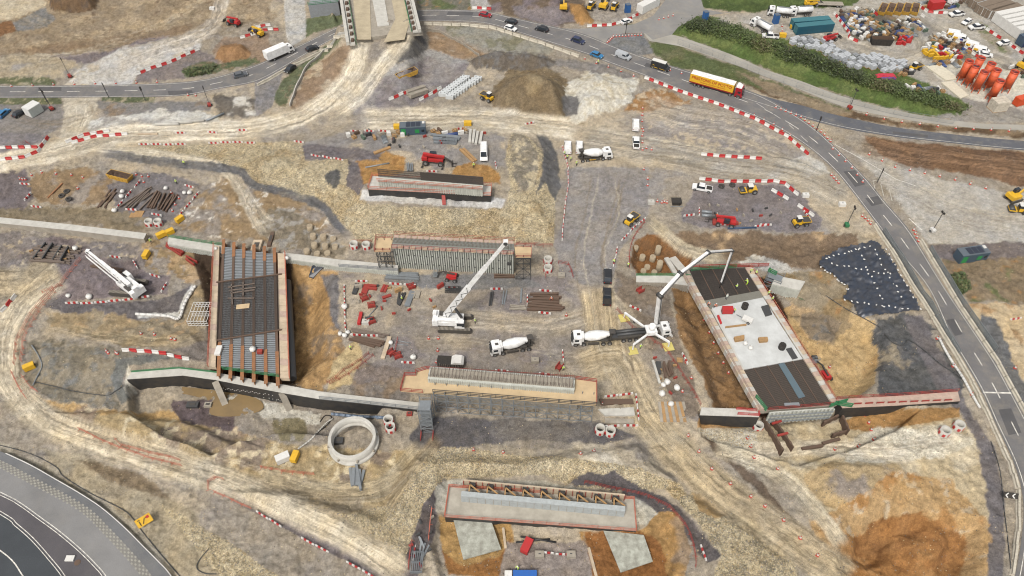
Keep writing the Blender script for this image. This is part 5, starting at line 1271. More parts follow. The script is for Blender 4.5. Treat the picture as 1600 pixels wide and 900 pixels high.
def artic():
    root = empty('articulated_lorry'); rd_ = paint_mat('red'); cab(root, 8.2, h=3.5, c=rd_, ln=2.3)
    k = B(paint_mat('white')); k.hexa([(5.9,-1.15,3.503),(7.5,-1.15,3.503),(7.5,1.15,3.503),(5.9,1.15,3.503),(5.9,-1.1,4.0),(6.5,-1.1,4.0),(6.5,1.1,4.0),(5.9,1.1,4.0)]); k.build('roof_deflector', root)
    k = B(mCHAS); k.box((-.2,0,.95), (14,.9,.35)); k.build('chassis', root); wheels(root, (7.2,4.6,-3.9,-5.2,-6.5), 1.08, .5, .3)
    k = B(mYEL); k.box((-1.55,0,2.7), (13.6,2.5,2.5)); tr = k.build('trailer_body', root)
    k = B(paint_mat('white')); k.box((-1.55,0,3.98), (13.5,2.46,.06)); k.build('trailer_roof', root)
    k = B(paint_mat('darkred')); k.box((-1.55,0,1.25), (13.64,2.54,.38)); k.build('side_skirt', root)
    k = B(paint_mat('darkred')); k.box((-8.38,0,2.9), (.06,2.3,1.9)); k.build('rear_door', root)
    for s, rz in ((-1, 0), (1, math.pi)):
        textmesh('PRESTONS OF POTTO', 1.35, mat('sign_red',(176,34,30),0.5,var=.03), 'lettering', tr, (-1.55, s*1.26, 2.95), (math.pi/2, 0, rz), sx=0.93)
        textmesh('DELIVERING THROUGHOUT THE COUNTRY', 0.42, mat('sign_red',(176,34,30),0.5), 'lettering', tr, (-1.0, s*1.26, 1.95), (math.pi/2, 0, rz), sx=0.95)
    return root
def dumper():
    root = empty('site_dumper'); k = B(mYEL); k.box((-.9,0,1.0), (2.0,1.5,.8)); k.build('engine_body', root)
    k = B(mYEL); k.hexa([(.2,-.7,.9),(1.6,-.7,.9),(1.6,.7,.9),(.2,.7,.9),(-.05,-1.15,1.8),(2.4,-1.15,1.6),(2.4,1.15,1.6),(-.05,1.15,1.8)])
    k.use(mCHAS); k.hexa([(.25,-.8,1.68),(2.1,-.8,1.5),(2.1,.8,1.5),(.25,.8,1.68),(.05,-1.0,1.83),(2.25,-1.0,1.65),(2.25,1.0,1.65),(.05,1.0,1.83)]); k.build('skip', root)
    k = B(mGLASS); k.box((-.75,0,2.05), (1.1,1.2,1.25), taper=.9); cb = k.build('cab', root); k = B(mWHT); k.box((-.75,0,2.72), (1.2,1.3,.08)); k.build('cab_roof', cb)
    wheels(root, (1.2,-1.3), 1.0, .62, .45); return root
def roller():
    root = empty('road_roller'); k = B(mYEL); k.box((-1.0,0,1.1), (2.2,1.7,.9)); k.box((1.4,0,.8),(1.9,2.1,.25)); k.build('body', root)
    k = B(mDKST); k.tube((1.6,-.95,.75),(1.6,.95,.75), .75, 18); k.build('drum', root)
    k = B(mGLASS); k.box((-.3,0,1.9), (1.2,1.4,1.1), taper=.9); k.build('cab', root); k = B(mWHT); k.box((-.3,0,2.5), (1.4,1.6,.1)); k.build('canopy', root)
    wheels(root, (-1.5,), .9, .72, .5); return root
def crawler_tracks(root, L_, y, r=.5, w=.55, n=2):
    for s in (-1,1):
        k = B(mCHAS); p = []
        for i in range(9): a = -math.pi/2+math.pi*i/8; p.append((L_/2-r+r*math.cos(a), r+r*math.sin(a)))
        for i in range(9): a = math.pi/2+math.pi*i/8; p.append((-L_/2+r+r*math.cos(a), r+r*math.sin(a)))
        k.profile(p, s*y-w/2, s*y+w/2)
        k.use(mCONCD)
        for i in range(int(L_/.3)): k.box((-L_/2+.3+i*(L_-.5)/int(L_/.3), s*y, 2*r+.02), (.12,w*.98,.05))
        k.build('track', root)
def excavator(c=None, ang=0.0):
    c = c or mYEL
    root = empty('excavator'); crawler_tracks(root, 3.8, 1.15)
    k = B(c); k.box((-.5,0,1.55), (3.0,2.5,.9)); k.box((-1.6,0,1.7),(.9,2.6,1.1)); k.build('upper_body', root)
    k = B(mGLASS); k.box((.55,.75,2.3), (1.4,.95,1.5), taper=.92); k.build('cab', root)
    k = B(c); k.bar((.6,-.1,1.7),(3.0,-.1,4.2), .35,.5); k.bar((3.0,-.1,4.2),(4.8,-.1,3.3), .35,.45); k.build('boom', root)
    k = B(c); k.bar((4.7,-.1,3.5),(5.4,-.1,1.4), .3,.4); k.build('dipper_arm', root)
    k = B(mCHAS); k.profile([(4.9,.3),(5.9,.2),(5.8,1.2),(5.2,1.4)], -.6, .4); k.build('bucket', root); return root
def boomlift(c=None):
    c = c or mRED
    root = empty('boom_lift'); k = B(c); k.box((0,0,.85), (2.4,1.6,.6)); k.box((-.3,0,1.4), (1.8,1.3,.6)); k.build('base', root); wheels(root, (.95,-.95), 1.0, .5,.4)
    k = B(mCHAS); k.bar((-.8,0,1.8),(1.8,0,2.3),.3,.35); k.bar((1.8,0,2.3),(3.4,0,1.5),.22,.25); k.build('boom', root)
    k = B(mGALV); 
    for z in (.9,1.5,2.0):
        k.bar((3.4,-.8,z),(4.3,-.8,z),.07); k.bar((3.4,.8,z),(4.3,.8,z),.07); k.bar((4.3,-.8,z),(4.3,.8,z),.07); k.bar((3.4,-.8,z),(3.4,.8,z),.07)
    k.box((3.85,0,.88),(.9,1.6,.06)); k.build('platform', root); return root
def telehandler(c=None, big=False):
    c = c or mRED
    root = empty('telehandler'); s = 1.25 if big else 1.0
    k = B(c); k.box((-.3*s,0,1.1*s), (4.6*s,1.3*s,.6*s)); k.box((-1.9*s,0,1.6*s), (1.2*s,1.9*s,.7*s)); k.build('body', root)
    k = B(mGLASS); k.box((-.3*s,.65*s,1.9*s), (1.5*s,.8*s,1.1*s), taper=.9); k.build('cab', root)
    wheels(root, (1.6*s,-1.7*s), 1.0*s, .62*s,.45)
    k = B(c); k.bar((-2.2*s,-.35*s,2.5*s),(2.4*s,-.35*s,2.2*s),.45*s,.5*s); k.use(mCHAS); k.bar((2.2*s,-.35*s,2.2*s),(4.0*s,-.35*s,1.0*s),.3*s,.35*s); k.build('boom', root)
    k = B(mCHAS); k.bar((4.0*s,-.8*s,.3*s),(4.9*s,-.8*s,.3*s),.12); k.bar((4.0*s,.2*s,.3*s),(4.9*s,.2*s,.3*s),.12); k.box((4.0*s,-.3*s,.7*s),(.12,1.4*s,.9*s)); k.build('fork_carriage', root)
    if big:
        for x in (2.6,-2.9):
            for sy in (-1,1): k = B(mCHAS); k.bar((x,0,.8),(x,sy*2.2,.3),.25,.2); k.box((x,sy*2.2,.1),(.6,.6,.12)); k.build('outrigger', root)
    return root
def skip(L_=5.6, W_=2.3, H_=1.5, c=None):
    root = empty('skip'); c = c or mYELO; k = B(c); l, w_ = L_/2, W_/2; t = .12
    o_ = [(-l+.5,-w_,.1),(l-.5,-w_,.1),(l-.5,w_,.1),(-l+.5,w_,.1)]; tp = [(-l,-w_,H_),(l,-w_,H_),(l,w_,H_),(-l,w_,H_)]
    i0 = k.add(o_+tp); 
    for f in ((3,2,1,0),(0,1,5,4),(1,2,6,5),(2,3,7,6),(3,0,4,7)): k.face([i0+i for i in f])
    j0 = k.add([(x*(1-t/l*1.2), y*(1-t/w_), z) for x,y,z in tp])
    for i in range(4): k.face((i0+4+i, i0+4+(i+1)%4, j0+(i+1)%4, j0+i))
    k.use(mRUSTD); j1 = k.add([(x*.93, y*.92, .35) for x,y,z in o_])
    for i in range(4): k.face((j0+i, j0+(i+1)%4, j1+(i+1)%4, j1+i))
    k.face((j1,j1+1,j1+2,j1+3)); k.build('shell', root)
    for i in range(6):
        x = -l+.8+i*(L_-1.6)/5
        for s in (-1,1): k = B(c); k.box((x,s*(w_+.05),H_*.55),(.12,.1,H_*.8)); k.build('side_rib', root)
    k = B(mRUSTD)
    rr = random.Random(5)
    for i in range(14): x, y = rr.uniform(-l*.7,l*.7), rr.uniform(-w_*.6,w_*.6); k.bar((x,y,.4),(x+rr.uniform(-1,1),y+rr.uniform(-.4,.4),1.1),.12)
    k.build('scrap_load', root); return root
def container(L_=6.0, W_=2.4, H_=2.5, c=None, roof=None, name='container', doors=True):
    root = empty(name); k = B(c); k.box((0,0,H_/2+.1),(L_,W_,H_)); 
    n = int(L_/.45)
    for i in range(n): 
        x = -L_/2+.25+i*(L_-.5)/(n-1)
        for s in (-1,1): k.box((x,s*(W_/2+.02),H_/2+.1),(.2,.05,H_*.9))
    k.build('shell', root); k = B(roof or c); k.box((0,0,H_+.14),(L_+.04,W_+.04,.08)); k.build('roof', root)
    if doors:
        for s in (-1,1): k = B(roof or c); k.box((-L_/2-.03,s*W_/4,H_/2+.1),(.06,W_/2-.1,H_*.92)); k.build('door', root)
    return root
def cabin_green():
    root = container(7.2,2.7,2.7,mat('cabin_blue_grey',(72,92,108),.5),mat('cabin_roof',(96,108,118),.5,var=.25),'site_cabin',False)
    k = B(mat('cabin_green',(36,150,80),.5)); k.box((-2.6,-1.39,1.4),(1.3,.06,2.0)); k.build('door', root); k = B(MATS['cabin_green']); k.box((1.2,-1.39,1.5),(1.2,.06,1.2)); k.build('shutter', root)
    k = B(mGLASS); k.box((2.8,-1.39,1.6),(.8,.06,.8)); k.build('window', root)
    for i in range(3):
        k = B(mat('solar_panel',(48,56,72),.3)); k.box((-1.2+i*1.4,0,2.95),(1.2,2.0,.06)); k.build('solar_panel', root)
    k = B(mWHT); k.box((3.0,.6,2.98),(.7,.9,.12)); k.build('roof_vent', root); return root
def generator(c=None):
    root = empty('generator'); c = c or mYEL; k = B(c); k.box((0,0,.9),(2.6,1.4,1.4)); k.build('housing', root)
    k = B(c); k.box((0,0,1.64),(2.66,1.46,.08)); k.build('lid', root); k = B(mDARK); k.box((1.31,0,.9),(.04,1.0,.8)); k.build('grille', root)
    k = B(mCHAS); k.box((0,0,.12),(2.7,1.3,.2)); k.build('skid', root); return root
def light_tower(c=None):
    root = empty('lighting_tower'); k = B(c or mREDD); k.box((0,0,.7),(1.3,.9,.7)); k.build('base', root); wheels(root,(0,),.6,.3,.2)
    k = B(mDKST); k.bar((0,0,1.2),(0,0,6.5),.12); k.build('mast', root)
    for s in (-1,1): k = B(mDARK); k.box((s*.35,0,6.5),(.45,.25,.5)); k.build('lamp_head', root)
    return root
def silo():
    root = empty('silo'); c = mat('silo_orange',(222,92,44),.6,var=.25,scale=.6); k = B(c); k.tube((0,0,2.2),(0,0,9.0),1.2,20,cap=True); k.tube((0,0,.9),(0,0,2.2),.35,20,1.2,cap=False); [k.tube((0,0,z_),(0,0,z_+.1),1.24,20,cap=False) for z_ in (3.5,5.2,6.9)]; k.use(mDKST); k.tube((0,0,9.0),(0,0,9.03),1.0,16); k.build('tank', root)
    k = B(mat('silo_orange_dark',(196,66,30),.5)); k.ring((0,0,9.01),1.0,1.25,.5,20); k.build('rim', root); k = B(mREDD); k.box((0,0,9.2),(2.4,.25,.2)); k.build('top_beam', root)
    for a in range(4):
        an = a*math.pi/2+.78; k = B(c); k.bar((1.3*math.cos(an),1.3*math.sin(an),0),(1.25*math.cos(an),1.25*math.sin(an),2.6),.2); k.build('leg', root)
    k = B(mGALV); k.tube((1.5,0,.8),(1.5,0,9.2),.08,6); k.build('fill_pipe', root); return root
def chamber():
    root = empty('chamber_ring'); k = B(mCONC); k.ring((0,0,0),.78,1.0,1.7,18); k.build('ring_wall', root)
    for i in range(6): k = B(mRED); a = i*math.pi/3; k.box((1.03*math.cos(a),1.03*math.sin(a),.75),(.08,.5,.8),a); k.build('warning_stripe', root)
    k = B(mDARK); k.tube((0,0,.05),(0,0,.1),.77,14); k.build('dark_base', root); return root
def cone():
    k = B(mORG if False else mat('cone_red',(204,74,58),.5)); k.box((0,0,.03),(.46,.46,.06)); k.tube((0,0,.06),(0,0,.26),.21,8,.17,cap=False); k.use(mWHT); k.tube((0,0,.26),(0,0,.6),.17,8,.1,cap=False); k.use(mat('cone_red',(204,74,58),.5)); k.tube((0,0,.6),(0,0,.8),.1,8,.04)
    return k.build('traffic_cone')
def barrier(m, name='traffic_barrier'):
    k = B(m); k.profile([(-.3,0),(.3,0),(.28,.2),(.12,.45),(.1,.85),(-.1,.85),(-.12,.45),(-.28,.2)], -.78, .78)
    o = k.build(name); 
    for v_ in o.data.vertices: v_.co.x, v_.co.y = v_.co.y, v_.co.x
    o.data.flip_normals(); return o
def board(L_=3.0):
    k = MB(); n = 5
    for i in range(n): k.use((mRED, mWHT)[(i+1) % 2]); k.box((-L_/2+L_/n*(i+.5),0,.32),(L_/n-.004,.26,.5),taper=.8)
    return k.build('striped_barrier')
def kerbblock():
    k = B(mat('barrier_concrete',(212,204,186),.9,var=.25,scale=.8)); k.profile([(-.42,0),(.42,0),(.36,.25),(.22,.4),(.2,.82),(-.2,.82),(-.22,.4),(-.36,.25)], -1.46, 1.46); o = k.build('concrete_barrier')
    for v_ in o.data.vertices: v_.co.x, v_.co.y = v_.co.y, v_.co.x
    o.data.flip_normals(); return o
def bag(m=None, seed=1):
    root = empty('bulk_bag'); k = B(m or mWHT); k.blob((0,0,.5),.62,seed,8,6,.12,.85); k.build('sack', root)
    k = B(m or mWHT); k.bar((-.3,0,.9),(0,.1,1.2),.07); k.bar((.3,0,.9),(0,.1,1.2),.07); k.build('lifting_loop', root); return root
def crawler_crane(boom_dir, boom_len, boom_el, label, loc, rz, folded=False):
    """tracks along rz; boom given in the crane's own frame"""
    root = empty('crawler_crane', loc, rz); tag(root, label, 'crane'); W = paint_mat('white')
    crawler_tracks(root, 7.6, 2.0, .6, .8)
    k = B(mCHAS); k.tube((0,0,.9),(0,0,1.4),1.3,14); k.box((0,0,.8),(3,3.6,.4)); k.build('undercarriage', root)
    ur = Matrix.Rotation(boom_dir-rz, 4, 'Z')
    k = B(W); k.box((-1.2,0,1.95),(6.0,2.9,1.1),M=ur); k.box((-1.6,-.9,2.8),(4.2,.9,.7),M=ur); k.build('upper_structure', root)
    k = B(W); k.box((-4.3,0,2.2),(1.2,3.3,1.7),M=ur); k.box((-4.5,0.3,3.5),(.8,1.0,.9),M=ur); k.build('counterweight', root)
    k = B(mCHAS); k.box((-2.4,.9,2.75),(2.2,.9,.5),M=ur); k.build('winch', root)
    k = B(W); k.box((1.2,-1.55,2.5),(2.2,1.1,1.9),M=ur,taper=.88); cb = k.build('cab', root); k = B(mGLASS); k.box((2.05,-1.55,2.7),(.6,1.14,1.2),M=ur); k.box((1.3,-1.55,2.8),(1.3,1.16,.9),M=ur); k.build('cab_glass', cb)
    e = Vector((math.cos(boom_el),0,math.sin(boom_el))); b0 = Vector((-2.2,.2,3.0)); t3 = ur.to_3x3()
    def q(t, off=(0,0,0)): return t3 @ (b0+e*t+Vector(off))
    upn = t3 @ Vector((-math.sin(boom_el),0,math.cos(boom_el)))
    segs = [(0,.42,1.15),(.38,.68,.9),(.66,1.0,.68)]
    k = B(W); bm_ = None
    L1 = boom_len*.42; 
    # lattice look on the root section: chords and lacing
    k.bar(q(0), q(L1), .95, 1.1, up=upn); k.build('boom_base', root)
    k = B(W); k.bar(q(L1*.9), q(boom_len*.7), .72, .82, up=upn); k.build('boom_section', root)
    k = B(W); k.bar(q(boom_len*.66), q(boom_len), .52, .6, up=upn); k.build('boom_section', root)
    k = B(mDKST); sd = t3 @ Vector((0,1,0)); n_ = 9
    for i in range(n_):
        for s in (-1,1): a_ = q(L1*i/n_)+sd*.5*s; b__ = q(L1*(i+1)/n_)+sd*.5*s; k.bar(a_+upn*(.5 if i%2 else -.5), b__+upn*(-.5 if i%2 else .5), .1)
    k.bar(q(L1*.3)-upn*.7, t3 @ Vector((1.6,.2,2.2)), .45); k.build('luffing_ram', root)
    k = B(W); k.box(q(boom_len), (.9,.9,.9)); k.use(mDKST); k.tube(q(boom_len)+sd*.5, q(boom_len)-sd*.5, .45, 10); k.build('boom_head', root)
    if folded:
        k = B(W); 
        j0, j1 = q(boom_len*.95)+sd*.9, q(L1*.4)+sd*.9
        for a_ in (-.3,.3):
            for b__ in (-.3,.3): k.bar(j0+upn*a_+sd*b__, j1+upn*a_+sd*b__, .12)
        for i in range(14):
            x0, x1 = j0+(j1-j0)*(i/14), j0+(j1-j0)*((i+1)/14); s = 1 if i % 2 else -1; k.bar(x0+upn*.3*s+sd*.3, x1-upn*.3*s+sd*.3, .08); k.bar(x0+upn*.3*s-sd*.3, x1-upn*.3*s-sd*.3, .08)
        k.build('lattice_jib', root)
    else:
        h_ = q(boom_len)
        for s in (0,1):
            hx = h_+Vector((.5+s*.4, -.3, -.6)); k = B(mDKST); k.bar(hx, hx-Vector((0,0,5)), .06); k.box(hx-Vector((0,0,5.2)), (.4,.3,.7)); k.build('hoist_rope', root)
    return root
def person_mesh(vest, trousers, bend=0.0, arm=0.3, name='person'):
    """one continuous skinned figure with clothing children"""
    h = 1.78
    V_ = [(0,0,.95),(bend*.25,0,1.2),(bend*.5,0,1.46),(bend*.58,0,1.56),(bend*.66,0,1.66),
          (0,.1,.9),(.04,.12,.5),(-.02,.13,.08),(.14,.14,.05),
          (0,-.1,.9),(.1,-.12,.5),(.02,-.13,.08),(.18,-.14,.05),
          (bend*.48,.19,1.43),(bend*.5+arm*.4,.27,1.16),(bend*.5+arm*.9,.24,.98),
          (bend*.48,-.19,1.43),(bend*.5+arm*.5,-.27,1.16),(bend*.5+arm,-.22,1.0)]
    E = [(0,1),(1,2),(2,3),(3,4),(0,5),(5,6),(6,7),(7,8),(0,9),(9,10),(10,11),(11,12),(2,13),(13,14),(14,15),(2,16),(16,17),(17,18)]
    rad = [.15,.15,.15,.06,.115,.1,.075,.05,.045,.1,.075,.05,.045,.075,.05,.035,.075,.05,.035]
    me = bpy.data.meshes.new(name); me.from_pydata(V_, E, []); o = bpy.data.objects.new(name, me); COL.objects.link(o)
    bpy.context.view_layer.objects.active = o
    md = o.modifiers.new('skin', 'SKIN'); md.use_smooth_shade = True
    if not me.skin_vertices:
        bpy.ops.object.select_all(action='DESELECT'); o.select_set(True)
    for i, r_ in enumerate(rad): me.skin_vertices[0].data[i].radius = (r_, r_)
    me.skin_vertices[0].data[0].use_root = True
    o.modifiers.new('sub', 'SUBSURF').levels = 1
    bpy.context.view_layer.update(); m2 = bpy.data.meshes.new_from_object(o.evaluated_get(bpy.context.evaluated_depsgraph_get()))
    o.modifiers.clear(); o.data = m2; m2.name = name
    skin = mat('skin', (206,158,130), .6); m2.materials.clear()
    for x in (skin, trousers, vest, mDARK): m2.materials.append(x)
    for p in m2.polygons:
        z = p.center.z; p.material_index = 3 if z < .14 else 1 if z < .92 else 2 if (z < 1.52 and not (z < 1.04 and abs(p.center.y) > .18)) else 0
    k = B(mWHT); k.blob((bend*.66+.0,0,1.74),.14,3,8,6,0,.8); k.build('helmet', o)
    k = B(mat('reflective_tape',(220,222,215),.4)); 
    for z in (1.12,1.28): k.box((bend*.3,0,z),(.34,.34,.05))
    k.build('reflective_band', o)
    return o
# ------------------------------------------------------------------ placement helpers
def veh(proto, rear, front, label, group=None, cat=None, z=None):
    a = G(*rear); b_ = G(*front)
    if z is not None: a = P(*rear, z); b_ = P(*front, z)
    m_ = (a+b_)/2; o = put(proto, m_, heading(a, b_), label, group, cat)
    return o
def at(proto, px, rz=0.0, label=None, group=None, cat=None, dz=0.0, s=1.0, z=None):
    p = P(*px, z) if z is not None else G(*px, dz)
    o = put(proto, p, rz, label, group, cat)
    if s != 1.0: o.scale = (s,s,s)
    return o
PR = {}
def pr(key, fn, *a, **k):
    if key not in PR: PR[key] = cache(fn(*a, **k))
    return PR[key]
def walk(px, step, dense=False):
    w_ = [G(*p) for p in px]; pts = []
    for i in range(len(w_)-1):
        a, b_ = w_[i], w_[i+1]; pts.append((a, b_, (b_-a).length))
    tot = sum(x[2] for x in pts); out = []; n = max(1, int(tot/step)); t = step/2
    for j in range(n):
        d = tot*(j+.5)/n; acc = 0
        for a, b_, l in pts:
            if d <= acc+l or (a,b_,l) is pts[-1]:
                f = (d-acc)/max(l,1e-6); p = a+(b_-a)*f; p.z = HW(p.x,p.y); out.append((p, heading(a,b_))); break
            acc += l
    return out
_BR = barrier(mRED); _BW = barrier(mWHT)
cache(_BR); cache(_BW)
def nth(i): return '%d%s' % (i, 'th' if 10 <= i % 100 <= 20 else {1:'st',2:'nd',3:'rd'}.get(i % 10, 'th'))
def side(pts):
    """number the members of a row from the left or from the top, as they stand in the view"""
    q = [proj(p.x, p.y, p.z) for p in pts]; du = max(x[0] for x in q)-min(x[0] for x in q); dv = max(x[1] for x in q)-min(x[1] for x in q)
    ax = 0 if du >= dv else 1; order = sorted(range(len(q)), key=lambda i: q[i][ax]); rank = {j: r+1 for r, j in enumerate(order)}
    return rank, ('left','top')[ax]
def blocks(px, where, step=1.62, first=0):
    w_ = walk(px, step); rank, sd = side([p for p, _ in w_])
    for i, (p, h_) in enumerate(w_):
        c = (rank[i]+first) % 2
        put((_BR, _BW)[c], p, h_+rnd.uniform(-.06,.06), '%s %s barrier block from the %s, %s' % (nth((rank[i]+1)//2), ('red','white')[c], sd, where), 'plastic barrier blocks '+where, 'barrier')
_BD = cache(board())
def boards(px, where, step=3.15):
    w_ = walk(px, step); rank, sd = side([p for p, _ in w_])
    for i, (p, h_) in enumerate(w_): put(_BD, p, h_+rnd.uniform(-.04,.04), ('striped barrier '+where) if len(w_) == 1 else '%s striped barrier from the %s, %s' % (nth(rank[i]), sd, where), 'striped barriers '+where, 'barrier')
_CN = cache(cone())
def cones(pts, where):
    w_ = [G(*p) for p in pts]; rank, sd = side(w_)
    for i, p in enumerate(w_): put(_CN, p, rnd.uniform(0,6), '%s traffic cone from the %s, %s' % (nth(rank[i]), sd, where), 'traffic cones '+where, 'traffic cone').scale = (1.25,)*3
def coneline(px, step, where):
    w_ = walk(px, step); rank, sd = side([p for p, _ in w_])
    for i, (p, h_) in enumerate(w_): o = put(_CN, p, h_, '%s traffic cone from the %s, %s' % (nth(rank[i]), sd, where), 'traffic cones '+where, 'traffic cone'); o.scale = (1.25,)*3
# ---- traffic on the main road
WHT, BLKP = 'white', 'black'
veh(pr('bt', boxtruck), (418,97), (457,80), 'white box truck driving on the main road left of the flyover', cat='truck')
veh(pr('c_black', car, 'black'), (480,81), (497,75), 'black car driving just ahead of the white box truck', cat='car')
veh(pr('c_grey', car, 'grey'), (366,122), (387,117), 'dark grey car with pale roof behind the white box truck', cat='car')
veh(pr('c_red', car, 'red'), (750,24), (767,27), 'red car driving on the main road right of the flyover', cat='car')
veh(pr('c_black', car), (807,38), (790,34), 'black car between the red car and the large black estate', cat='car')
veh(pr('c_white', car, 'white'), (790,44), (806,49), 'white car passing the black car near the top of the main road', cat='car')
veh(pr('s_black', car, 'black', 'suv'), (857,51), (836,45), 'black off-roader on the main road above the brown spoil heap', cat='car')
veh(pr('s_navy', car, 'navy', 'suv'), (894,63), (912,69), 'navy blue car on the main road before the bright blue car', cat='car')
veh(pr('c_blue', car, 'blue'), (923,85), (942,92), 'bright blue car with its lights towards the junction', cat='car')
veh(pr('v_silver', car, 'silver', 'van'), (962,86), (985,95), 'silver panel van following the bright blue car', cat='van')
bv = car('black', 'bigvan'); k = B(mYEL)
for s in (-1,1): k.hexa([(-2.6,s*1.035,.6),(-.4,s*1.035,.5),(-.4,s*1.01,.5),(-2.6,s*1.01,.6),(-2.2,s*1.0,1.5),(-1.2,s*1.0,1.1),(-1.2,s*.98,1.1),(-2.2,s*.98,1.5)]); k.hexa([(.2,s*1.035,.6),(2.4,s*1.035,.5),(2.4,s*1.01,.5),(.2,s*1.01,.6),(-.6,s*1.0,1.2),(1.2,s*1.0,1.0),(1.2,s*.98,1.0),(-.6,s*.98,1.2)])
k.build('yellow_livery', bv); k = B(mWHT); k.box((-.6,0,2.6),(4.6,1.6,.06)); k.build('roof_panel', bv)
veh(cache(bv), (1017,103), (1046,112), 'black van with yellow flashes and a white roof ahead of the yellow lorry', cat='van')
veh(cache(artic()), (1080,130), (1158,152), 'yellow and red curtain side lorry with a white roof and red lettering', cat='lorry')
veh(pr('c_white', car), (971,38), (986,33), 'white car at the mouth of the junction by the curved barrier', cat='car')
veh(pr('c_black', car), (460,106), (447,114), 'small black car half hidden behind the road edge barrier left of the flyover', cat='car')
# ---- site vehicles
veh(pr('v_white', car, 'white', 'van'), (993,206), (993,190), 'white van parked on the hardstanding, upper of the two in line', cat='van')
veh(pr('p_white', car, 'white', 'pickup'), (994,234), (993,218), 'white pickup parked on the hardstanding, lower of the two in line', cat='pickup')
veh(pr('p_white', car), (1111,299), (1082,294), 'white double cab pickup at the edge of the plant compound', cat='pickup')
veh(pr('v_white', car), (887,240), (887,226), 'white van beside the mixer truck, left of the pair', cat='van')
veh(pr('v_white', car), (905,240), (905,226), 'white van standing against the rear of the top mixer truck', cat='van')
veh(pr('mx', mixer), (908,250), (952,246), 'white concrete mixer truck parked near the two white vans', cat='mixer truck')
veh(pr('mx', mixer), (831,541), (765,552), 'white concrete mixer truck alone in the middle of the yard', cat='mixer truck')
veh(pr('mx', mixer), (954,533), (895,535), 'white concrete mixer truck backed up to the concrete pump', cat='mixer truck')
veh(pr('s_black', car), (949,446), (949,422), 'black off-roader parked on the brown haul lane', cat='car')
veh(pr('p_black', car, 'black', 'pickup'), (948,481), (948,452), 'black flatbed pickup parked behind the black off-roader', cat='pickup')
tp = car('white', 'bigvan'); veh(cache(tp), (756,236), (756,250), 'small white lorry with a yellow bumper right of the red telehandler', cat='lorry')
veh(pr('c_blue', car), (2,184), (12,175), 'blue car parked at the left edge beside the white cabin', cat='car')
veh(pr('c_black', car), (25,184), (40,175), 'black car between the blue car and the white cabin', cat='car')
# ---- plant
veh(pr('dm', dumper), (771,158), (752,153), 'yellow site dumper by the brown spoil heap', cat='dumper')
veh(pr('dm', dumper), (980,352), (991,343), 'yellow site dumper on the grey hardstanding', cat='dumper')
veh(pr('ro', roller), (1180,300), (1156,301), 'yellow roller in the plant compound beside the white pickup', cat='roller')
veh(pr('ro', roller), (1600,332), (1578,329), 'yellow roller at the right edge below the excavator', cat='roller')
veh(pr('dm', dumper), (1243,352), (1256,350), 'small yellow dumper in the lower right corner of the plant compound', cat='dumper')
veh(pr('ex', excavator), (1572,315), (1592,309), 'yellow excavator on the closed carriageway at the right edge', cat='excavator')
veh(pr('ex', excavator), (880,22), (880,8), 'yellow excavator left of the orange spoil heap at the top', cat='excavator')
veh(pr('dm', dumper), (918,18), (928,8), 'yellow dumper beside the orange spoil heap at the top', cat='dumper')
veh(pr('ex', excavator), (938,20), (948,6), 'yellow excavator between two dumpers at the top', cat='excavator')
veh(pr('dm', dumper), (957,19), (962,9), 'yellow dumper right of the excavators at the top', cat='dumper')
veh(cache(telehandler(mRED, True)), (658,254), (700,256), 'red rotating telehandler above the upper bridge pier', cat='telehandler')
veh(pr('bl', boomlift), (722,438), (690,434), 'red boom lift in front of the tall formwork pier', cat='boom lift')
veh(pr('th', telehandler), (375,42), (356,36), 'red telehandler near the top left haul road', cat='telehandler')
veh(pr('th', telehandler), (1143,352), (1120,350), 'red telehandler among stored steel in the plant compound', cat='telehandler')
veh(pr('th_y', telehandler, mYEL), (410,58), (396,52), 'yellow telehandler between red barriers near the top left', cat='telehandler')
veh(pr('bl2', boomlift, mRED), (1290,594), (1284,586), 'red boom lift at the right edge rail of the white concrete deck', cat='boom lift')
veh(pr('th_y', telehandler), (1262,10), (1272,9), 'yellow telehandler coupled by the flat trailer at the top right', cat='telehandler')
# ---- compound vehicles
veh(pr('tk', tanker), (1230,26), (1203,23), 'white tanker truck behind the blue toilet cabin', cat='tanker')
veh(pr('tk', tanker), (1262,23), (1236,24), 'white tanker truck above the teal containers', cat='tanker')
veh(pr('tk', tanker), (1199,52), (1178,40), 'white tanker truck on the junction beside the grass bank', cat='tanker')
veh(pr('p_white', car), (1505,23), (1482,26), 'white flatbed pickup near the red cabin', cat='pickup')
veh(pr('c_white', car), (1516,33), (1503,40), 'white car parked above the pickup with the red load', cat='car')
veh(pr('p_white', car), (1536,44), (1513,46), 'white pickup carrying a red load by the barrier row', cat='pickup')
def patrol():
    o = car('white', 'van'); k = B(mat('livery_blue', (38,58,150), .4))
    for s in (-1,1): k.box((.3,s*1.0,.85),(1.0,.05,.6))
    k.build('blue_panel', o); k = B(mYEL); k.box((-2.61,0,1.1),(.04,1.7,1.2)); 
    for s in (-1,1): k.box((-1.6,s*1.0,1.0),(1.3,.05,.8))
    k.build('yellow_panel', o); return o
for i, (a, c, lb) in enumerate([((1483,55),(1499,58),'topmost of the five parked along the barrier'),((1491,61),(1508,65),'second from the top of the five parked along the barrier'),((1511,72),(1528,77),'third of the five parked along the barrier'),((1522,79),(1541,84),'fourth of the five parked along the barrier')]):
    veh(pr('pt', patrol), a, c, 'yellow and blue panelled van, '+lb, 'vans parked along the compound barrier', 'van')
veh(pr('c_white', car), (1531,86), (1547,89), 'white car at the lower end of the row of yellow and blue panelled vans', cat='car')
veh(pr('c_white', car), (1576,68), (1558,71), 'white car beside the dark blue container', cat='car')
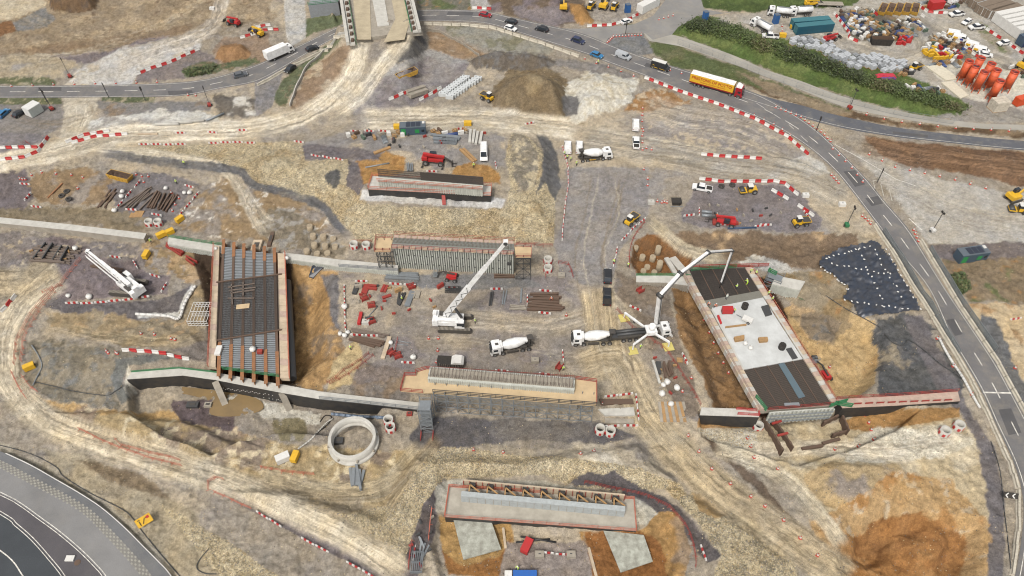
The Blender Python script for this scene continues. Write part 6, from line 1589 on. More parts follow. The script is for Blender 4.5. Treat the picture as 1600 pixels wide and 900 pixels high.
veh(pr('s_black', car), (1580,20), (1596,19), 'black off-roader behind the long white cabin', cat='car')
veh(pr('p_white', car), (1210,60), (1196,58), 'white pickup behind the bank at the edge of the block stacks', cat='pickup')
tr = empty('flat_trailer'); k = B(mCONCD); k.box((0,0,1.0),(9,2.4,.2)); k.build('load_bed', tr); k = B(mCHAS); k.box((0,0,.7),(8.5,.8,.3)); k.build('chassis', tr); wheels(tr, (-2.5,-3.6), 1.0,.45,.3)
veh(cache(tr), (1314,10), (1277,9), 'long flat trailer behind the yellow telehandler at the top', cat='trailer')
# ---- skips, cabins, containers
veh(pr('sk', skip, 7.0), (650,118), (622,120), 'yellow open skip on the grey hardstanding below the flyover', cat='skip')
veh(pr('sk', skip), (206,283), (173,275), 'yellow open skip full of scrap above the stored steel', cat='skip')
for i in range(5): veh(pr('sk', skip), (1374+i*13,26), (1382+i*12,10), 'yellow skip in the row of five, %s' % ('leftmost','second from the left','middle one','second from the right','rightmost')[i], 'skips in a row', 'skip')
veh(cache(skip(7,2.5,2.2,mDARK)), (1361,68), (1389,69), 'black open topped skip at the foot of the scrap yard', cat='skip')
veh(pr('cg', cabin_green), (629,208), (663,207), 'dark site cabin with a green door above the upper bridge pier', cat='cabin')
veh(pr('cg', cabin_green), (1486,408), (1541,400), 'grey site cabin with green doors and roof panels right of the road', cat='cabin')
mTEAL = mat('teal_paint',(30,92,112),.5)
veh(pr('ct', container, 13, 2.5, 2.8, mTEAL, mat('teal_roof',(58,122,132),.5)), (1237,44), (1290,40), 'teal container at the back of the pair in the compound', cat='container')
veh(pr('ct', container), (1243,52), (1296,47), 'teal container at the front of the pair in the compound', cat='container')
mWC = mat('cabin_white',(232,232,228),.6,var=.1)
for i, (a, c, lb) in enumerate([((1506,6),(1544,-8),'nearest the green bin'),((1514,14),(1556,1),'second of the row'),((1524,22),(1566,9),'third of the row'),((1534,28),(1578,14),'fourth of the row'),((1542,32),(1592,18),'last of the row')]):
    veh(pr('cw', container, 12, 3.0, 2.9, mWC, mat('brown_roof',(128,112,96),.8,var=.3)), a, c, 'white site office cabin with a weathered brown roof, '+lb, 'office cabins with brown roofs', 'cabin')
for i in range(5):
    veh(pr('cw2', container, 16, 3.0, 3.2, mWC, mWHT), (1553+i*7.6,36+i*5.5), (1611+i*7.6,24+i*5.5), 'white flat roofed office cabin at the right edge, %s' % ('top one','second from the top','middle one','second from the bottom','bottom one')[i], 'white office cabins side by side', 'cabin')
veh(cache(container(11,3.0,3.2,mat('navy_paint',(30,48,96),.5),mat('navy_roof',(72,92,112),.5))), (1587,72), (1636,62), 'dark blue container at the right edge of the compound', cat='container')
veh(cache(container(9,2.8,2.8,mWC,mWHT)), (1002,19), (1022,9), 'white office cabin at the top of the junction', cat='cabin')
veh(cache(container(4,3.0,2.7,mat('pale_cabin',(206,212,206),.6),mWC)), (46,182), (64,172), 'pale grey cabin beside the two cars at the left edge', cat='cabin')
veh(cache(container(5,2.4,2.6,mRED,mRED)), (1452,14), (1468,12), 'bright red cabin in the compound', cat='cabin')
veh(cache(container(6,2.4,2.4,mDARK,mDKST)), (1462,4), (1476,2), 'dark container at the top of the compound', cat='container')
veh(cache(container(3.4,2.0,2.4,mat('orange_store',(222,84,38),.5),mat('orange_store',(222,84,38),.5))), (1580,166), (1602,160), 'orange storage box right of the pallet of pale bags', cat='storage box')
pb = empty('toilet_cabin'); k = B(mat('toilet_blue',(40,98,160),.5)); k.box((0,0,1.1),(1.2,1.2,2.2),taper=.94); k.build('body', pb); k = B(mat('toilet_roof',(96,110,128),.5)); k.box((0,0,2.27),(1.1,1.1,.12)); k.build('roof', pb)
at(cache(pb), (1211,36), .3, 'blue portable toilet beside the white tanker', cat='toilet', s=1.4); at(pb, (1101,31), .3, 'grey blue portable toilet at the corner of the grass bank', cat='toilet', s=1.3); at(pb, (980,20), .3, 'blue portable toilet by the dumper at the top', cat='toilet')
# ---- silos
for (u, v), lb in (((1499,126),'upper left of the cluster'),((1517,121),'at the back of the cluster'),((1509,134),'second in the front row'),((1522,143),'front row beside the leaning pipe'),((1533,130),'middle of the back row'),((1541,140),'in the middle of the cluster'),((1546,157),'front right next to the pallet of bags'),((1568,143),'rightmost of the cluster')):
    at(pr('si', silo), (u,v), rnd.uniform(-.5,.5), 'tall orange silo, '+lb, 'orange silos', 'silo').scale = (1,1,.74)
pk = empty('bag_pallet'); k = B(mat('pale_sacks',(214,204,186),.8,var=.2,scale=1.5))
for a in range(3):
    for b_ in range(3):
        for c in range(4): k.box((a*1.5-1.5,b_*1.1-1.1,.4+c*.8),(1.42,1.02,.72),rnd.uniform(-.05,.05))
k.build('sack_stack', pk)['kind'] = 'stuff'
k = B(mWOOD); k.box((0,0,.02),(4.6,3.3,.1)); k.build('pallet', pk)
at(cache(pk), (1557,170), .2, 'tall stack of pale sacks in front of the orange silos', cat='pallet')
# ---- the concrete pump with its boom
a, c = G(958,531), G(1044,520); h_ = heading(a, c); pm = empty('pump_truck', (a+c)/2, h_); tag(pm, 'white concrete pump truck with a raised folding boom and spread outriggers', 'pump truck')
LT = 6.5; cab(pm, LT, h=3.0); k = B(mCHAS); k.box((-.6,0,1.0),(12.4,.9,.4)); k.box((-3.2,0,1.5),(6.2,2.3,.5)); k.build('chassis', pm); wheels(pm, (5.3,3.7,-1.4,-2.8,-4.2), 1.1,.52,.3)
k = B(paint_mat('white')); k.box((2.0,0,1.9),(2.4,2.3,1.1)); k.tube((2.2,0,2.3),(2.2,0,3.6),.7,12); k.build('boom_pedestal', pm); k = B(mDKST); k.tube((-5.8,.4,2.0),(1,.4,2.0),.35,8); k.tube((-5.8,-.4,2.0),(1,-.4,2.0),.35,8); k.box((-6.3,0,1.5),(1.2,1.9,1.0),taper=1.25); k.build('pump_unit', pm)
mi = (Matrix.Translation(pm.location) @ Matrix.Rotation(h_,4,'Z')).inverted()
mYB = mat('outrigger_mat',(222,206,120),.8)
for (u, v), bx, lb in (((975,497),(1.0,1.0),'upper left'),((988,548),(1.0,-1.0),'lower left'),((1044,542),(2.8,-1.0),'lower right'),((1043,514),(2.8,1.0),'upper right')):
    g = mi @ G(u,v); k = B(paint_mat('white')); k.bar((bx[0],bx[1],1.7),(g.x,g.y,1.9),.4,.45); k.bar((g.x,g.y,2.0),(g.x,g.y,.15),.25); k.build('outrigger', pm)
    if lb != 'upper right':
        gw = G(u,v); k = B(mYB); k.box((0,0,.06),(2.2,2.2,.12)); o = k.build('spreader_mat'); o.location = gw; o.rotation_euler = (0,0,.2); tag(o, 'yellow spreader mat under the %s outrigger of the pump truck' % lb, 'spreader mat')
base = G(1022,520); tip = P(1127,441,ZR+2)
pn = Vector((tip.y-base.y, -(tip.x-base.x), 0)).normalized()
def inplane(u, v):
    o_ = Vector((0,0,CAM_H)); d = P(u,v,0)-o_; t = (base-o_).dot(pn)/d.dot(pn); return o_+d*t
bw = [Vector((base.x, base.y, 3.5))]+[inplane(*q) for q in ((1031,462),(1063,427),(1107,394),(1144,391))]+[tip]
bw[0] = Vector((base.x, base.y, 3.4))
wd = (.75,.6,.5,.4,.3)
for i in range(5):
    k = B(paint_mat('white')); A_, C_ = mi @ bw[i], mi @ bw[i+1]; k.bar(A_, C_, wd[i], wd[i]*1.2, up=mi.to_3x3() @ pn); k.use(mDKST)
    off = mi.to_3x3() @ pn*(wd[i]*.5+.2); k.tube(A_+off, C_+off, .1, 6); k.tube(C_-off*1.2, C_+off*1.2, wd[i]*.7, 8); k.build('boom_section', pm)
k = B(mDARK); tl = mi @ tip; k.tube(tl, tl-Vector((0,0,1.9)), .1, 6); k.build('end_hose', pm)
# ---- cranes
tipw = P(790,380,27); b0 = G(712,508); dxy = tipw-b0; bd = math.atan2(dxy.y, dxy.x); dist = math.hypot(dxy.x, dxy.y)+2.2; el = math.atan2(27-3.0, dist)
crawler_crane(bd, math.hypot(dist, 24), el, 'white crawler crane with a long raised telescopic boom in the middle of the yard', b0, R(-2))
b1 = G(203,452); tw = P(140,395,4.5); d1 = tw-b1; crawler_crane(math.atan2(d1.y,d1.x), math.hypot(d1.x,d1.y)+2.0, R(7), 'white crawler crane with its boom lowered on the left side of the site', b1, R(-6), folded=True)
# ---- barriers
blocks([(1007,122),(1060,143),(1120,163),(1180,187),(1230,214),(1263,242)], 'along the near edge of the main road', 1.62)
blocks([(917,42),(955,40),(980,33),(997,24)], 'round the spoil area above the junction')
blocks([(212,118),(260,100),(312,77)], 'across the pale concrete apron at the top left')
blocks([(103,224),(128,213),(172,205)], 'beside the left haul road, upper line'); blocks([(112,224),(150,214),(200,210)], 'beside the left haul road, lower line')
blocks([(0,251),(40,246),(60,238),(76,215)], 'curving at the left edge'); blocks([(0,232),(60,231)], 'at the left edge above the curved row')
blocks([(1095,242),(1190,249)], 'alone on the hardstanding above the plant compound')
blocks([(1092,280),(1130,285),(1210,284),(1224,287),(1247,306)], 'along the top of the plant compound'); blocks([(1205,297),(1232,313)], 'inside the plant compound corner'); 
blocks([(192,548),(240,551),(297,562)], 'between the orange slope and the steel beam deck', 1.62)
blocks([(1303,21),(1325,50),(1327,60),(1340,66)], 'on the left of the scrap yard'); blocks([(1361,16),(1371,25)], 'left of the yellow skips'); blocks([(1435,9),(1446,18),(1460,21),(1480,21)], 'round the red cabin'); blocks([(1437,23),(1446,29)], 'right of the yellow skips')
blocks([(1540,46),(1563,61)], 'below the white pickups'); blocks([(1575,69),(1598,85)], 'under the dark blue container'); blocks([(1493,64),(1530,92)], 'left of the panelled vans')
blocks([(738,13),(768,15)], 'across the closed slip road at the top'); blocks([(400,44),(423,40)], 'near the top left telehandler, upper row'); blocks([(402,50),(436,47)], 'near the top left telehandler, lower row'); blocks([(375,60),(400,54)], 'below the top left telehandler')
blocks([(1246,321),(1272,339)], 'at the right tip of the plant compound'); blocks([(655,158),(690,137)], 'beside the concrete beams under the flyover ramp'); blocks([(608,158),(638,146)], 'left of the concrete beams under the flyover ramp')
blocks([(2,489),(12,478),(26,462)], 'at the left edge beside the haul road')
for px, wh in [([(878,228),(887,260),(888,290),(883,320),(880,350),(878,377)], 'along the left side of the grey hardstanding'), ([(1010,341),(990,357),(970,378)], 'curving past the yellow dumper'), ([(965,386),(958,418)], 'above the black off-roader'),
    ([(538,445),(539,478),(540,520)], 'down the left side of the yard'), ([(545,441),(585,441)], 'at the top left of the yard'), ([(607,444),(652,447)], 'above the stored props in the yard'), ([(687,449),(725,451)], 'in the yard left of the crane boom'), ([(757,452),(795,453)], 'in the yard right of the crane boom'),
    ([(832,455),(872,456)], 'above the rusty steel stack'), ([(824,456),(824,484)], 'left of the rusty steel stack'), ([(830,489),(872,492)], 'below the rusty steel stack'), ([(547,524),(592,526)], 'beside the white bags in the yard'), ([(615,566),(660,569)], 'in the lower yard by the red frames'),
    ([(690,572),(733,575)], 'under the tented skip in the yard'), ([(763,579),(805,582)], 'behind the plywood pier platform, left row'), ([(833,583),(872,588)], 'behind the plywood pier platform, right row'), ([(878,540),(881,572)], 'standing across the yard below the mixer'),
    ([(1061,546),(1078,580)], 'right of the four white bags'), ([(975,475),(1010,492)], 'beside the pump truck boom'), ([(942,667),(1000,665)], 'below the small formwork slab'), ([(993,616),(998,658)], 'right of the small formwork slab'), ([(943,622),(990,615)], 'above the small formwork slab'),
    ([(400,799),(441,824)], 'on the lower haul road, upper piece'), ([(470,840),(515,864)], 'on the lower haul road, middle piece'), ([(540,877),(590,905)], 'on the lower haul road, lowest piece'), ([(649,835),(645,890)], 'left of the foreground pier'), ([(838,863),(895,868)], 'in front of the foreground pier'),
    ([(1088,842),(1110,888)], 'right of the foreground pier'), ([(216,227),(292,226)], 'along the top of the yellow stone bank'), ([(325,225),(400,223)], 'along the haul road above the stone bank'), ([(266,208),(298,209)], 'on the far side of the haul road, first piece'), ([(316,206),(348,208)], 'on the far side of the haul road, second piece'),
    ([(362,205),(395,204)], 'on the far side of the haul road, third piece'), ([(452,222),(483,225)], 'at the left of the upper store'), ([(485,244),(538,251)], 'on the purple gravel left of the upper pier'), ([(545,206),(610,206)], 'left of the dark site cabin'), ([(703,203),(737,202)], 'right of the dark site cabin'),
    ([(657,269),(693,271)], 'behind the upper pier'), ([(773,248),(776,268)], 'right of the upper pier'), ([(222,281),(181,328)], 'left of the stored dark steel'), ([(282,287),(310,296)], 'above the stored dark steel'), ([(312,300),(276,344)], 'right of the stored dark steel'), ([(230,335),(262,341)], 'below the stored dark steel, right piece'), ([(190,327),(222,332)], 'below the stored dark steel, left piece'),
    ([(25,288),(55,291)], 'round the left store, top piece'), ([(53,300),(38,320)], 'round the left store, side piece'), ([(42,322),(72,325)], 'round the left store, lower piece'), ([(102,475),(190,470),(236,466)], 'below the lowered crane'), ([(168,401),(193,404)], 'behind the lowered crane boom'), ([(207,406),(218,424)], 'right of the crane boom tip'), ([(230,428),(255,436)], 'right of the lowered crane'), ([(264,438),(250,462)], 'below right of the lowered crane'),
    ([(1572,500),(1602,496)], 'at the right edge on the pale ground'), ([(1092,322),(1092,343)], 'inside the plant compound, upright piece'), ([(1065,338),(1088,336)], 'at the left tip of the plant compound'), ([(1115,352),(1150,352)], 'under the red telehandler in the plant compound'), ([(1175,354),(1200,353)], 'along the bottom of the plant compound'), ([(1252,326),(1268,347)], 'lying at the right tip of the plant compound'),
    ([(1043,510),(1050,528)], 'in front of the pump truck cab'), ([(1185,352),(1207,353)], 'by the blue pipe'), ([(842,193),(812,196)], 'below the brown spoil heap')]:
    boards(px, wh)
kb = cache(kerbblock())
for px, wh in [([(1366,352),(1398,400),(1428,450),(1462,505),(1496,560),(1525,612),(1548,660),(1578,725),(1590,775),(1590,825),(1580,900)], 'along the left side of the right hand road'), ([(1438,376),(1500,480),(1556,563),(1604,650)], 'along the right side of the right hand road'), ([(548,58),(505,80),(450,108),(402,134)], 'on the road edge left of the flyover'), ([(662,38),(725,40),(768,44),(800,54),(850,70),(905,90)], 'on the road edge above the spoil heap')]:
    w_ = walk(px, 3.0); rank, sd = side([p for p, _ in w_])
    for i, (p, hh) in enumerate(w_): put(kb, p, hh, '%s concrete barrier from the %s, %s' % (nth(rank[i]), sd, wh), 'concrete barriers '+wh, 'barrier')
# ---- cones
coneline([(1348,237),(1400,262),(1480,278),(1552,298)], 3.6, 'beside the brown field right of the road')
coneline([(1296,228),(1330,262),(1352,290)], 2.6, 'along the closed lane by the chevrons'); coneline([(1297,272),(1312,288)], 0.9, 'clustered beside the pale apron'); coneline([(1345,336),(1362,352)], 0.9, 'clustered at the head of the left mesh fence'); coneline([(1426,357),(1436,380)], 1.1, 'clustered at the head of the right mesh fence')
coneline([(1208,167),(1250,183),(1285,208),(1300,224)], 1.5, 'between the two roads'); coneline([(1315,166),(1355,180),(1400,190),(1480,200),(1590,206)], 4.5, 'along the lower edge of the pale path'); coneline([(1038,108),(1075,118),(1110,128)], 3.5, 'beside the grass above the yellow lorry')
coneline([(1170,178),(1215,198),(1240,218)], 3.2, 'behind the plastic barrier row'); coneline([(905,88),(945,103),(1000,122)], 4.0, 'on the near side of the main road'); coneline([(2,136),(110,132),(150,131),(210,130),(262,128)], 6.0, 'on the far side of the left road'); coneline([(288,149),(312,150)], 1.8, 'on the near side of the left road')
coneline([(948,68),(958,58),(1004,55)], 1.0, 'round the dark tarmac patch'); coneline([(1026,32),(1055,24)], 1.6, 'across the junction mouth'); 
cones([(1075,681),(1092,706),(1112,733),(1141,756),(1173,776),(1195,791)], 'along the right side of the lower haul road'); cones([(1168,685),(1173,698),(1178,715)], 'on the pale rubble left of the sheet piles')
cones([(1215,733),(1224,813),(1250,841),(1277,868),(1304,702),(1341,698),(1365,687)], 'on the pale ground near the orange pit'); cones([(1350,649),(1357,661),(1361,672)], 'below the long red railed wall'); cones([(1115,536),(1122,552),(1130,567),(1138,583),(1108,520),(1100,500)], 'down the left side of the white concrete deck')
cones([(1296,574),(1066,612),(1080,591),(1072,566)], 'beside the white concrete deck'); cones([(907,709),(928,705),(740,703),(786,707)], 'at the top of the lower stone bank'); cones([(670,529),(685,529),(684,548),(682,566)], 'in the middle of the yard'); cones([(167,549),(170,552),(182,552),(184,553),(221,522),(242,523),(268,530),(274,531)], 'left of the steel beam deck')
cones([(32,280),(36,281),(40,281),(50,274),(66,270),(88,272),(112,274),(130,278),(122,295)], 'scattered in the left store'); cones([(268,302),(280,310),(274,320),(270,330),(225,285),(232,276),(213,273),(222,276)], 'round the stored dark steel'); coneline([(1454,510),(1469,540),(1486,570),(1510,600),(1530,640)], 6, 'beside the dark gravel verge'); coneline([(1580,562),(1590,590)], 2.5, 'on the right verge')
cones([(1012,280),(1012,290),(1027,315),(1034,317),(1038,316),(1042,317),(1006,265),(1010,232),(1018,234)], 'on the grey hardstanding'); cones([(885,493),(941,632),(1004,170),(1004,180),(1005,205)], 'standing alone near the haul lane')
coneline([(1222,38),(1228,60)], 3, 'by the tankers'); coneline([(1003,175),(1004,240)], 2.8, 'right of the two white vans in line')
# ---- mesh fences
mNET = mat('screen_mesh',(150,158,160),.8,var=.15)
_n = mNET.node_tree; _t = _n.nodes.new('ShaderNodeBsdfTransparent'); _x = _n.nodes.new('ShaderNodeMixShader'); _x.inputs[0].default_value = .55
_n.links.new(_t.outputs[0], _x.inputs[1]); _n.links.new(_n.nodes['Principled BSDF'].outputs[0], _x.inputs[2]); _n.links.new(_x.outputs[0], _n.nodes['Material Output'].inputs['Surface'])
def fence(px, name, label, m, h=1.1, step=2.2, w=.06, close=0.0, cat='fence', net=False):
    pts = [p for p, _ in walk(px, step)]
    if len(pts) < 3: pts = [G(*q) for q in px]
    base = pts[0].copy(); root = empty(name, base); tag(root, label, cat)
    for i in range(len(pts)-1):
        a, b_ = pts[i]-base, pts[i+1]-base; k = B(m); d = b_-a
        k.bar(a, a+Vector((0,0,h)), w, w)
        if i == len(pts)-2: k.bar(b_, b_+Vector((0,0,h)), w, w)
        for z in (h, .12): k.bar(a+Vector((0,0,z)), b_+Vector((0,0,z)), w, w)
        if net:
            k.use(mNET); k.bar(a+Vector((0,0,h*.5)), b_+Vector((0,0,h*.5)), .03, h-.15); k.use(m)
        if h < 1.4:
            pn_ = Vector((-d.y,d.x,0)).normalized()*.45; k.bar(a-pn_+Vector((0,0,.05)), a+pn_+Vector((0,0,.05)), .06, .06)
        nb = int(close*d.length)
        for j in range(1, nb): q = a+d*(j/nb); k.bar(q, q+Vector((0,0,h)), w*.4, w*.4)
        if close: 
            for z in (h*.33, h*.66): k.bar(a+Vector((0,0,z)), b_+Vector((0,0,z)), w*.4, w*.4)
        elif h < 1.4: k.bar(a+Vector((0,0,h*.55)), b_+Vector((0,0,h*.55)), w, w*2)
        k.build('fence_panel', root)
    return root
fence([(1374,356),(1402,400),(1432,450),(1466,505),(1502,566)], 'mesh_fence', 'grey steel mesh fence panels on the left side of the right hand road', mGALV, 2.0, 3.4, .07, 0, net=True)
fence([(1446,384),(1500,474),(1560,560)], 'mesh_fence', 'grey steel mesh fence panels on the right side of the right hand road', mGALV, 2.0, 3.4, .07, 0, net=True)
fence([(1050,66),(1110,86),(1200,122),(1300,155),(1400,180),(1500,196)], 'mesh_fence', 'thin grey mesh fence at the foot of the grass bank', mGALV, 1.8, 4, .05, 0.6)
fence([(452,170),(462,140),(480,105),(510,78),(545,54)], 'crash_rail', 'pale crash rail curving beside the ramp left of the flyover', mCONC, .8, 2.5, .25)
fence([(662,46),(690,52),(720,68),(752,88)], 'crash_rail', 'crash rail on the brown slope right of the flyover', mCONCD, .8, 2.5, .2)
of = lambda px, lb, m=None, h=1.0: fence(px, 'safety_fence', lb, m or mORG, h, 2.0, .045)
of([(97,442),(58,494),(38,530),(34,572)], 'orange safety fence along the inner side of the left haul road bend'); of([(88,445),(48,494),(26,535),(22,575)], 'orange safety fence along the outer side of the left haul road bend'); of([(17,577),(30,605),(45,628)], 'orange safety fence at the bottom of the left haul road bend'); of([(33,585),(52,610),(66,615)], 'short orange safety fence below the yellow generator at the left')
of([(118,668),(150,684),(195,703),(240,718),(292,730)], 'orange safety fence along the lower haul road, longer run'); of([(175,680),(190,697),(232,708),(290,722)], 'orange safety fence along the lower haul road, upper run'); of([(326,766),(326,754),(336,747),(350,750)], 'orange safety fence hooked round the stone bank tip'); of([(328,766),(365,783),(400,798)], 'orange safety fence running down to the striped barriers'); of([(400,730),(440,737),(500,743)], 'orange safety fence below the concrete shaft ring')
of([(905,752),(960,764),(1010,774),(1042,790),(1075,825),(1086,860),(1087,895)], 'orange safety fence round the right of the foreground pier', mREDD); of([(675,795),(672,820),(670,845)], 'orange safety fence at the left end of the foreground pier'); of([(646,835),(640,870),(637,900)], 'red safety fence left of the stored props by the foreground pier', mREDD)
of([(1010,345),(988,375),(983,395),(983,425)], 'red safety fence left of the brown pile pit', mREDD); of([(850,400),(853,440)], 'red safety fence left of the small excavation', mREDD); of([(865,410),(890,414),(897,440)], 'red safety fence round the small excavation', mREDD); of([(545,378),(588,378)], 'red safety fence beside the two chamber rings', mREDD); of([(800,382),(870,385)], 'red safety fence right of the tall formwork pier', mREDD)
of([(583,549),(545,575),(505,604)], 'red rail of the access steps on the orange slope, left side', mREDD); of([(590,551),(550,582),(508,606)], 'red rail of the access steps on the orange slope, right side', mREDD)
of([(960,478),(985,510),(1040,545),(1075,600),(1098,640)], 'red safety fence winding down beside the white concrete deck', mREDD); of([(1266,560),(1290,600),(1306,626)], 'orange safety fence on the right side of the white concrete deck'); of([(618,548),(622,530)], 'short red fence in the lower yard', mREDD)
of([(60,462),(92,450),(130,400)], 'thin orange fence left of the lowered crane'); of([(30,232),(40,222),(52,230)], 'red stacked fence at the left edge', mREDD); of([(850,645),(905,650)], 'red fence right of the plywood pier', mREDD) if False else None
# ------------------------------------------------------------------ stored materials and small plant
def bars(p0, p1, q0, q1, n, m, w, h, name, label, cat, jit=.15, z=0.0, group=None, ends=None):
    """n bars between the traced first and last one, each bar a thing"""
    for i in range(n):
        t = i/(n-1) if n > 1 else 0
        a = G(p0[0]*(1-t)+q0[0]*t, p0[1]*(1-t)+q0[1]*t); b_ = G(p1[0]*(1-t)+q1[0]*t, p1[1]*(1-t)+q1[1]*t)
        a.x += rnd.uniform(-jit,jit)*1.5; b_.x += rnd.uniform(-jit,jit)*1.5; a.y += rnd.uniform(-jit,jit); b_.y += rnd.uniform(-jit,jit)
        mid_ = (a+b_)/2; L_ = (b_-a).length; k = B(m); zz = h/2+z+.02+(i % 2)*h*.5*(n > 3)
        if name == 'pipe': k.tube((-L_/2,0,zz),(L_/2,0,zz),w/2,8)
        elif name in ('steel_beam',):
            k.box((0,0,zz+h*.42),(L_,w,h*.16)); k.box((0,0,zz-h*.42),(L_,w,h*.16)); k.box((0,0,zz),(L_,w*.25,h*.68))
        else: k.box((0,0,zz),(L_,w,h))
        o = k.build(name); o.location = mid_; o.rotation_euler = (0, math.atan2(a.z-b_.z, L_), heading(a,b_))
        lb = label if n == 1 else label
        tag(o, lb, cat, (group or (label+' group')) if n > 1 else None)
SB = 'steel beam'
bars((242,300),(230,325),(277,306),(262,332),12,mRUSTD,.38,.38,'steel_beam','dark steel beam lying in the neat row under the three barriers',SB,.3)
bars((235,293),(193,322),(240,302),(215,327),9,mREBARL,.35,.35,'steel_beam','dark steel beam in the untidy heap left of the neat row',SB,.8)
bars((178,297),(152,325),(184,300),(166,327),4,mRUSTD,.4,.35,'steel_beam','brown steel beam below the scrap skip',SB,.5)
bars((99,287),(75,309),(99,287),(75,309),1,mRUST,.4,.2,'steel_beam','single long rusty bar on the sandy store at the left',SB)
bars((62,385),(126,390),(43,407),(103,414),12,mREBARL,.35,.35,'steel_beam','dark steel beam in the square stack left of the crane boom',SB,.6)
bars((72,382),(52,408),(112,388),(96,412),4,mDKST,.3,.8,'steel_beam','grey beam lying across the square stack left of the crane boom',SB,.3)
bars((150,413),(196,424),(146,417),(186,428),4,mRUSTD,.4,.4,'steel_beam','brown beam lying under the lowered crane boom',SB,.4)
bars((604,426),(653,428),(603,435),(655,438),6,mGALV,.3,.3,'steel_prop','grey steel prop laid out in front of the tall pier','prop',.1)
bars((557,444),(551,460),(563,445),(556,461),3,mDKST,.4,.4,'steel_beam','grey beam at the top left of the yard',SB,.1)
bars((572,445),(567,458),(576,446),(571,459),2,mREDD,.9,.3,'steel_form','red steel form standing beside the grey beams','formwork',.1)
bars((575,447),(589,449),(575,451),(589,453),2,mREDD,.6,.5,'steel_form','red steel form at the end of the barrier in the yard','formwork',.1)
bars((602,446),(596,457),(606,447),(600,457),2,mREDD,.6,.4,'steel_form','dark red steel form in the middle of the stored props','formwork',.1)
bars((597,466),(611,462),(597,466),(611,462),1,mREDD,.7,.4,'steel_form','lone red steel form lying on the pale ground of the yard','formwork')
bars((626,458),(620,476),(632,459),(626,477),3,mDKST,.4,.4,'steel_beam','short dark beam beside the galvanised pair in the yard',SB,.2)
bars((643,456),(634,479),(647,457),(638,480),3,mGALV,.5,.4,'steel_beam','galvanised beam lying aslant in the yard',SB,.1)
bars((651,455),(646,467),(656,455),(653,467),3,mCONCD,.5,.4,'timber_beam','pale beam right of the galvanised beams','timber',.1)
bars((564,490),(562,508),(564,490),(562,508),1,mRED,.7,.8,'steel_form','upright red panel near the left barrier line of the yard','formwork')
bars((590,478),(571,499),(590,478),(571,499),1,mGALV,.25,.25,'pipe','long grey pole lying by the upright red panel','pipe')
bars((768,457),(765,478),(771,457),(768,478),2,mDKST,.3,.3,'steel_beam','dark beam right of the crane boom',SB,.1)
bars((788,455),(784,476),(791,455),(787,476),2,mGALV,.3,.3,'steel_beam','grey beam in the second pair right of the crane boom',SB,.1)
bars((816,451),(813,473),(816,451),(813,473),1,mGALV,.4,.3,'steel_beam','single grey beam left of the rusty stack',SB)
bars((797,477),(822,480),(797,483),(822,484),3,mCONCD,.3,.3,'steel_beam','pale beam lying toward the rusty stack',SB,.2)
bars((829,461),(874,462),(829,485),(876,487),11,mRUSTD,.55,.5,'steel_beam','rusty steel beam stacked at the right of the yard',SB,.7)
bars((772,431),(803,432),(772,434),(803,434),2,mRUSTD,.4,.5,'steel_beam','brown beam at the foot of the tall pier',SB,.1)
bars((550,514),(607,526),(553,518),(600,528),3,mREBARL,.4,.4,'steel_beam','long dark beam behind the white bags of the yard',SB,.2)
bars((555,526),(603,537),(545,532),(590,542),7,mRUSTD,.45,.4,'steel_beam','rusty beam in the fan below the white bags of the yard',SB,.5)
bars((608,527),(599,561),(608,527),(599,561),1,mCREAM,.9,.4,'timber_beam','long pale timber lying down the lower yard','timber')
bars((621,532),(643,537),(620,538),(638,540),2,mGALV,.2,.2,'pipe','thin pale pole in the lower yard','pipe',.1)
bars((1020,565),(1030,600),(1020,565),(1030,600),1,mCONC,.5,.5,'timber_beam','pale post along the left of the dark store near the pump truck','timber')
bars((1025,566),(1027,586),(1030,566),(1032,586),3,mDKST,.5,.5,'steel_beam','dark beam in the store below the pump truck',SB,.1)
bars((1035,567),(1041,590),(1044,567),(1049,588),4,mRUSTD,.4,.5,'steel_beam','brown beam in the store below the pump truck',SB,.3)
bars((1057,560),(1066,561),(1058,566),(1067,566),4,mWOOD,.3,.2,'timber_beam','short timber by the striped barrier of the pump store','timber',.05)
bars((813,839),(869,849),(813,839),(869,849),1,mBLK,.35,.3,'pipe','upper of the two crossed black pipes in front of the foreground pier','pipe'); bars((808,848),(858,843),(808,848),(858,843),1,mBLK,.35,.3,'pipe','lower of the two crossed black pipes in front of the foreground pier','pipe')
bars((547,732),(550,760),(568,736),(564,760),5,mGALV,.55,.45,'steel_beam','galvanised beam stored below the concrete shaft ring',SB,.1)
bars((557,721),(563,767),(557,721),(563,767),1,mGALV,.5,.9,'steel_beam','longest galvanised beam lying across the others below the shaft ring',SB)
bars((786,824),(789,857),(786,824),(789,857),1,mCREAM,.45,.2,'timber_beam','pale plank right of the left skewed slab','timber'); bars((920,857),(932,903),(920,857),(932,903),1,mCREAM,.5,.2,'timber_beam','pale plank left of the right skewed slab','timber')
bars((652,838),(660,850),(668,850),(655,880),5,mGALV,.3,.3,'steel_prop','grey prop stored left of the foreground pier','prop',.3)
bars((676,212),(718,215),(676,222),(716,224),5,mGALV,.8,.4,'steel_beam','grey beam stored right of the dark site cabin',SB,.4)
bars((735,204),(733,224),(753,208),(749,227),4,mCONC,.7,.5,'concrete_beam','pale concrete beam in the upper store','concrete beam',.1)
bars((635,148),(663,139),(640,153),(667,144),2,mCONCD,1.3,1.2,'concrete_beam','brown stained concrete beam under the flyover ramp','concrete beam',0)
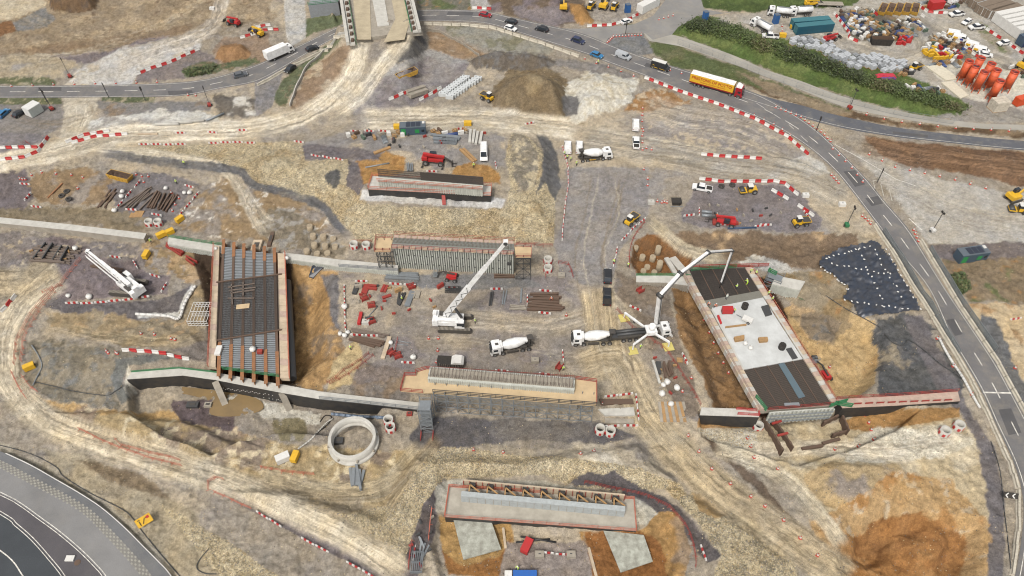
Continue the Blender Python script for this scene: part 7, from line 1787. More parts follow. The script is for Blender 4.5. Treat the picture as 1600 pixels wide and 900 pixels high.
bars((584,241),(609,231),(584,241),(609,231),1,mWOOD,.9,.4,'timber_beam','timber plank left of the red rotating telehandler','timber'); bars((719,234),(740,254),(724,233),(744,252),2,mWOOD,.7,.4,'timber_beam','timber plank between the telehandler and the small lorry','timber',0)
bars((572,262),(607,256),(572,262),(607,256),1,mGALV,.4,.3,'pipe','grey pipe on the sand pad left of the upper pier','pipe'); bars((636,257),(637,269),(644,257),(645,269),4,mGALV,.3,.5,'steel_prop','blue grey prop behind the upper pier','prop',0)
bars((1096,332),(1112,334),(1096,338),(1112,339),2,mGALV,.9,.8,'pipe','thick grey pipe in the plant compound','pipe',0); bars((1113,346),(1150,346),(1113,350),(1153,350),2,mREDD,1.0,.6,'steel_form','long red steel form under the red telehandler','formwork',0)
bars((1137,357),(1181,357),(1137,357),(1181,357),1,mat('blue_pipe',(48,78,112),.5),.5,.4,'pipe','blue pipe along the bottom of the plant compound','pipe')
bars((244,196),(280,195),(270,193),(320,190),3,mCONC,.9,.7,'pipe','long grey pipe beside the haul road at the upper left','pipe',.2); bars((216,210),(246,210),(216,210),(246,210),1,mCREAM,.5,.4,'timber_beam','pale timber beside the haul road at the upper left','timber')
bars((1039,405),(1055,430),(1039,405),(1055,430),1,mCONC,1.1,.6,'concrete_beam','left one of the two pale beams lying in the pile pit','concrete beam'); bars((1050,404),(1068,427),(1050,404),(1068,427),1,mCONC,1.9,.5,'concrete_beam','right, wider one of the two pale beams by the pile pit','concrete beam')
bars((1252,703),(1283,697),(1252,703),(1283,697),1,mRUSTD,.6,.5,'sheet_pile','brown pile section lying below the sheet piled box','sheet pile'); bars((1286,694),(1312,687),(1286,694),(1312,687),1,mRUSTD,.6,.5,'sheet_pile','brown pile section against the sheet piled box','sheet pile')
bars((350,178),(322,190),(350,178),(322,190),1,mGALV,.6,.6,'pipe','dark pipe by the pale strip at the upper left','pipe')
# concrete block grid
bp_ = B(mat('pale_block',(216,220,220),.8,var=.08)); bp_.box((0,0,.55),(1.9,.95,1.1)); bp_.use(mDKST); bp_.box((.5,0,1.13),(.3,.12,.08)); bp_.box((-.5,0,1.13),(.3,.12,.08)); BB = cache(bp_.build('concrete_block'))
oo = ('nearest','second','third','fourth','fifth','sixth','seventh','eighth','ninth','tenth','farthest')
for r_, (a, c) in enumerate([((692,150),(728,124)),((703,154),(747,125))]):
    for i in range(11):
        t = i/10; p = G(a[0]*(1-t)+c[0]*t, a[1]*(1-t)+c[1]*t)
        for lv in (0,): put(BB, p, R(-12), '%s pale concrete block in the %s row of the pair below the flyover ramp' % (oo[i], ('left','right')[r_]), 'pale concrete blocks in two rows', 'concrete block').scale = (1.25,1.15,1.1)
# pallets of blocks in the compound
def in_poly(u, v, pts):
    c = False
    for i in range(len(pts)):
        (x0,y0),(x1,y1) = pts[i], pts[(i+1)%len(pts)]
        if (y0 > v) != (y1 > v) and u < (x1-x0)*(v-y0)/(y1-y0)+x0: c = not c
    return c
def pallet(m):
    root = empty('block_pallet'); k = B(m)
    for a in (-1,1):
        for b_ in (-1,1): k.box((a*.42,b_*.42,.62),(.8,.8,.95),taper=.97)
    k.build('wrapped_blocks', root); k = B(mWOOD); k.box((0,0,.07),(1.75,1.75,.13)); k.build('pallet', root); return root
PA = [cache(pallet(mat('grey_blocks',(196,200,204),.7,var=.15))), cache(pallet(mat('dark_blocks',(150,154,158),.7,var=.2)))]
cnt = 0
for poly, n, lb in (([(1232,63),(1262,60),(1300,68),(1298,78),(1262,79),(1238,70)],26,'in the upper left of the long block store'),([(1280,78),(1300,76),(1345,94),(1343,108),(1322,106),(1292,92)],30,'in the middle of the long block store'),([(1343,92),(1362,88),(1412,98),(1415,110),(1395,115),(1345,108)],48,'in the dense right end of the block store')):
    c = 0; tries = 0; got = []
    while c < n and tries < 4000:
        tries += 1; u, v = rnd.uniform(1230,1416), rnd.uniform(58,116)
        if not in_poly(u,v,poly): continue
        p = G(u,v)
        if any((p-q).length < 1.75 for q in got): continue
        got.append(p); c += 1; d_ = rnd.random() < .25
        put(PA[d_], p, R(25)+rnd.uniform(-.2,.2), '%s pallet of blocks %s' % (('pale grey','darker grey')[d_], lb), 'block pallets '+lb, 'pallet').scale = (1,1,rnd.uniform(.8,1.5))
# scrap yard clutter
def crate():
    k = B(mWOOD); k.box((0,0,.45),(1.4,1.1,.8)); k.use(mCHAS)
    for x in (-.4,.4): k.box((x,0,.87),(.12,1.12,.05))
    return k.build('crate')
def pipebundle(m, name='pipe_bundle'):
    k = B(m)
    for i in range(5): k.tube((-1.8,(i-2)*.3,.2),(1.8,(i-2)*.3,.2),.14,6)
    for i in range(3): k.tube((-1.8,(i-1)*.3,.45),(1.8,(i-1)*.3,.45),.14,6)
    return k.build(name)
def tank_(m):
    k = B(m); k.box((0,0,.6),(1.2,1.1,1.1),taper=.95); k.tube((0,0,1.15),(0,0,1.3),.25,8); return k.build('liquid_tank')
def stackb(m, name):
    k = B(m)
    for i in range(4): k.box((0,0,.15+i*.27),(1.7,.7-.04*i,.22),rnd.uniform(-.1,.1))
    return k.build(name)
CL = [(cache(crate()),'brown timber crate','crate'),(cache(pipebundle(mGALV)),'grey pipe bundle','pipes'),(cache(pipebundle(mat('blue_plastic',(60,84,140),.5),'pipe_bundle')),'blue pipe bundle','pipes'),(cache(crate()),'weathered timber crate','crate'),(cache(stackb(mCONCD,'slab_stack')),'grey slab stack','stack'),(cache(tank_(mWHT)),'white liquid tank','tank'),(cache(stackb(mRUSTD,'sheet_stack')),'rusty sheet stack','steel stack'),(cache(stackb(mat('green_cover',(92,112,96),.6),'sheet_stack')),'green covered stack','stack'),(cache(stackb(mDKST,'sheet_stack')),'dark sheet stack','steel stack'),(cache(stackb(mWOOD,'timber_stack')),'timber stack','timber'),(cache(stackb(mWHT,'board_stack')),'white board stack','board stack')]
CL2 = [(cache(stackb(mRED,'barrier_stack')),'red barrier stack','barrier stack'),(cache(stackb(mWHT,'barrier_stack')),'white barrier stack','barrier stack'),(cache(stackb(mYEL,'barrier_stack')),'yellow barrier stack','barrier stack')]
def fill(poly, n, items, where, mind=1.4):
    us_, vs_ = [p[0] for p in poly], [p[1] for p in poly]; got = []; t = 0
    while len(got) < n and t < 6000:
        t += 1; u, v = rnd.uniform(min(us_),max(us_)), rnd.uniform(min(vs_),max(vs_))
        if not in_poly(u,v,poly): continue
        p = G(u,v)
        if any((p-q).length < mind for q in got): continue
        got.append(p); o_, lb, ct = items[rnd.randrange(len(items))]
        put(o_, p, rnd.choice((R(20),R(110)))+rnd.uniform(-.4,.4), lb+' '+where, lb+'s '+where, ct)
fill([(1310,20),(1345,14),(1360,18),(1366,36),(1335,56),(1322,44)], 56, CL, 'in the left half of the scrap yard', 1.15)
fill([(1366,36),(1412,34),(1425,46),(1430,58),(1390,64),(1345,62),(1336,56)], 72, CL, 'in the right half of the scrap yard', 1.15)
fill([(1452,58),(1486,52),(1520,84),(1500,90),(1470,78),(1446,72)], 40, CL, 'left of the panelled vans', 1.15)
fill([(1440,74),(1470,76),(1500,84),(1500,93),(1462,94),(1438,84)], 26, CL2, 'in the coloured heap above the silos', 1.2)
fill([(1402,60),(1424,60),(1424,70),(1404,72)], 8, CL2[:1], 'at the foot of the scrap yard', 1.2)
fill([(1413,132),(1440,134),(1474,142),(1470,150),(1430,142),(1412,138)], 12, CL, 'at the lower tip of the bank', 1.4)
fill([(1438,2),(1500,2),(1500,16),(1444,14)], 12, CL, 'beside the red cabin', 1.8)
fill([(540,208),(635,208),(620,224),(545,218)], 14, CL, 'left of the dark site cabin', 2.0)
fill([(668,206),(728,205),(728,212),(680,212)], 8, CL, 'right of the dark site cabin', 1.8)
for q, c_, lb in (([(1445,104),(1470,103),(1498,124),(1478,127)],mCREAM,'upper pale slab left of the orange silos'),([(1470,130),(1488,128),(1513,150),(1500,155)],mCREAM,'lower pale slab left of the orange silos')):
    base = P(*q[0]); k = B(mat('pale_slab',(226,218,196),.8)); pp = [P(*x)-base for x in q][::-1]; k.hexa([x+Vector((0,0,.02)) for x in pp]+[x+Vector((0,0,.35)) for x in pp]); o = k.build('concrete_slab'); o.location = base; tag(o, lb, 'concrete slab')
k = B(mat('red_tarp',(208,44,72),.6)); k.box((0,0,.5),(6,1.8,.6),taper=.7); k.use(mat('purple_tarp',(128,72,150),.6)); k.box((.2,-1.3,.4),(5,.7,.5),taper=.7); tag(k.build('covered_stack'), 'pink and purple covered stack on the edge of the green bank', 'covered stack').location = G(1384,120)
# bags, chambers, generators, towers
for (u,v), lb in (((532,523),'left one of the white bags at the lower left of the yard'),((539,526),'lowest of the white bags at the lower left of the yard'),((544,521),'right one of the white bags at the lower left of the yard'),((611,537),'beside the long pale timber'),((646,560),'among the red frames of the lower yard'),((1036,603),'upper one of the four white bags below the pump truck'),((1042,599),'tallest of the four white bags below the pump truck'),((1057,608),'right one of the four white bags below the pump truck'),((1034,617),'lowest of the four white bags below the pump truck'),((192,301),'upper one left of the stored dark steel'),((191,309),'lower one left of the stored dark steel'),((180,331),'at the foot of the barrier by the stored steel'),((260,296),'alone above the stored dark steel'),((289,303),'left one of the pair right of the stored steel'),((297,303),'right one of the pair right of the stored steel'),((119,390),'by the tip of the lowered crane boom'),((141,466),'right one below the lowered crane'),((108,464),'left one below the lowered crane'),((539,481),'on the left barrier line of the yard'),((1048,633),'on the plank track below the four white bags')):
    at(pr('bag', bag), (u,v), rnd.uniform(0,6), 'white bulk bag '+lb, 'white bulk bags', 'bag', s=rnd.uniform(.9,1.25))
for (u,v), z, lb in (((1164,538),ZR,'upper'),((1172,545),ZR,'lower')): at(pr('bag', bag), (u,v), 0, 'white bulk bag on the fresh concrete deck, %s one of two' % lb, 'white bulk bags', 'bag', z=z)
at(pr('bag', bag), (396,548), .3, 'white bulk bag on the grey decking of the steel beam deck', None, 'bag', z=ZD, s=1.2); at(pr('bag', bag), (449,405), .3, 'white bulk bag on the right edge of the steel beam deck', None, 'bag', z=ZD, s=.9); at(pr('bag', bag), (338,390), .3, 'white bulk bag on the left edge of the steel beam deck', None, 'bag', z=ZD, s=.8)
for (u,v), lb in (((554,387),'left one above the pale wall'),((573,388),'right one above the pale wall'),((856,411),'upper one right of the tall pier'),((856,424),'lower one right of the tall pier'),((937,675),'left one below the plywood pier platform'),((953,678),'right one below the plywood pier platform'),((608,661),'upper one right of the shaft ring'),((611,672),'lower one right of the shaft ring'),((1495,669),'right one near the lower right road'),((1473,678),'left one near the lower right road'),((1183,670),'left of the sheet piles under the white deck'),((235,352),'left one above the yellow generators'),((249,352),'right one above the yellow generators')):
    at(pr('ch', chamber), (u,v), rnd.uniform(0,1), 'open concrete chamber ring with warning stripes, '+lb, 'concrete chamber rings', 'concrete ring', s=1.0)
for a, c, lb in (((44,578),(52,574),'beside the left haul road bend'),((246,372),(260,368),'on the path between the two pale walls'),((228,404),(232,398),'right of the lowered crane boom tip'),((263,367),(270,364),'right of the larger one between the two walls'),((460,721),(464,712),'left of the concrete shaft ring'),((280,347),(284,344),'below the stored dark steel'),((726,196),(736,196),'standing above the upper store'),((619,201),(624,201),'left of the dark site cabin'),((1236,45),(1242,44),'at the end of the teal container'),((1218,58),(1226,58),'above the green bank')):
    veh(pr('gn', generator), a, c, 'yellow generator '+lb, 'yellow generators', 'generator').scale = (.82,)*3
veh(cache(generator(mWHT)), (439,721), (448,717), 'white topped pump set left of the yellow generator by the shaft ring', cat='pump')
veh(cache(generator(mRED)), (820,862), (826,850), 'red compressor in front of the foreground pier', cat='compressor')
for (u,v), lb, mm in (((110,121),'beside the pale apron at the top left',mREDD),((328,166),'left of the dark parking patch at the upper left',mREDD),((82,172),'right of the pale grey cabin',mREDD),((1327,170),'on the path edge below the green bank',mREDD),((1322,354),'with a green base by the right hand road',mGRNP),((1456,362),'on the closed carriageway right of the road',mWHT)):
    at(pr('lt'+mm.name, light_tower, mm), (u,v), rnd.uniform(0,3), 'mobile lighting tower '+lb, 'mobile lighting towers', 'lighting tower')
# lamp posts along the road
def post():
    root = empty('sign_post'); k = B(mDKST); k.bar((0,0,0),(0,0,5.0),.16); k.build('post', root); k = B(mDARK); k.box((0,0,4.4),(.5,.12,1.3)); k.build('signal_head', root); return root
for (u,v), lb in (((74,160),'left of the crossing'),((170,152),'right of the crossing'),((228,158),'above the grass strip'),((977,56),'at the junction mouth'),((1275,205),'between the two roads'),((1370,286),'beside the chevrons')):
    at(pr('sp', post), (u,v), rnd.uniform(0,3), 'dark traffic signal post '+lb, 'traffic signal posts', 'signal post')
# items on the white deck
o = veh(cache(generator(mRED)), (1129,488), (1142,488), 'red generator on the fresh concrete deck', cat='generator', z=ZR+.06); o.scale = (.9,)*3
def tank():
    k = B(mDARK); k.tube((0,0,0),(0,0,1.3),.75,8); k.tube((0,0,1.3),(0,0,1.5),.4,8); return k.build('drum_tank')
at(cache(tank()), (1163,481), 0, 'black drum tank near the wet edge of the deck', cat='tank', z=ZR+.06); at([p for p in bpy.data.objects if p.name == 'drum_tank'][0], (1221,544), .3, 'black drum tank near the lower reinforcement of the deck', cat='tank', z=ZR+.06)
mx = empty('deck_trailer'); k = B(mWHT); k.box((0,0,.75),(2.2,1.3,.6)); k.build('body', mx); wheels(mx, (.5,), .7,.35,.2); k = B(mGALV); k.bar((-1,0,.5),(-2.6,0,.6),.12); k.build('drawbar', mx); at(cache(mx), (1167,502), -.6, 'white wheeled trailer unit on the fresh concrete deck', cat='trailer', z=ZR+.06)
for q, z, m_, nm, lb, ct in (([(1133,513),(1166,509),(1166,507),(1133,511)],ZR+.07,mWOOD,'timber_beam','long timber lying on the fresh concrete deck','timber'),([(1189,480),(1200,477),(1206,492),(1196,495)],ZR+.07,mDKST,'steel_sheet','dark sheet at the right edge of the fresh concrete','steel sheet'),([(1228,546),(1236,544),(1246,560),(1238,562)],ZR+.07,mDKST,'steel_sheet','dark sheet beside the lower black drum tank','steel sheet'),([(1146,529),(1162,526),(1162,533),(1148,535)],ZR+.07,mWOOD,'timber_stack','brown timber pile left of the bags on the deck','timber'),([(1184,530),(1198,529),(1199,535),(1186,536)],ZR+.07,mWOOD,'timber_stack','brown timber pile right of the bags on the deck','timber'),([(1120,494),(1123,493),(1128,506),(1125,508)],ZR+.07,mRED,'barrier_board','red panel at the left edge of the fresh concrete deck','barrier')):
    base = P(*q[3], z); pp = [P(*x, z)-base for x in q][::-1]; k = B(m_); k.hexa(pp+[x+Vector((0,0,.3 if 'stack' not in nm else .7)) for x in pp]); o = k.build(nm); o.location = base; tag(o, lb, ct)
k = B(mREDD); k.box((0,0,.4),(1.1,.9,.8)); tag(k.build('tool_box'), 'red tool box on the grey decking of the steel beam deck', 'tool box').location = P(407,551,ZD+.1)
k = B(mWHT); k.box((0,0,.3),(1.2,2.4,.5)); k.use(mWOOD); k.box((0,0,.02),(1.3,2.5,.05)); tag(k.build('pallet_load'), 'white loaded pallet on the left edge of the steel beam deck', 'pallet').location = P(342,549,ZD+.12)
# tented skip
sk = empty('covered_skip', G(705,568), R(-3)); tag(sk, 'dark skip half covered by a white sheet behind the plywood pier', 'skip'); k = B(mDARK); k.box((0,0,.6),(5.6,2.2,1.2),taper=1.05); k.build('skip_body', sk); k = B(mWHT); k.profile([(.1,1.22),(2.8,1.22),(2.3,1.75),(.9,1.85)], -1.1, 1.1); k.build('white_sheet', sk)
for (u,v), lb in (((612,553),'taller red frame in the lower yard'),((622,558),'lower red frame in the lower yard'),((570,468),'red machine part at the left of the yard'),((581,479),'smaller red machine part at the left of the yard'),((581,504),'red box right of the upright red panel'),((643,450),'red frame at the end of the barrier in the upper yard'),((874,575),'red steel frame stack behind the right end of the plywood pier'),((1000,456),'red frame near the pump boom')):
    k = B(mREDD); 
    for x in (-.8,.8):
        for y in (-.5,.5): k.bar((x,y,0),(x,y,1.1),.14)
    for z in (.3,.7,1.1): k.bar((-.8,-.5,z),(.8,-.5,z),.14); k.bar((-.8,.5,z),(.8,.5,z),.14)
    k.box((0,0,.3),(1.3,.8,.3)); o = k.build('steel_trestle'); o.location = G(u,v); o.rotation_euler.z = rnd.uniform(0,1); tag(o, lb, 'steel frame')
for (u,v), lb, m_ in (((836,565),'grey concrete block on the yard behind the plywood pier',mCONCD),((1017,318),'pale cube block on the grey hardstanding',mCONC),((572,505),'pale box beside the long grey pole',mCONC),((877,432),'rubble topped concrete block in the small excavation',mCONCD),((1315,343-22),'white crate at the right of the plant compound',mWHT),((1258,307),'white box right of the plant compound',mWHT),((332,15),'white sheet on the top left haul road',mWHT),((843,868),'left of the two grey plates in front of the foreground pier',mCONCD),((892,868),'right of the two grey plates in front of the foreground pier',mCONCD)):
    k = B(m_); k.box((0,0,.45),(1.7,1.2,.9),taper=.95); k.use(mDKST); k.box((0,0,.92),(.4,.15,.06)); o = k.build('block'); o.location = G(u,v); tag(o, lb, 'block')
for (u,v), lb in (((97,307),'left of the dark rings'),((108,312),'lowest of the dark rings'),((105,300),'upper one of the dark rings'),((1144,290),'right of the white pickup'),((1127,292),'between the pickup and the roller')):
    k = B(mTYRE); k.ring((0,0,0),.35,.8,.45,16); o = k.build('tyre'); o.location = G(u,v); tag(o, 'dark ring on the ground, '+lb, 'ring')
# black skip chute and blue pickup box at the frame edge
k = B(mat('blue_skip',(34,104,190),.5)); k.box((0,0,.8),(4.2,1.8,1.2)); k.use(mWHT); k.box((-2.9,0,.9),(1.5,1.7,1.6),taper=.85); o = k.build('blue_truck'); o.location = G(820,903); tag(o, 'blue bodied truck at the bottom edge before the foreground pier', 'truck')
k = B(mDARK); k.hexa([(-1,-.8,0),(1,-.8,0),(1,.8,0),(-1,.8,0),(-1.3,-1,1.2),(1.3,-1,1.2),(1.3,1,1.2),(-1.3,1,1.2)]); k.use(mGALV); k.bar((-1.6,-1.2,.1),(1.6,-1.2,.1),.15); o = k.build('concrete_hopper'); o.location = G(1056,318); tag(o, 'black hopper on the grey hardstanding by the cones', 'hopper')
# ---- piles
mPILE = mat('pile_concrete',(176,160,134),.9,var=.3,scale=1.2,bump=.6)
for (u,v,h_), lb in (((485,358,1.2),'topmost'),((490,372,1.2),'upper left'),((506,373,1.2),'upper right'),((509,388,1.3),'right'),((480,395,1.0),'lower left'),((496,398,.7),'bottom middle'),((512,397,.7),'bottom right'),((521,375,.7),'far right small'),((492,386,1.2),'central'),((524,387,.7),'outermost right')):
    k = B(mPILE); k.tube((0,0,-.8),(0,0,h_),.85,12,.75); o = k.build('concrete_pile'); o.location = G(u,v); tag(o, '%s pile stump above the wall right of the steel beam deck' % lb, 'pile stump', 'pile stumps above the wall')
for (u,v,h_), lb in (((1027,397,2.6),'tallest in the upper part'),((1029,422,3.0),'tallest in the lower part'),((1003,406,1.5),'left'),((1019,407,1.5),'middle'),((1011,419,.8),'lower left'),((1005,425,.7),'bottom left'),((1022,427,.7),'bottom middle'),((993,388,.6),'upper left grey')):
    k = B(mPILE); k.tube((0,0,-.8),(0,0,h_),.8,12,.7); o = k.build('concrete_pile'); o.location = G(u,v); tag(o, '%s pile stump in the brown pit left of the white deck' % lb, 'pile stump', 'pile stumps in the brown pit')
# ---- sheet piles under the near end of the white deck
def sheetwall(a, c, h_, label, n=None):
    A_, C_ = G(*a), G(*c); z0 = min(A_.z, C_.z)-.5; k = B(mRUSTD); d = C_-A_; n = n or max(4, int(d.length/.7)); dn_ = Vector((d.x,d.y,0)).normalized(); nr_ = Vector((dn_.y,-dn_.x,0))
    zt0, zt1 = A_.z-z0+h_*.75, C_.z-z0+h_*.75; dd = Vector((d.x,d.y,0))
    def slab(p, q, a_, b__, th):
        s_ = nr_*th; k.hexa([p-s_, q-s_, q+s_, p+s_, p-s_+Vector((0,0,a_)), q-s_+Vector((0,0,b__)), q+s_+Vector((0,0,b__)), p+s_+Vector((0,0,a_))])
    slab(Vector(), dd, zt0, zt1, .12)
    for i in range(0, n, 2):
        t0, t1 = i/n, (i+1)/n; slab(dd*t0, dd*t1, zt0+(zt1-zt0)*t0-.05, zt0+(zt1-zt0)*t1-.05, .22)
    o = k.build('sheet_pile_wall'); o.location = (A_.x,A_.y,z0); tag(o, label, 'sheet pile wall'); return o
sheetwall((1190,662),(1219,712),3.2,'left one of the two brown sheet pile walls below the white deck'); sheetwall((1204,658),(1236,706),2.6,'right one of the two brown sheet pile walls below the white deck')
sheetwall((1283,666),(1306,655),2.4,'back of the small brown sheet piled box below the white deck'); sheetwall((1312,657),(1322,680),2.8,'right side of the small brown sheet piled box'); sheetwall((1298,684),(1320,678),2.0,'front of the small brown sheet piled box')
for i,(a,c) in enumerate((((1200,672),(1214,668)),((1210,690),(1226,686)))): bars(a,c,a,c,1,mREDD,.4,.4,'strut','%s red strut between the brown sheet pile walls' % ('upper','lower')[i],'strut',0,2.2)
# small formwork slab and timber
for q, m_, lb in (([(934,640),(990,638),(992,650),(945,651)],mCONC,'pale concrete pad right of the plywood pier'),([(936,625),(988,624),(990,632),(940,634)],mRUSTD,'brown boarded pad right of the plywood pier'),([(945,655),(990,656),(990,663),(945,662)],mCONCD,'grey boarded pad below the pale concrete pad')):
    base = G(*q[3]); pp = [G(*x)-base for x in q][::-1]; z_ = max(p.z for p in pp); k = B(m_); k.hexa([Vector((p.x,p.y,z_-.5)) for p in pp]+[Vector((p.x,p.y,z_+.25)) for p in pp]); o = k.build('concrete_pad'); o.location = base; tag(o, lb, 'concrete pad')
k = MB()
for i in range(9): 
    k.use((mCONCD,mWOOD)[i%2]); a, c = G(1030+i*4.6,628), G(1034+i*5.2,660); k.bar(a+Vector((0,0,.1)), c+Vector((0,0,.1)), .62, .1)
tag(k.build('plank_track'), 'grey plank track mats on the haul lane below the pump store', 'track mat')
# ---- ponds
def pond(px, z, c, name, label):
    k = B(mat(name+'_water', c, .08, var=.2, scale=.3)); pts = [P(*p, z) for p in px]; tri = mathutils.geometry.tessellate_polygon([pts]); i0 = k.add(pts)
    for t in tri:
        a, b_, c_ = (pts[i] for i in t); up = (b_-a).cross(c_-a).z > 0; k.face([i0+i for i in (t if up else t[::-1])])
    o = k.build(name); o['kind'] = 'structure'
pond(smooth([(205,597),(280,604),(335,610),(400,622),(410,640),(372,650),(330,648),(326,628),(290,616),(240,612)],4,True), -3.1, (146,122,84), 'brown_pond', '')
pond(smooth([(1246,456),(1262,452),(1288,458),(1296,468),(1262,470),(1248,466)],4,True), -1.6, (112,118,92), 'green_pond', '')
# ---- black sheeting with sandbags
TP = [(1276,417),(1283,400),(1318,388),(1362,377),(1379,386),(1400,420),(1420,452),(1440,489),(1395,492),(1341,497),(1330,480),(1315,466),(1324,452),(1296,430)]
tu = np.arange(1270,1446,2.2); tv_ = np.arange(372,502,2.2); TU, TV = np.meshgrid(tu, tv_)
ins = poly_dist(TU+(fbm(TU*.1,TV*.1,3,2)-.5)*8, TV+(fbm(TU*.1,TV*.1,3,5)-.5)*8, TP) > 0
k = B(mat('black_sheeting',(50,59,74),.38,var=.25,scale=.5)); idm = {}
for j in range(TU.shape[0]):
    for i in range(TU.shape[1]):
        if ins[j,i]:
            p = G(TU[j,i], TV[j,i]); w_ = float(fbm(np.array([TU[j,i]*.22+TV[j,i]*.3]), np.array([TV[j,i]*.16-TU[j,i]*.06]), 3, 3)[0]-.5); r2 = float(fbm(np.array([TU[j,i]*.07]), np.array([TV[j,i]*.25]), 2, 6)[0]-.5)
            p.z += .35+w_*1.0+abs(r2)*1.4; idm[j,i] = k.add([p])
for (j,i) in idm:
    q = [(j+1,i),(j+1,i+1),(j,i+1),(j,i)]
    if all(x in idm for x in q): k.face([idm[x] for x in q], True)
shet = k.build('plastic_sheeting'); tag(shet, 'large wrinkled black plastic sheet weighed down with white sandbags beside the road', 'plastic sheet')
sb = B(mWHT); sb.blob((0,0,.06),.2,4,8,5,.1,.4); SBG = cache(sb.build('sandbag')); SBG.data.transform(Matrix.Scale(1.6,4,(1,0,0)))
got = 0
idl = list(idm.items())
rows_ = [((1290,404),(1366,382)),((1284,420),(1330,456)),((1343,388),(1385,488)),((1366,392),(1412,470)),((1320,470),(1430,484)),((1300,412),(1400,430))]
spots_ = []
for a_, c_ in rows_:
    nn_ = 11
    for i_ in range(nn_): spots_.append((a_[0]+(c_[0]-a_[0])*(i_+rnd.uniform(-.3,.3))/nn_, a_[1]+(c_[1]-a_[1])*(i_+rnd.uniform(-.3,.3))/nn_))
vuv = [(vi, proj(*shet.data.vertices[vi].co)) for _, vi in idl]
for (su_, sv_) in spots_:
    vi = min(vuv, key=lambda x: (x[1][0]-su_)**2+(x[1][1]-sv_)**2)[0]; vco = shet.data.vertices[vi].co
    put(SBG, vco.copy(), rnd.uniform(0,3), 'white sandbag lying on the black plastic sheet', 'sandbags on the black sheet', 'sandbag')
for p, h_ in walk([(1381,388),(1402,425),(1420,455),(1440,489)], 1.6): put(SBG, p+Vector((0,0,.5)), h_, 'white sandbag in the line along the right edge of the black sheet', 'sandbags along the sheet edge', 'sandbag')
# ---- lines on the ground: hoses, cables, edging
def hose(px, r, m, name, label, cat):
    w_ = [G(*p) for p in smooth(px, 5)]; k = B(m)
    for a, c in zip(w_, w_[1:]):
        if (c-a).length > .01: k.tube(a+Vector((0,0,r)), c+Vector((0,0,r)), r, 6)
    tag(k.build(name), label, cat)
hose([(55,597),(85,604),(118,612),(165,618),(180,612),(190,605)], .1, mDKST, 'hose', 'black hose crossing the muddy ground left of the long low wall', 'hose'); hose([(50,540),(60,555),(66,572),(58,590),(52,602)], .14, mGALV, 'hose', 'grey hose curling round the yellow generator at the left', 'hose')
hose([(1290,462),(1320,482),(1350,498),(1375,512)], .1, mDKST, 'hose', 'black hose running from the green pond across the sand', 'hose'); hose([(1382,522),(1395,536),(1412,540),(1420,532),(1440,545),(1470,570),(1500,590),(1520,618)], .13, mDKST, 'hose', 'black hose looping over the dark gravel toward the road', 'hose')
hose([(-40,690),(0,696),(50,710),(88,730),(100,745),(140,770),(170,785),(200,802),(222,830),(248,862),(272,890),(290,910)], .09, mDKST, 'cable', 'black cable following the verge of the curved road at the lower left', 'cable'); hose([(1548,690),(1562,735),(1568,790),(1574,840),(1580,895)], .09, mDKST, 'cable', 'black cable along the dark verge at the lower right', 'cable')
hose([(327,857),(312,875),(308,888),(320,896),(338,897)], .09, mDKST, 'hose', 'short black hose curled at the lower left verge', 'hose'); hose([(466,702),(485,688),(500,672),(512,660),(520,655)], .18, mCONC, 'hose', 'pale hose from the pump set up to the shaft ring', 'hose'); hose([(500,660),(508,650),(518,652),(512,664),(498,675)], .12, mDARK, 'hose', 'black hose looped left of the shaft ring', 'hose')
hose([(1467,530),(1476,548),(1488,568),(1503,590),(1515,612),(1524,628),(1530,638)], .28, mWHT, 'edging', 'white edging line on the dark verge left of the road', 'edging'); hose([(213,492),(262,495),(280,499),(290,474),(306,448)], .35, mWHT, 'membrane_edge', 'white membrane edge draped along the bank left of the steel beam deck', 'membrane')
hose([(518,648),(560,652),(605,654)], .35, mat('blue_pipe2',(120,136,156),.4), 'pipe', 'blue grey pipe along the foot of the long low wall', 'pipe')
# guard rail round the ring road
kk = empty('crash_barrier', P(12,711)); tag(kk, 'grey crash barrier curving round the ring road at the lower left', 'crash barrier')
wl = [P(*p) for p in smooth([(12,711),(50,729),(87,750),(125,772),(160,795),(195,825),(225,855),(250,880),(268,900),(300,950)],4)]
k = B(mWHT)
for a, c in zip(wl, wl[1:]): k.bar(a-kk.location+Vector((0,0,.65)), c-kk.location+Vector((0,0,.65)), .12,.32)
k.build('rail', kk)
for i in range(0, len(wl), 2): k = B(mGALV); q = wl[i]-kk.location; k.bar(q, q+Vector((0,0,.75)), .12); k.build('post', kk)
# two rows of pale rumble blocks
k = B(mat('paving_block',(166,163,154),.85,var=.2)); fb = [P(*p, .004) for p in smooth(lerp(RB, RC, .5)[::6], 3)]
acc = 0; ln = []
for a, c in zip(fb, fb[1:]):
    n = max(1, int((c-a).length/.45))
    ln += [a+(c-a)*(j/n) for j in range(n)]
for i in range(len(ln)-1):
    d = (ln[i+1]-ln[i]); l = d.length
    if l < .05: continue
    d.normalize(); nr = Vector((-d.y,d.x,0))
    for r_ in range(4):
        if (i+r_) % 2 == 0: p = ln[i]+nr*((r_-1.5)*.36); k.box((p.x,p.y,.03),(.42,.3,.05),math.atan2(d.y,d.x))
k.build('rumble_blocks')['kind'] = 'structure'
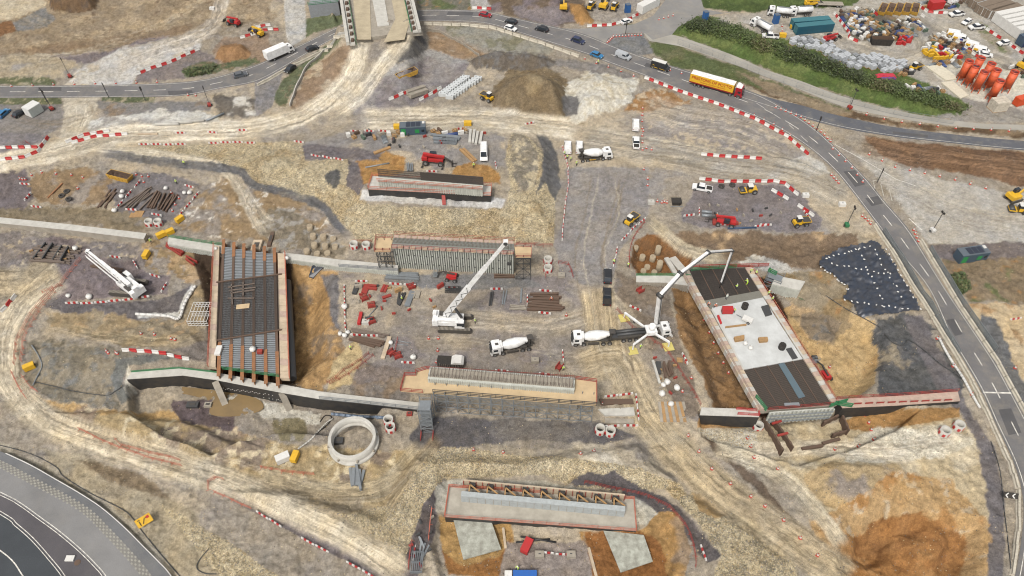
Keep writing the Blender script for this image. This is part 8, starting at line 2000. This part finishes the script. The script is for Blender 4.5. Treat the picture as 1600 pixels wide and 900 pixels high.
# signs
def board_sign(px, rz, w_, h_, face, label, draw, tilt=50):
    root = empty('road_sign', G(*px), rz); tag(root, label, 'road sign'); Mx = Matrix.Translation((0,0,1.3)) @ Matrix.Rotation(-R(90-tilt),4,'X')
    k = B(face); k.box((0,0,0),(w_,.08,h_),M=Mx); k.build('sign_board', root); k = B(mDKST)
    for s in (-1,1): k = B(mDKST); k.bar((s*w_*.3,.1,0),(s*w_*.3,.25,1.4),.12); k.build('post', root)
    draw(root, Mx); return root
def d1_(root, Mx):
    k = B(mDARK)
    for x, t in ((-.75,0),(.0,.55)): k.box((x,-.05,-.15),(.16,.03,.9),M=Mx @ Matrix.Rotation(t,4,'Y')); 
    for x, zt in ((-.75,.5),(.35,.35)): k.box((x,-.05,zt),(.42,.03,.14),M=Mx)
    k.build('arrow', root); k = B(mRED); k.box((.8,-.05,.35),(.5,.03,.5),M=Mx); k.build('red_panel', root)
board_sign((229,818), R(38), 2.7, 1.7, mYEL, 'yellow diversion sign with black arrows on the verge of the curved road', d1_)
def d2_(root, Mx):
    for x in (-.7,.5):
        k = B(mWHT)
        for s in (-1,1): k.box((x,-.05,s*.22),(.2,.03,.62),M=Mx @ Matrix.Translation((x,0,s*.22)) @ Matrix.Rotation(s*.75,4,'Y') @ Matrix.Translation((-x,0,-s*.22)))
        k.build('chevron', root)
board_sign((1574,779), R(-8), 2.6, 1.1, mDARK, 'black sign with white chevrons beside the road at the lower right', d2_)
k = B(mWHT); k.box((0,0,.15),(1.5,1.0,.3)); o = k.build('access_cover'); o.location = P(110,873,.01); tag(o, 'white cover box on the dark strip of the curved road', 'cover')
k = B(mRUSTD); k.tube((0,0,0),(0,0,.05),.55,16); k.tube((0,0,.05),(0,0,.07),.4,16); o = k.build('manhole_cover'); o.location = P(121,879,.008); tag(o, 'brown round manhole cover beside the white cover box', 'manhole cover')
# ---- people
mHVY = mat('hi_vis_yellow',(196,232,60),.6,k=.75); mHVO = mat('hi_vis_orange',(240,110,50),.6); mTRS = mat('work_trousers',(58,62,76),.8); mHVW = mat('pale_jacket',(206,216,206),.7)
PY = cache(person_mesh(mHVY, mTRS, .1, .3)); PB = cache(person_mesh(mHVY, mHVY, .75, .5)); PO = cache(person_mesh(mHVO, mTRS, .55, .45)); PW = cache(person_mesh(mHVW, mTRS, .3, .4))
for pt, px, z, lb in ((PY,(886,249),None,'standing left of the top mixer truck'),(PY,(892,252),None,'between the two white vans and the kerb'),(PY,(901,259),None,'at the rear corner of the top mixer truck'),(PY,(882,243),None,'left of the two white vans'),(PY,(1172,427),ZR,'at the far right corner of the white deck'),(PB,(1167,445),ZR,'bending over the dark reinforcement of the deck'),(PW,(1134,468),ZR,'standing in the wet concrete of the deck'),(PO,(1107,478),ZR,'left one on the edge of the fresh concrete'),(PO,(1115,481),ZR,'right one on the edge of the fresh concrete'),(PY,(1146,489),ZR,'beside the red generator on the deck'),(PY,(1206,471),ZR,'by the right parapet of the white deck'),(PY,(1203,427),None,'beyond the far right corner of the white deck'),
    (PY,(289,258),None,'walking on the dark path by the stone bank'),(PY,(277,288),None,'at the top of the stored dark steel'),(PY,(237,380),None,'between the two pale walls at the left'),(PY,(981,418),None,'left of the brown pile pit'),(PY,(959,412),None,'beside the barriers above the black off-roader'),(PY,(809,890),None,'at the bottom edge near the blue truck'),(PY,(934,101),None,'on the near verge below the bright blue car'),(PY,(880,579),None,'by the red frame stack behind the plywood pier'),(PY,(1200,462),ZR,'bending by the right parapet'),(PY,(548,547),None,'on the sandy slope left of the yard'),(PY,(700,432),None,'behind the red boom lift at the tall pier'),(PY,(742,505),None,'right of the raised yard crane'),(PO,(862,470),None,'at the right end of the rusty steel stack'),(PY,(1000,545),None,'below the pump truck outriggers'),(PY,(990,505),None,'above the pump truck'),(PY,(628,470),None,'among the galvanised beams of the yard'),(PY,(740,262),None,'right of the red rotating telehandler'),(PO,(1120,342),None,'behind the red telehandler of the plant compound'),(PY,(1180,430),ZR,'on the right side of the dark deck reinforcement'),(PY,(1150,452),ZR,'in the middle of the dark deck reinforcement'),(PY,(466,632),None,'on the pale footing below the long low wall')):
    vest = {'PY':'yellow'}; col_ = 'orange' if pt is PO else 'pale' if pt is PW else 'yellow'
    at(pt, px, rnd.uniform(0,6.2), 'person in %s work clothes %s' % (col_, lb), None, 'person', z=z)
# ---- scrub on the bank
mLEAF = [mat('leaf_dark',(60,76,40),.7,var=.25,scale=.5), mat('leaf_mid',(80,98,50),.7,var=.25,scale=.5), mat('leaf_brown',(98,98,60),.8,var=.3,scale=.5), mat('leaf_light',(104,122,60),.7,var=.2)]
HP = [(1062,42),(1098,28),(1150,40),(1200,64),(1250,78),(1300,100),(1350,114),(1410,130),(1450,146),(1512,168),(1500,175),(1450,165),(1380,143),(1290,114),(1200,84),(1130,58),(1075,48)]
hd = empty('hedge', G(1280,115)); tag(hd, 'long rough hedge of dark green scrub along the compound bank', 'hedge'); rr = np.random.RandomState(5)
k = MB(); n = 0; O_ = hd.location
cu_ = rr.uniform(1060,1514,9000); cv_ = rr.uniform(26,178,9000)
for u, v in zip(cu_, cv_):
    if not in_poly(u, v, HP): continue
    p = G(u, v); hh = .5+1.9*max(0, vnoise(np.array([p.x*.22]), np.array([p.y*.22]), 2)[0]-.25)*1.3; ci = vnoise(np.array([p.x*.1+9]), np.array([p.y*.1]), 5)[0]
    for _ in range(18):
        q = Vector((p.x+rr.normal()*.7, p.y+rr.normal()*.7, p.z+hh*abs(rr.normal())*.45))-O_; s_ = rr.uniform(.1,.24); a = rr.uniform(0,6.28); t = rr.uniform(-.9,.9)
        e1 = Vector((math.cos(a),math.sin(a),t*.5))*s_; e2 = Vector((-math.sin(a),math.cos(a),t))*s_
        mi_ = 0 if ci < .5 else 1 if ci < .74 else 2
        if rr.rand() < .12: mi_ = 3
        k.use(mLEAF[mi_]); i0 = k.add([q-e1-e2*.6, q+e1-e2*.6, q+e1*.6+e2, q-e1*.6+e2]); k.face((i0,i0+1,i0+2,i0+3)); n += 1
k.build('foliage', hd)
k = B(mRUSTD)
for u, v in zip(cu_[:700], cv_[:700]):
    if in_poly(u, v, HP): p = G(u,v)-O_; k.bar(p, p+Vector((rr.normal()*.4,rr.normal()*.4,rr.uniform(.8,1.8))), .06)
k.build('stems', hd)['kind'] = 'stuff'
# small shrubs on the verges
for q, lb in (([(1486,430),(1504,428),(1514,450),(1500,460)],'green shrub patch right of the road below the grey cabin'),([(286,110),(340,102),(330,114),(296,120)],'low green shrubs above the left road beside the barriers')):
    c0 = G(*q[0]); k = MB(); us_ = [p[0] for p in q]; vs_ = [p[1] for p in q]
    for _ in range(900):
        u, v = rr.uniform(min(us_),max(us_)), rr.uniform(min(vs_),max(vs_))
        if not in_poly(u,v,q): continue
        for _ in range(4):
            p = G(u,v)-c0 if _ == 0 else p0_+Vector((rr.normal()*.3,rr.normal()*.3,abs(rr.normal())*.35)); p0_ = p if _ == 0 else p0_
            s_ = rr.uniform(.1,.22); a = rr.uniform(0,6.28); k.use(mLEAF[rr.randint(0,3)]); e1 = Vector((math.cos(a),math.sin(a),.2))*s_; e2 = Vector((-math.sin(a),math.cos(a),.5))*s_
            i0 = k.add([p-e1-e2, p+e1-e2, p+e1+e2, p-e1+e2]); k.face((i0,i0+1,i0+2,i0+3))
    o = k.build('shrub'); o.location = c0; tag(o, lb, 'shrub')
# ---- loose stones
def stones(name, n, test, smin, smax, mats_):
    k = MB(); c = 0; base = [(1,0,0),(0,1,0),(-1,0,0),(0,-1,0),(0,0,.8),(0,0,-.5)]; t = 0
    SU, SV = rr.uniform(-40,1640,n*14), rr.uniform(0,940,n*14)
    for u, v in zip(SU, SV):
        if c >= n: break
        j = int((v+140)/STEP)+10; i = int((u+340)/STEP)+8
        if not (0 <= j < len(vs) and 0 <= i < len(us)) or not test(j,i): continue
        z = Hh[j,i]; x, y = WX[j,i]+rr.uniform(-.2,.2), WY[j,i]+rr.uniform(-.2,.2); s_ = rr.uniform(smin,smax)**1.0; a = rr.uniform(0,6.28)
        k.use(mats_[rr.randint(len(mats_))]); pts = []
        for bx,by,bz in base: f = rr.uniform(.7,1.2)*s_; pts.append((x+(bx*math.cos(a)-by*math.sin(a))*f, y+(bx*math.sin(a)+by*math.cos(a))*f, z+.05+bz*f*.8))
        i0 = k.add(pts)
        for f in ((0,1,4),(1,2,4),(2,3,4),(3,0,4)): k.face([i0+q for q in f])
        c += 1
    k.build(name)['kind'] = 'stuff'
mS1 = mat('stone_pale',(216,200,164),.9); mS2 = mat('stone_tan',(186,164,124),.9); mS3 = mat('stone_grey',(140,134,126),.9); mS4 = mat('stone_dark',(96,90,84),.9)
stones('rubble', 22000, lambda j,i: STN[j,i] > .5, .06, .17, [mS1,mS2,mS2,mS1,mS3])
soft = lambda j,i: abs(Hh[j,i]+.05) > .02 and abs(Hh[j,i]) > .015
stones('scattered_stones', 9000, lambda j,i: soft(j,i) and n2[j,i]*.6+n3[j,i]*.4 > .47, .04, .15, [mS1,mS3,mS4,mS3,mS2])

# ---- smaller things of the left and middle site
def rack(px, w_, d_, h_, m, label, rz=0.0):
    k = B(m)
    for i in range(7): x = -w_/2+w_*i/6; k.bar((x,-d_/2,0),(x,-d_/2,h_),.1); k.bar((x,d_/2,0),(x,d_/2,h_),.1); k.bar((x,-d_/2,h_),(x,d_/2,h_),.1)
    for z in (.1,h_*.5,h_):
        for y in (-d_/2,0,d_/2): k.bar((-w_/2,y,z),(w_/2,y,z),.1)
    o = k.build('storage_rack'); o.location = G(*px); o.rotation_euler.z = rz; tag(o, label, 'rack')
rack((316,494),4.4,5.5,1.6,mWHT,'pale steel rack beside the left edge of the steel beam deck'); rack((708,455),3.6,1.2,1.0,mDKST,'dark rack under the barrier left of the crane boom'); rack((700,222),5,1.6,.8,mGALV,'grey rack among the beams of the upper store'); rack((652,880),2.0,3.6,.9,mGALV,'grey rack at the bottom left of the foreground pier')
bars((262,382),(288,396),(260,387),(284,401),3,mREDD,.3,.7,'steel_form','red steel form beside the short wall with green mesh','formwork',.1); bars((292,402),(308,412),(291,407),(304,415),2,mREDD,.3,.7,'steel_form','red steel form left of the steel beam deck','formwork',.1)
k = B(mat('black_sheeting',(52,62,80),.38)); cp_ = [G(*q) for q in ((483,434),(488,418),(500,410),(522,409),(505,420),(490,436))]; c0 = cp_[0]
k.prism([((p-c0).x,(p-c0).y) for p in cp_], [(p-c0).z+.02 for p in cp_], [(p-c0).z+.5 for p in cp_]); o = k.build('plastic_sheeting'); o.location = c0; tag(o, 'small black plastic sheet on the slope right of the steel beam deck', 'plastic sheet')
k = B(mWOOD); k.box((0,0,.1),(3.2,2.4,.15)); o = k.build('plywood_sheet'); o.location = G(214,335); tag(o, 'pale plywood sheet lying below the stored dark steel', 'plywood')
for (u,v,w_,d_,m_,lb) in ((402,385,2.4,3.6,mCREAM,'pale board beside the far end of the steel beam deck'),(424,375,1.0,5,mRUSTD,'brown pile pair right of the pale board'),(296,585,1.6,1.0,mCONC,'pale block on the long low wall'),(302,634,2.6,1.4,mDKST,'dark pump unit on the purple gravel below the long low wall'),(326,634,1.6,1.2,mCONCD,'grey pallet on the purple gravel below the long low wall'),(640,700-52,1.2,.8,mREDD,'red box at the foot of the stair tower'),(1272,560,1.2,.9,mDKST,'dark box on the sand right of the white concrete deck'),(1174,586,1.4,2.2,mCONC,'pale board in the brown cutting left of the white deck'),(530,690,1.8,1.4,mDKST,'dark hopper right of the pump set') ):
    k = B(m_); k.box((0,0,.35),(w_,d_,.6),taper=.93); k.use(mCHAS); k.box((0,0,.68),(w_*.5,d_*.4,.08)); o = k.build('site_box'); o.location = G(u,v); tag(o, lb, 'box')
fill([(1000,405),(1030,388),(1068,396),(1075,420),(1010,425)], 0, CL, 'x')
sc_ = [(cache(stackb(mWOOD,'timber_offcuts')),'timber offcut pile','timber'),(cache(stackb(mREDD,'clamp_pile')),'red clamp pile','clamps'),(cache(stackb(mDKST,'bracket_pile')),'dark bracket pile','brackets'),(cache(stackb(mCONCD,'slab_stack')),'grey slab stack','stack')]
def small(poly, n, where, s=.5):
    before = set(bpy.data.objects); fill(poly, n, sc_, where, 2.0)
    for o in set(bpy.data.objects)-before:
        if o.parent is None: o.scale = (s,s,s)
small([(560,440),(690,445),(690,480),(640,500),(570,510),(556,470)], 18, 'among the stored steel of the yard'); small([(1015,560),(1058,556),(1064,612),(1030,622)], 8, 'in the store below the pump truck'); small([(640,830),(676,800),(672,880),(645,893)], 8, 'left of the foreground pier')
small([(1092,320),(1205,322),(1240,345),(1120,356)], 12, 'in the plant compound'); small([(50,385),(128,388),(110,414),(42,410)], 6, 'on the steel stack left of the crane boom'); small([(560,200),(760,205),(765,232),(600,232)], 14, 'in the upper store',.6); small([(1200,440),(1250,455),(1245,470),(1205,465)], 7, 'right of the white concrete deck',.5)
fill([(1575,102),(1610,100),(1612,125),(1580,118)], 12, CL, 'right of the silos', 1.6); fill([(1412,24),(1438,34),(1446,50),(1425,44)], 14, CL, 'beside the barrier right of the skips', 1.3); fill([(1392,106),(1420,108),(1430,116),(1404,120)], 10, CL, 'at the right end of the block store', 1.3); fill([(1448,98),(1500,96),(1500,102),(1450,103)], 8, CL, 'above the pale slabs', 1.6)
veh(pr('ex', excavator), (1590,110), (1604,104), 'yellow excavator right of the orange silos', cat='excavator'); veh(pr('th', telehandler), (1290,66), (1302,62), 'red telehandler at the top of the block store', cat='telehandler'); veh(pr('dm', dumper), (1425,110), (1432,108), 'yellow dumper beside the upper pale slab', cat='dumper'); veh(pr('v_white', car), (1484,6), (1496,2), 'white van at the top of the compound beside the cabins', cat='van')
# ------------------------------------------------------------------ names of the look-alikes: say which of the group each one is
bpy.context.view_layer.update()
tops = [o for o in bpy.data.objects if o.parent is None and o.get('category')]
same = {}
for o in tops:
    o['kind'] = 'thing'; same.setdefault(o.get('label'), []).append(o)
for lb, obs in same.items():
    if len(obs) < 2 or not lb: continue
    rank, sd = side([o.location for o in obs])
    for i, o in enumerate(obs):
        o['label'] = '%s from the %s, %s' % (nth(rank[i]), sd, lb)
        if not o.get('group'): o['group'] = lb+' group'
for o in tops:
    w_ = (o.get('label') or '').split()
    for drop in ('the','of','a','and'):
        while len(w_) > 16 and drop in w_[4:]: w_.pop(len(w_)-1-w_[::-1].index(drop))
    o['label'] = ' '.join(w_)
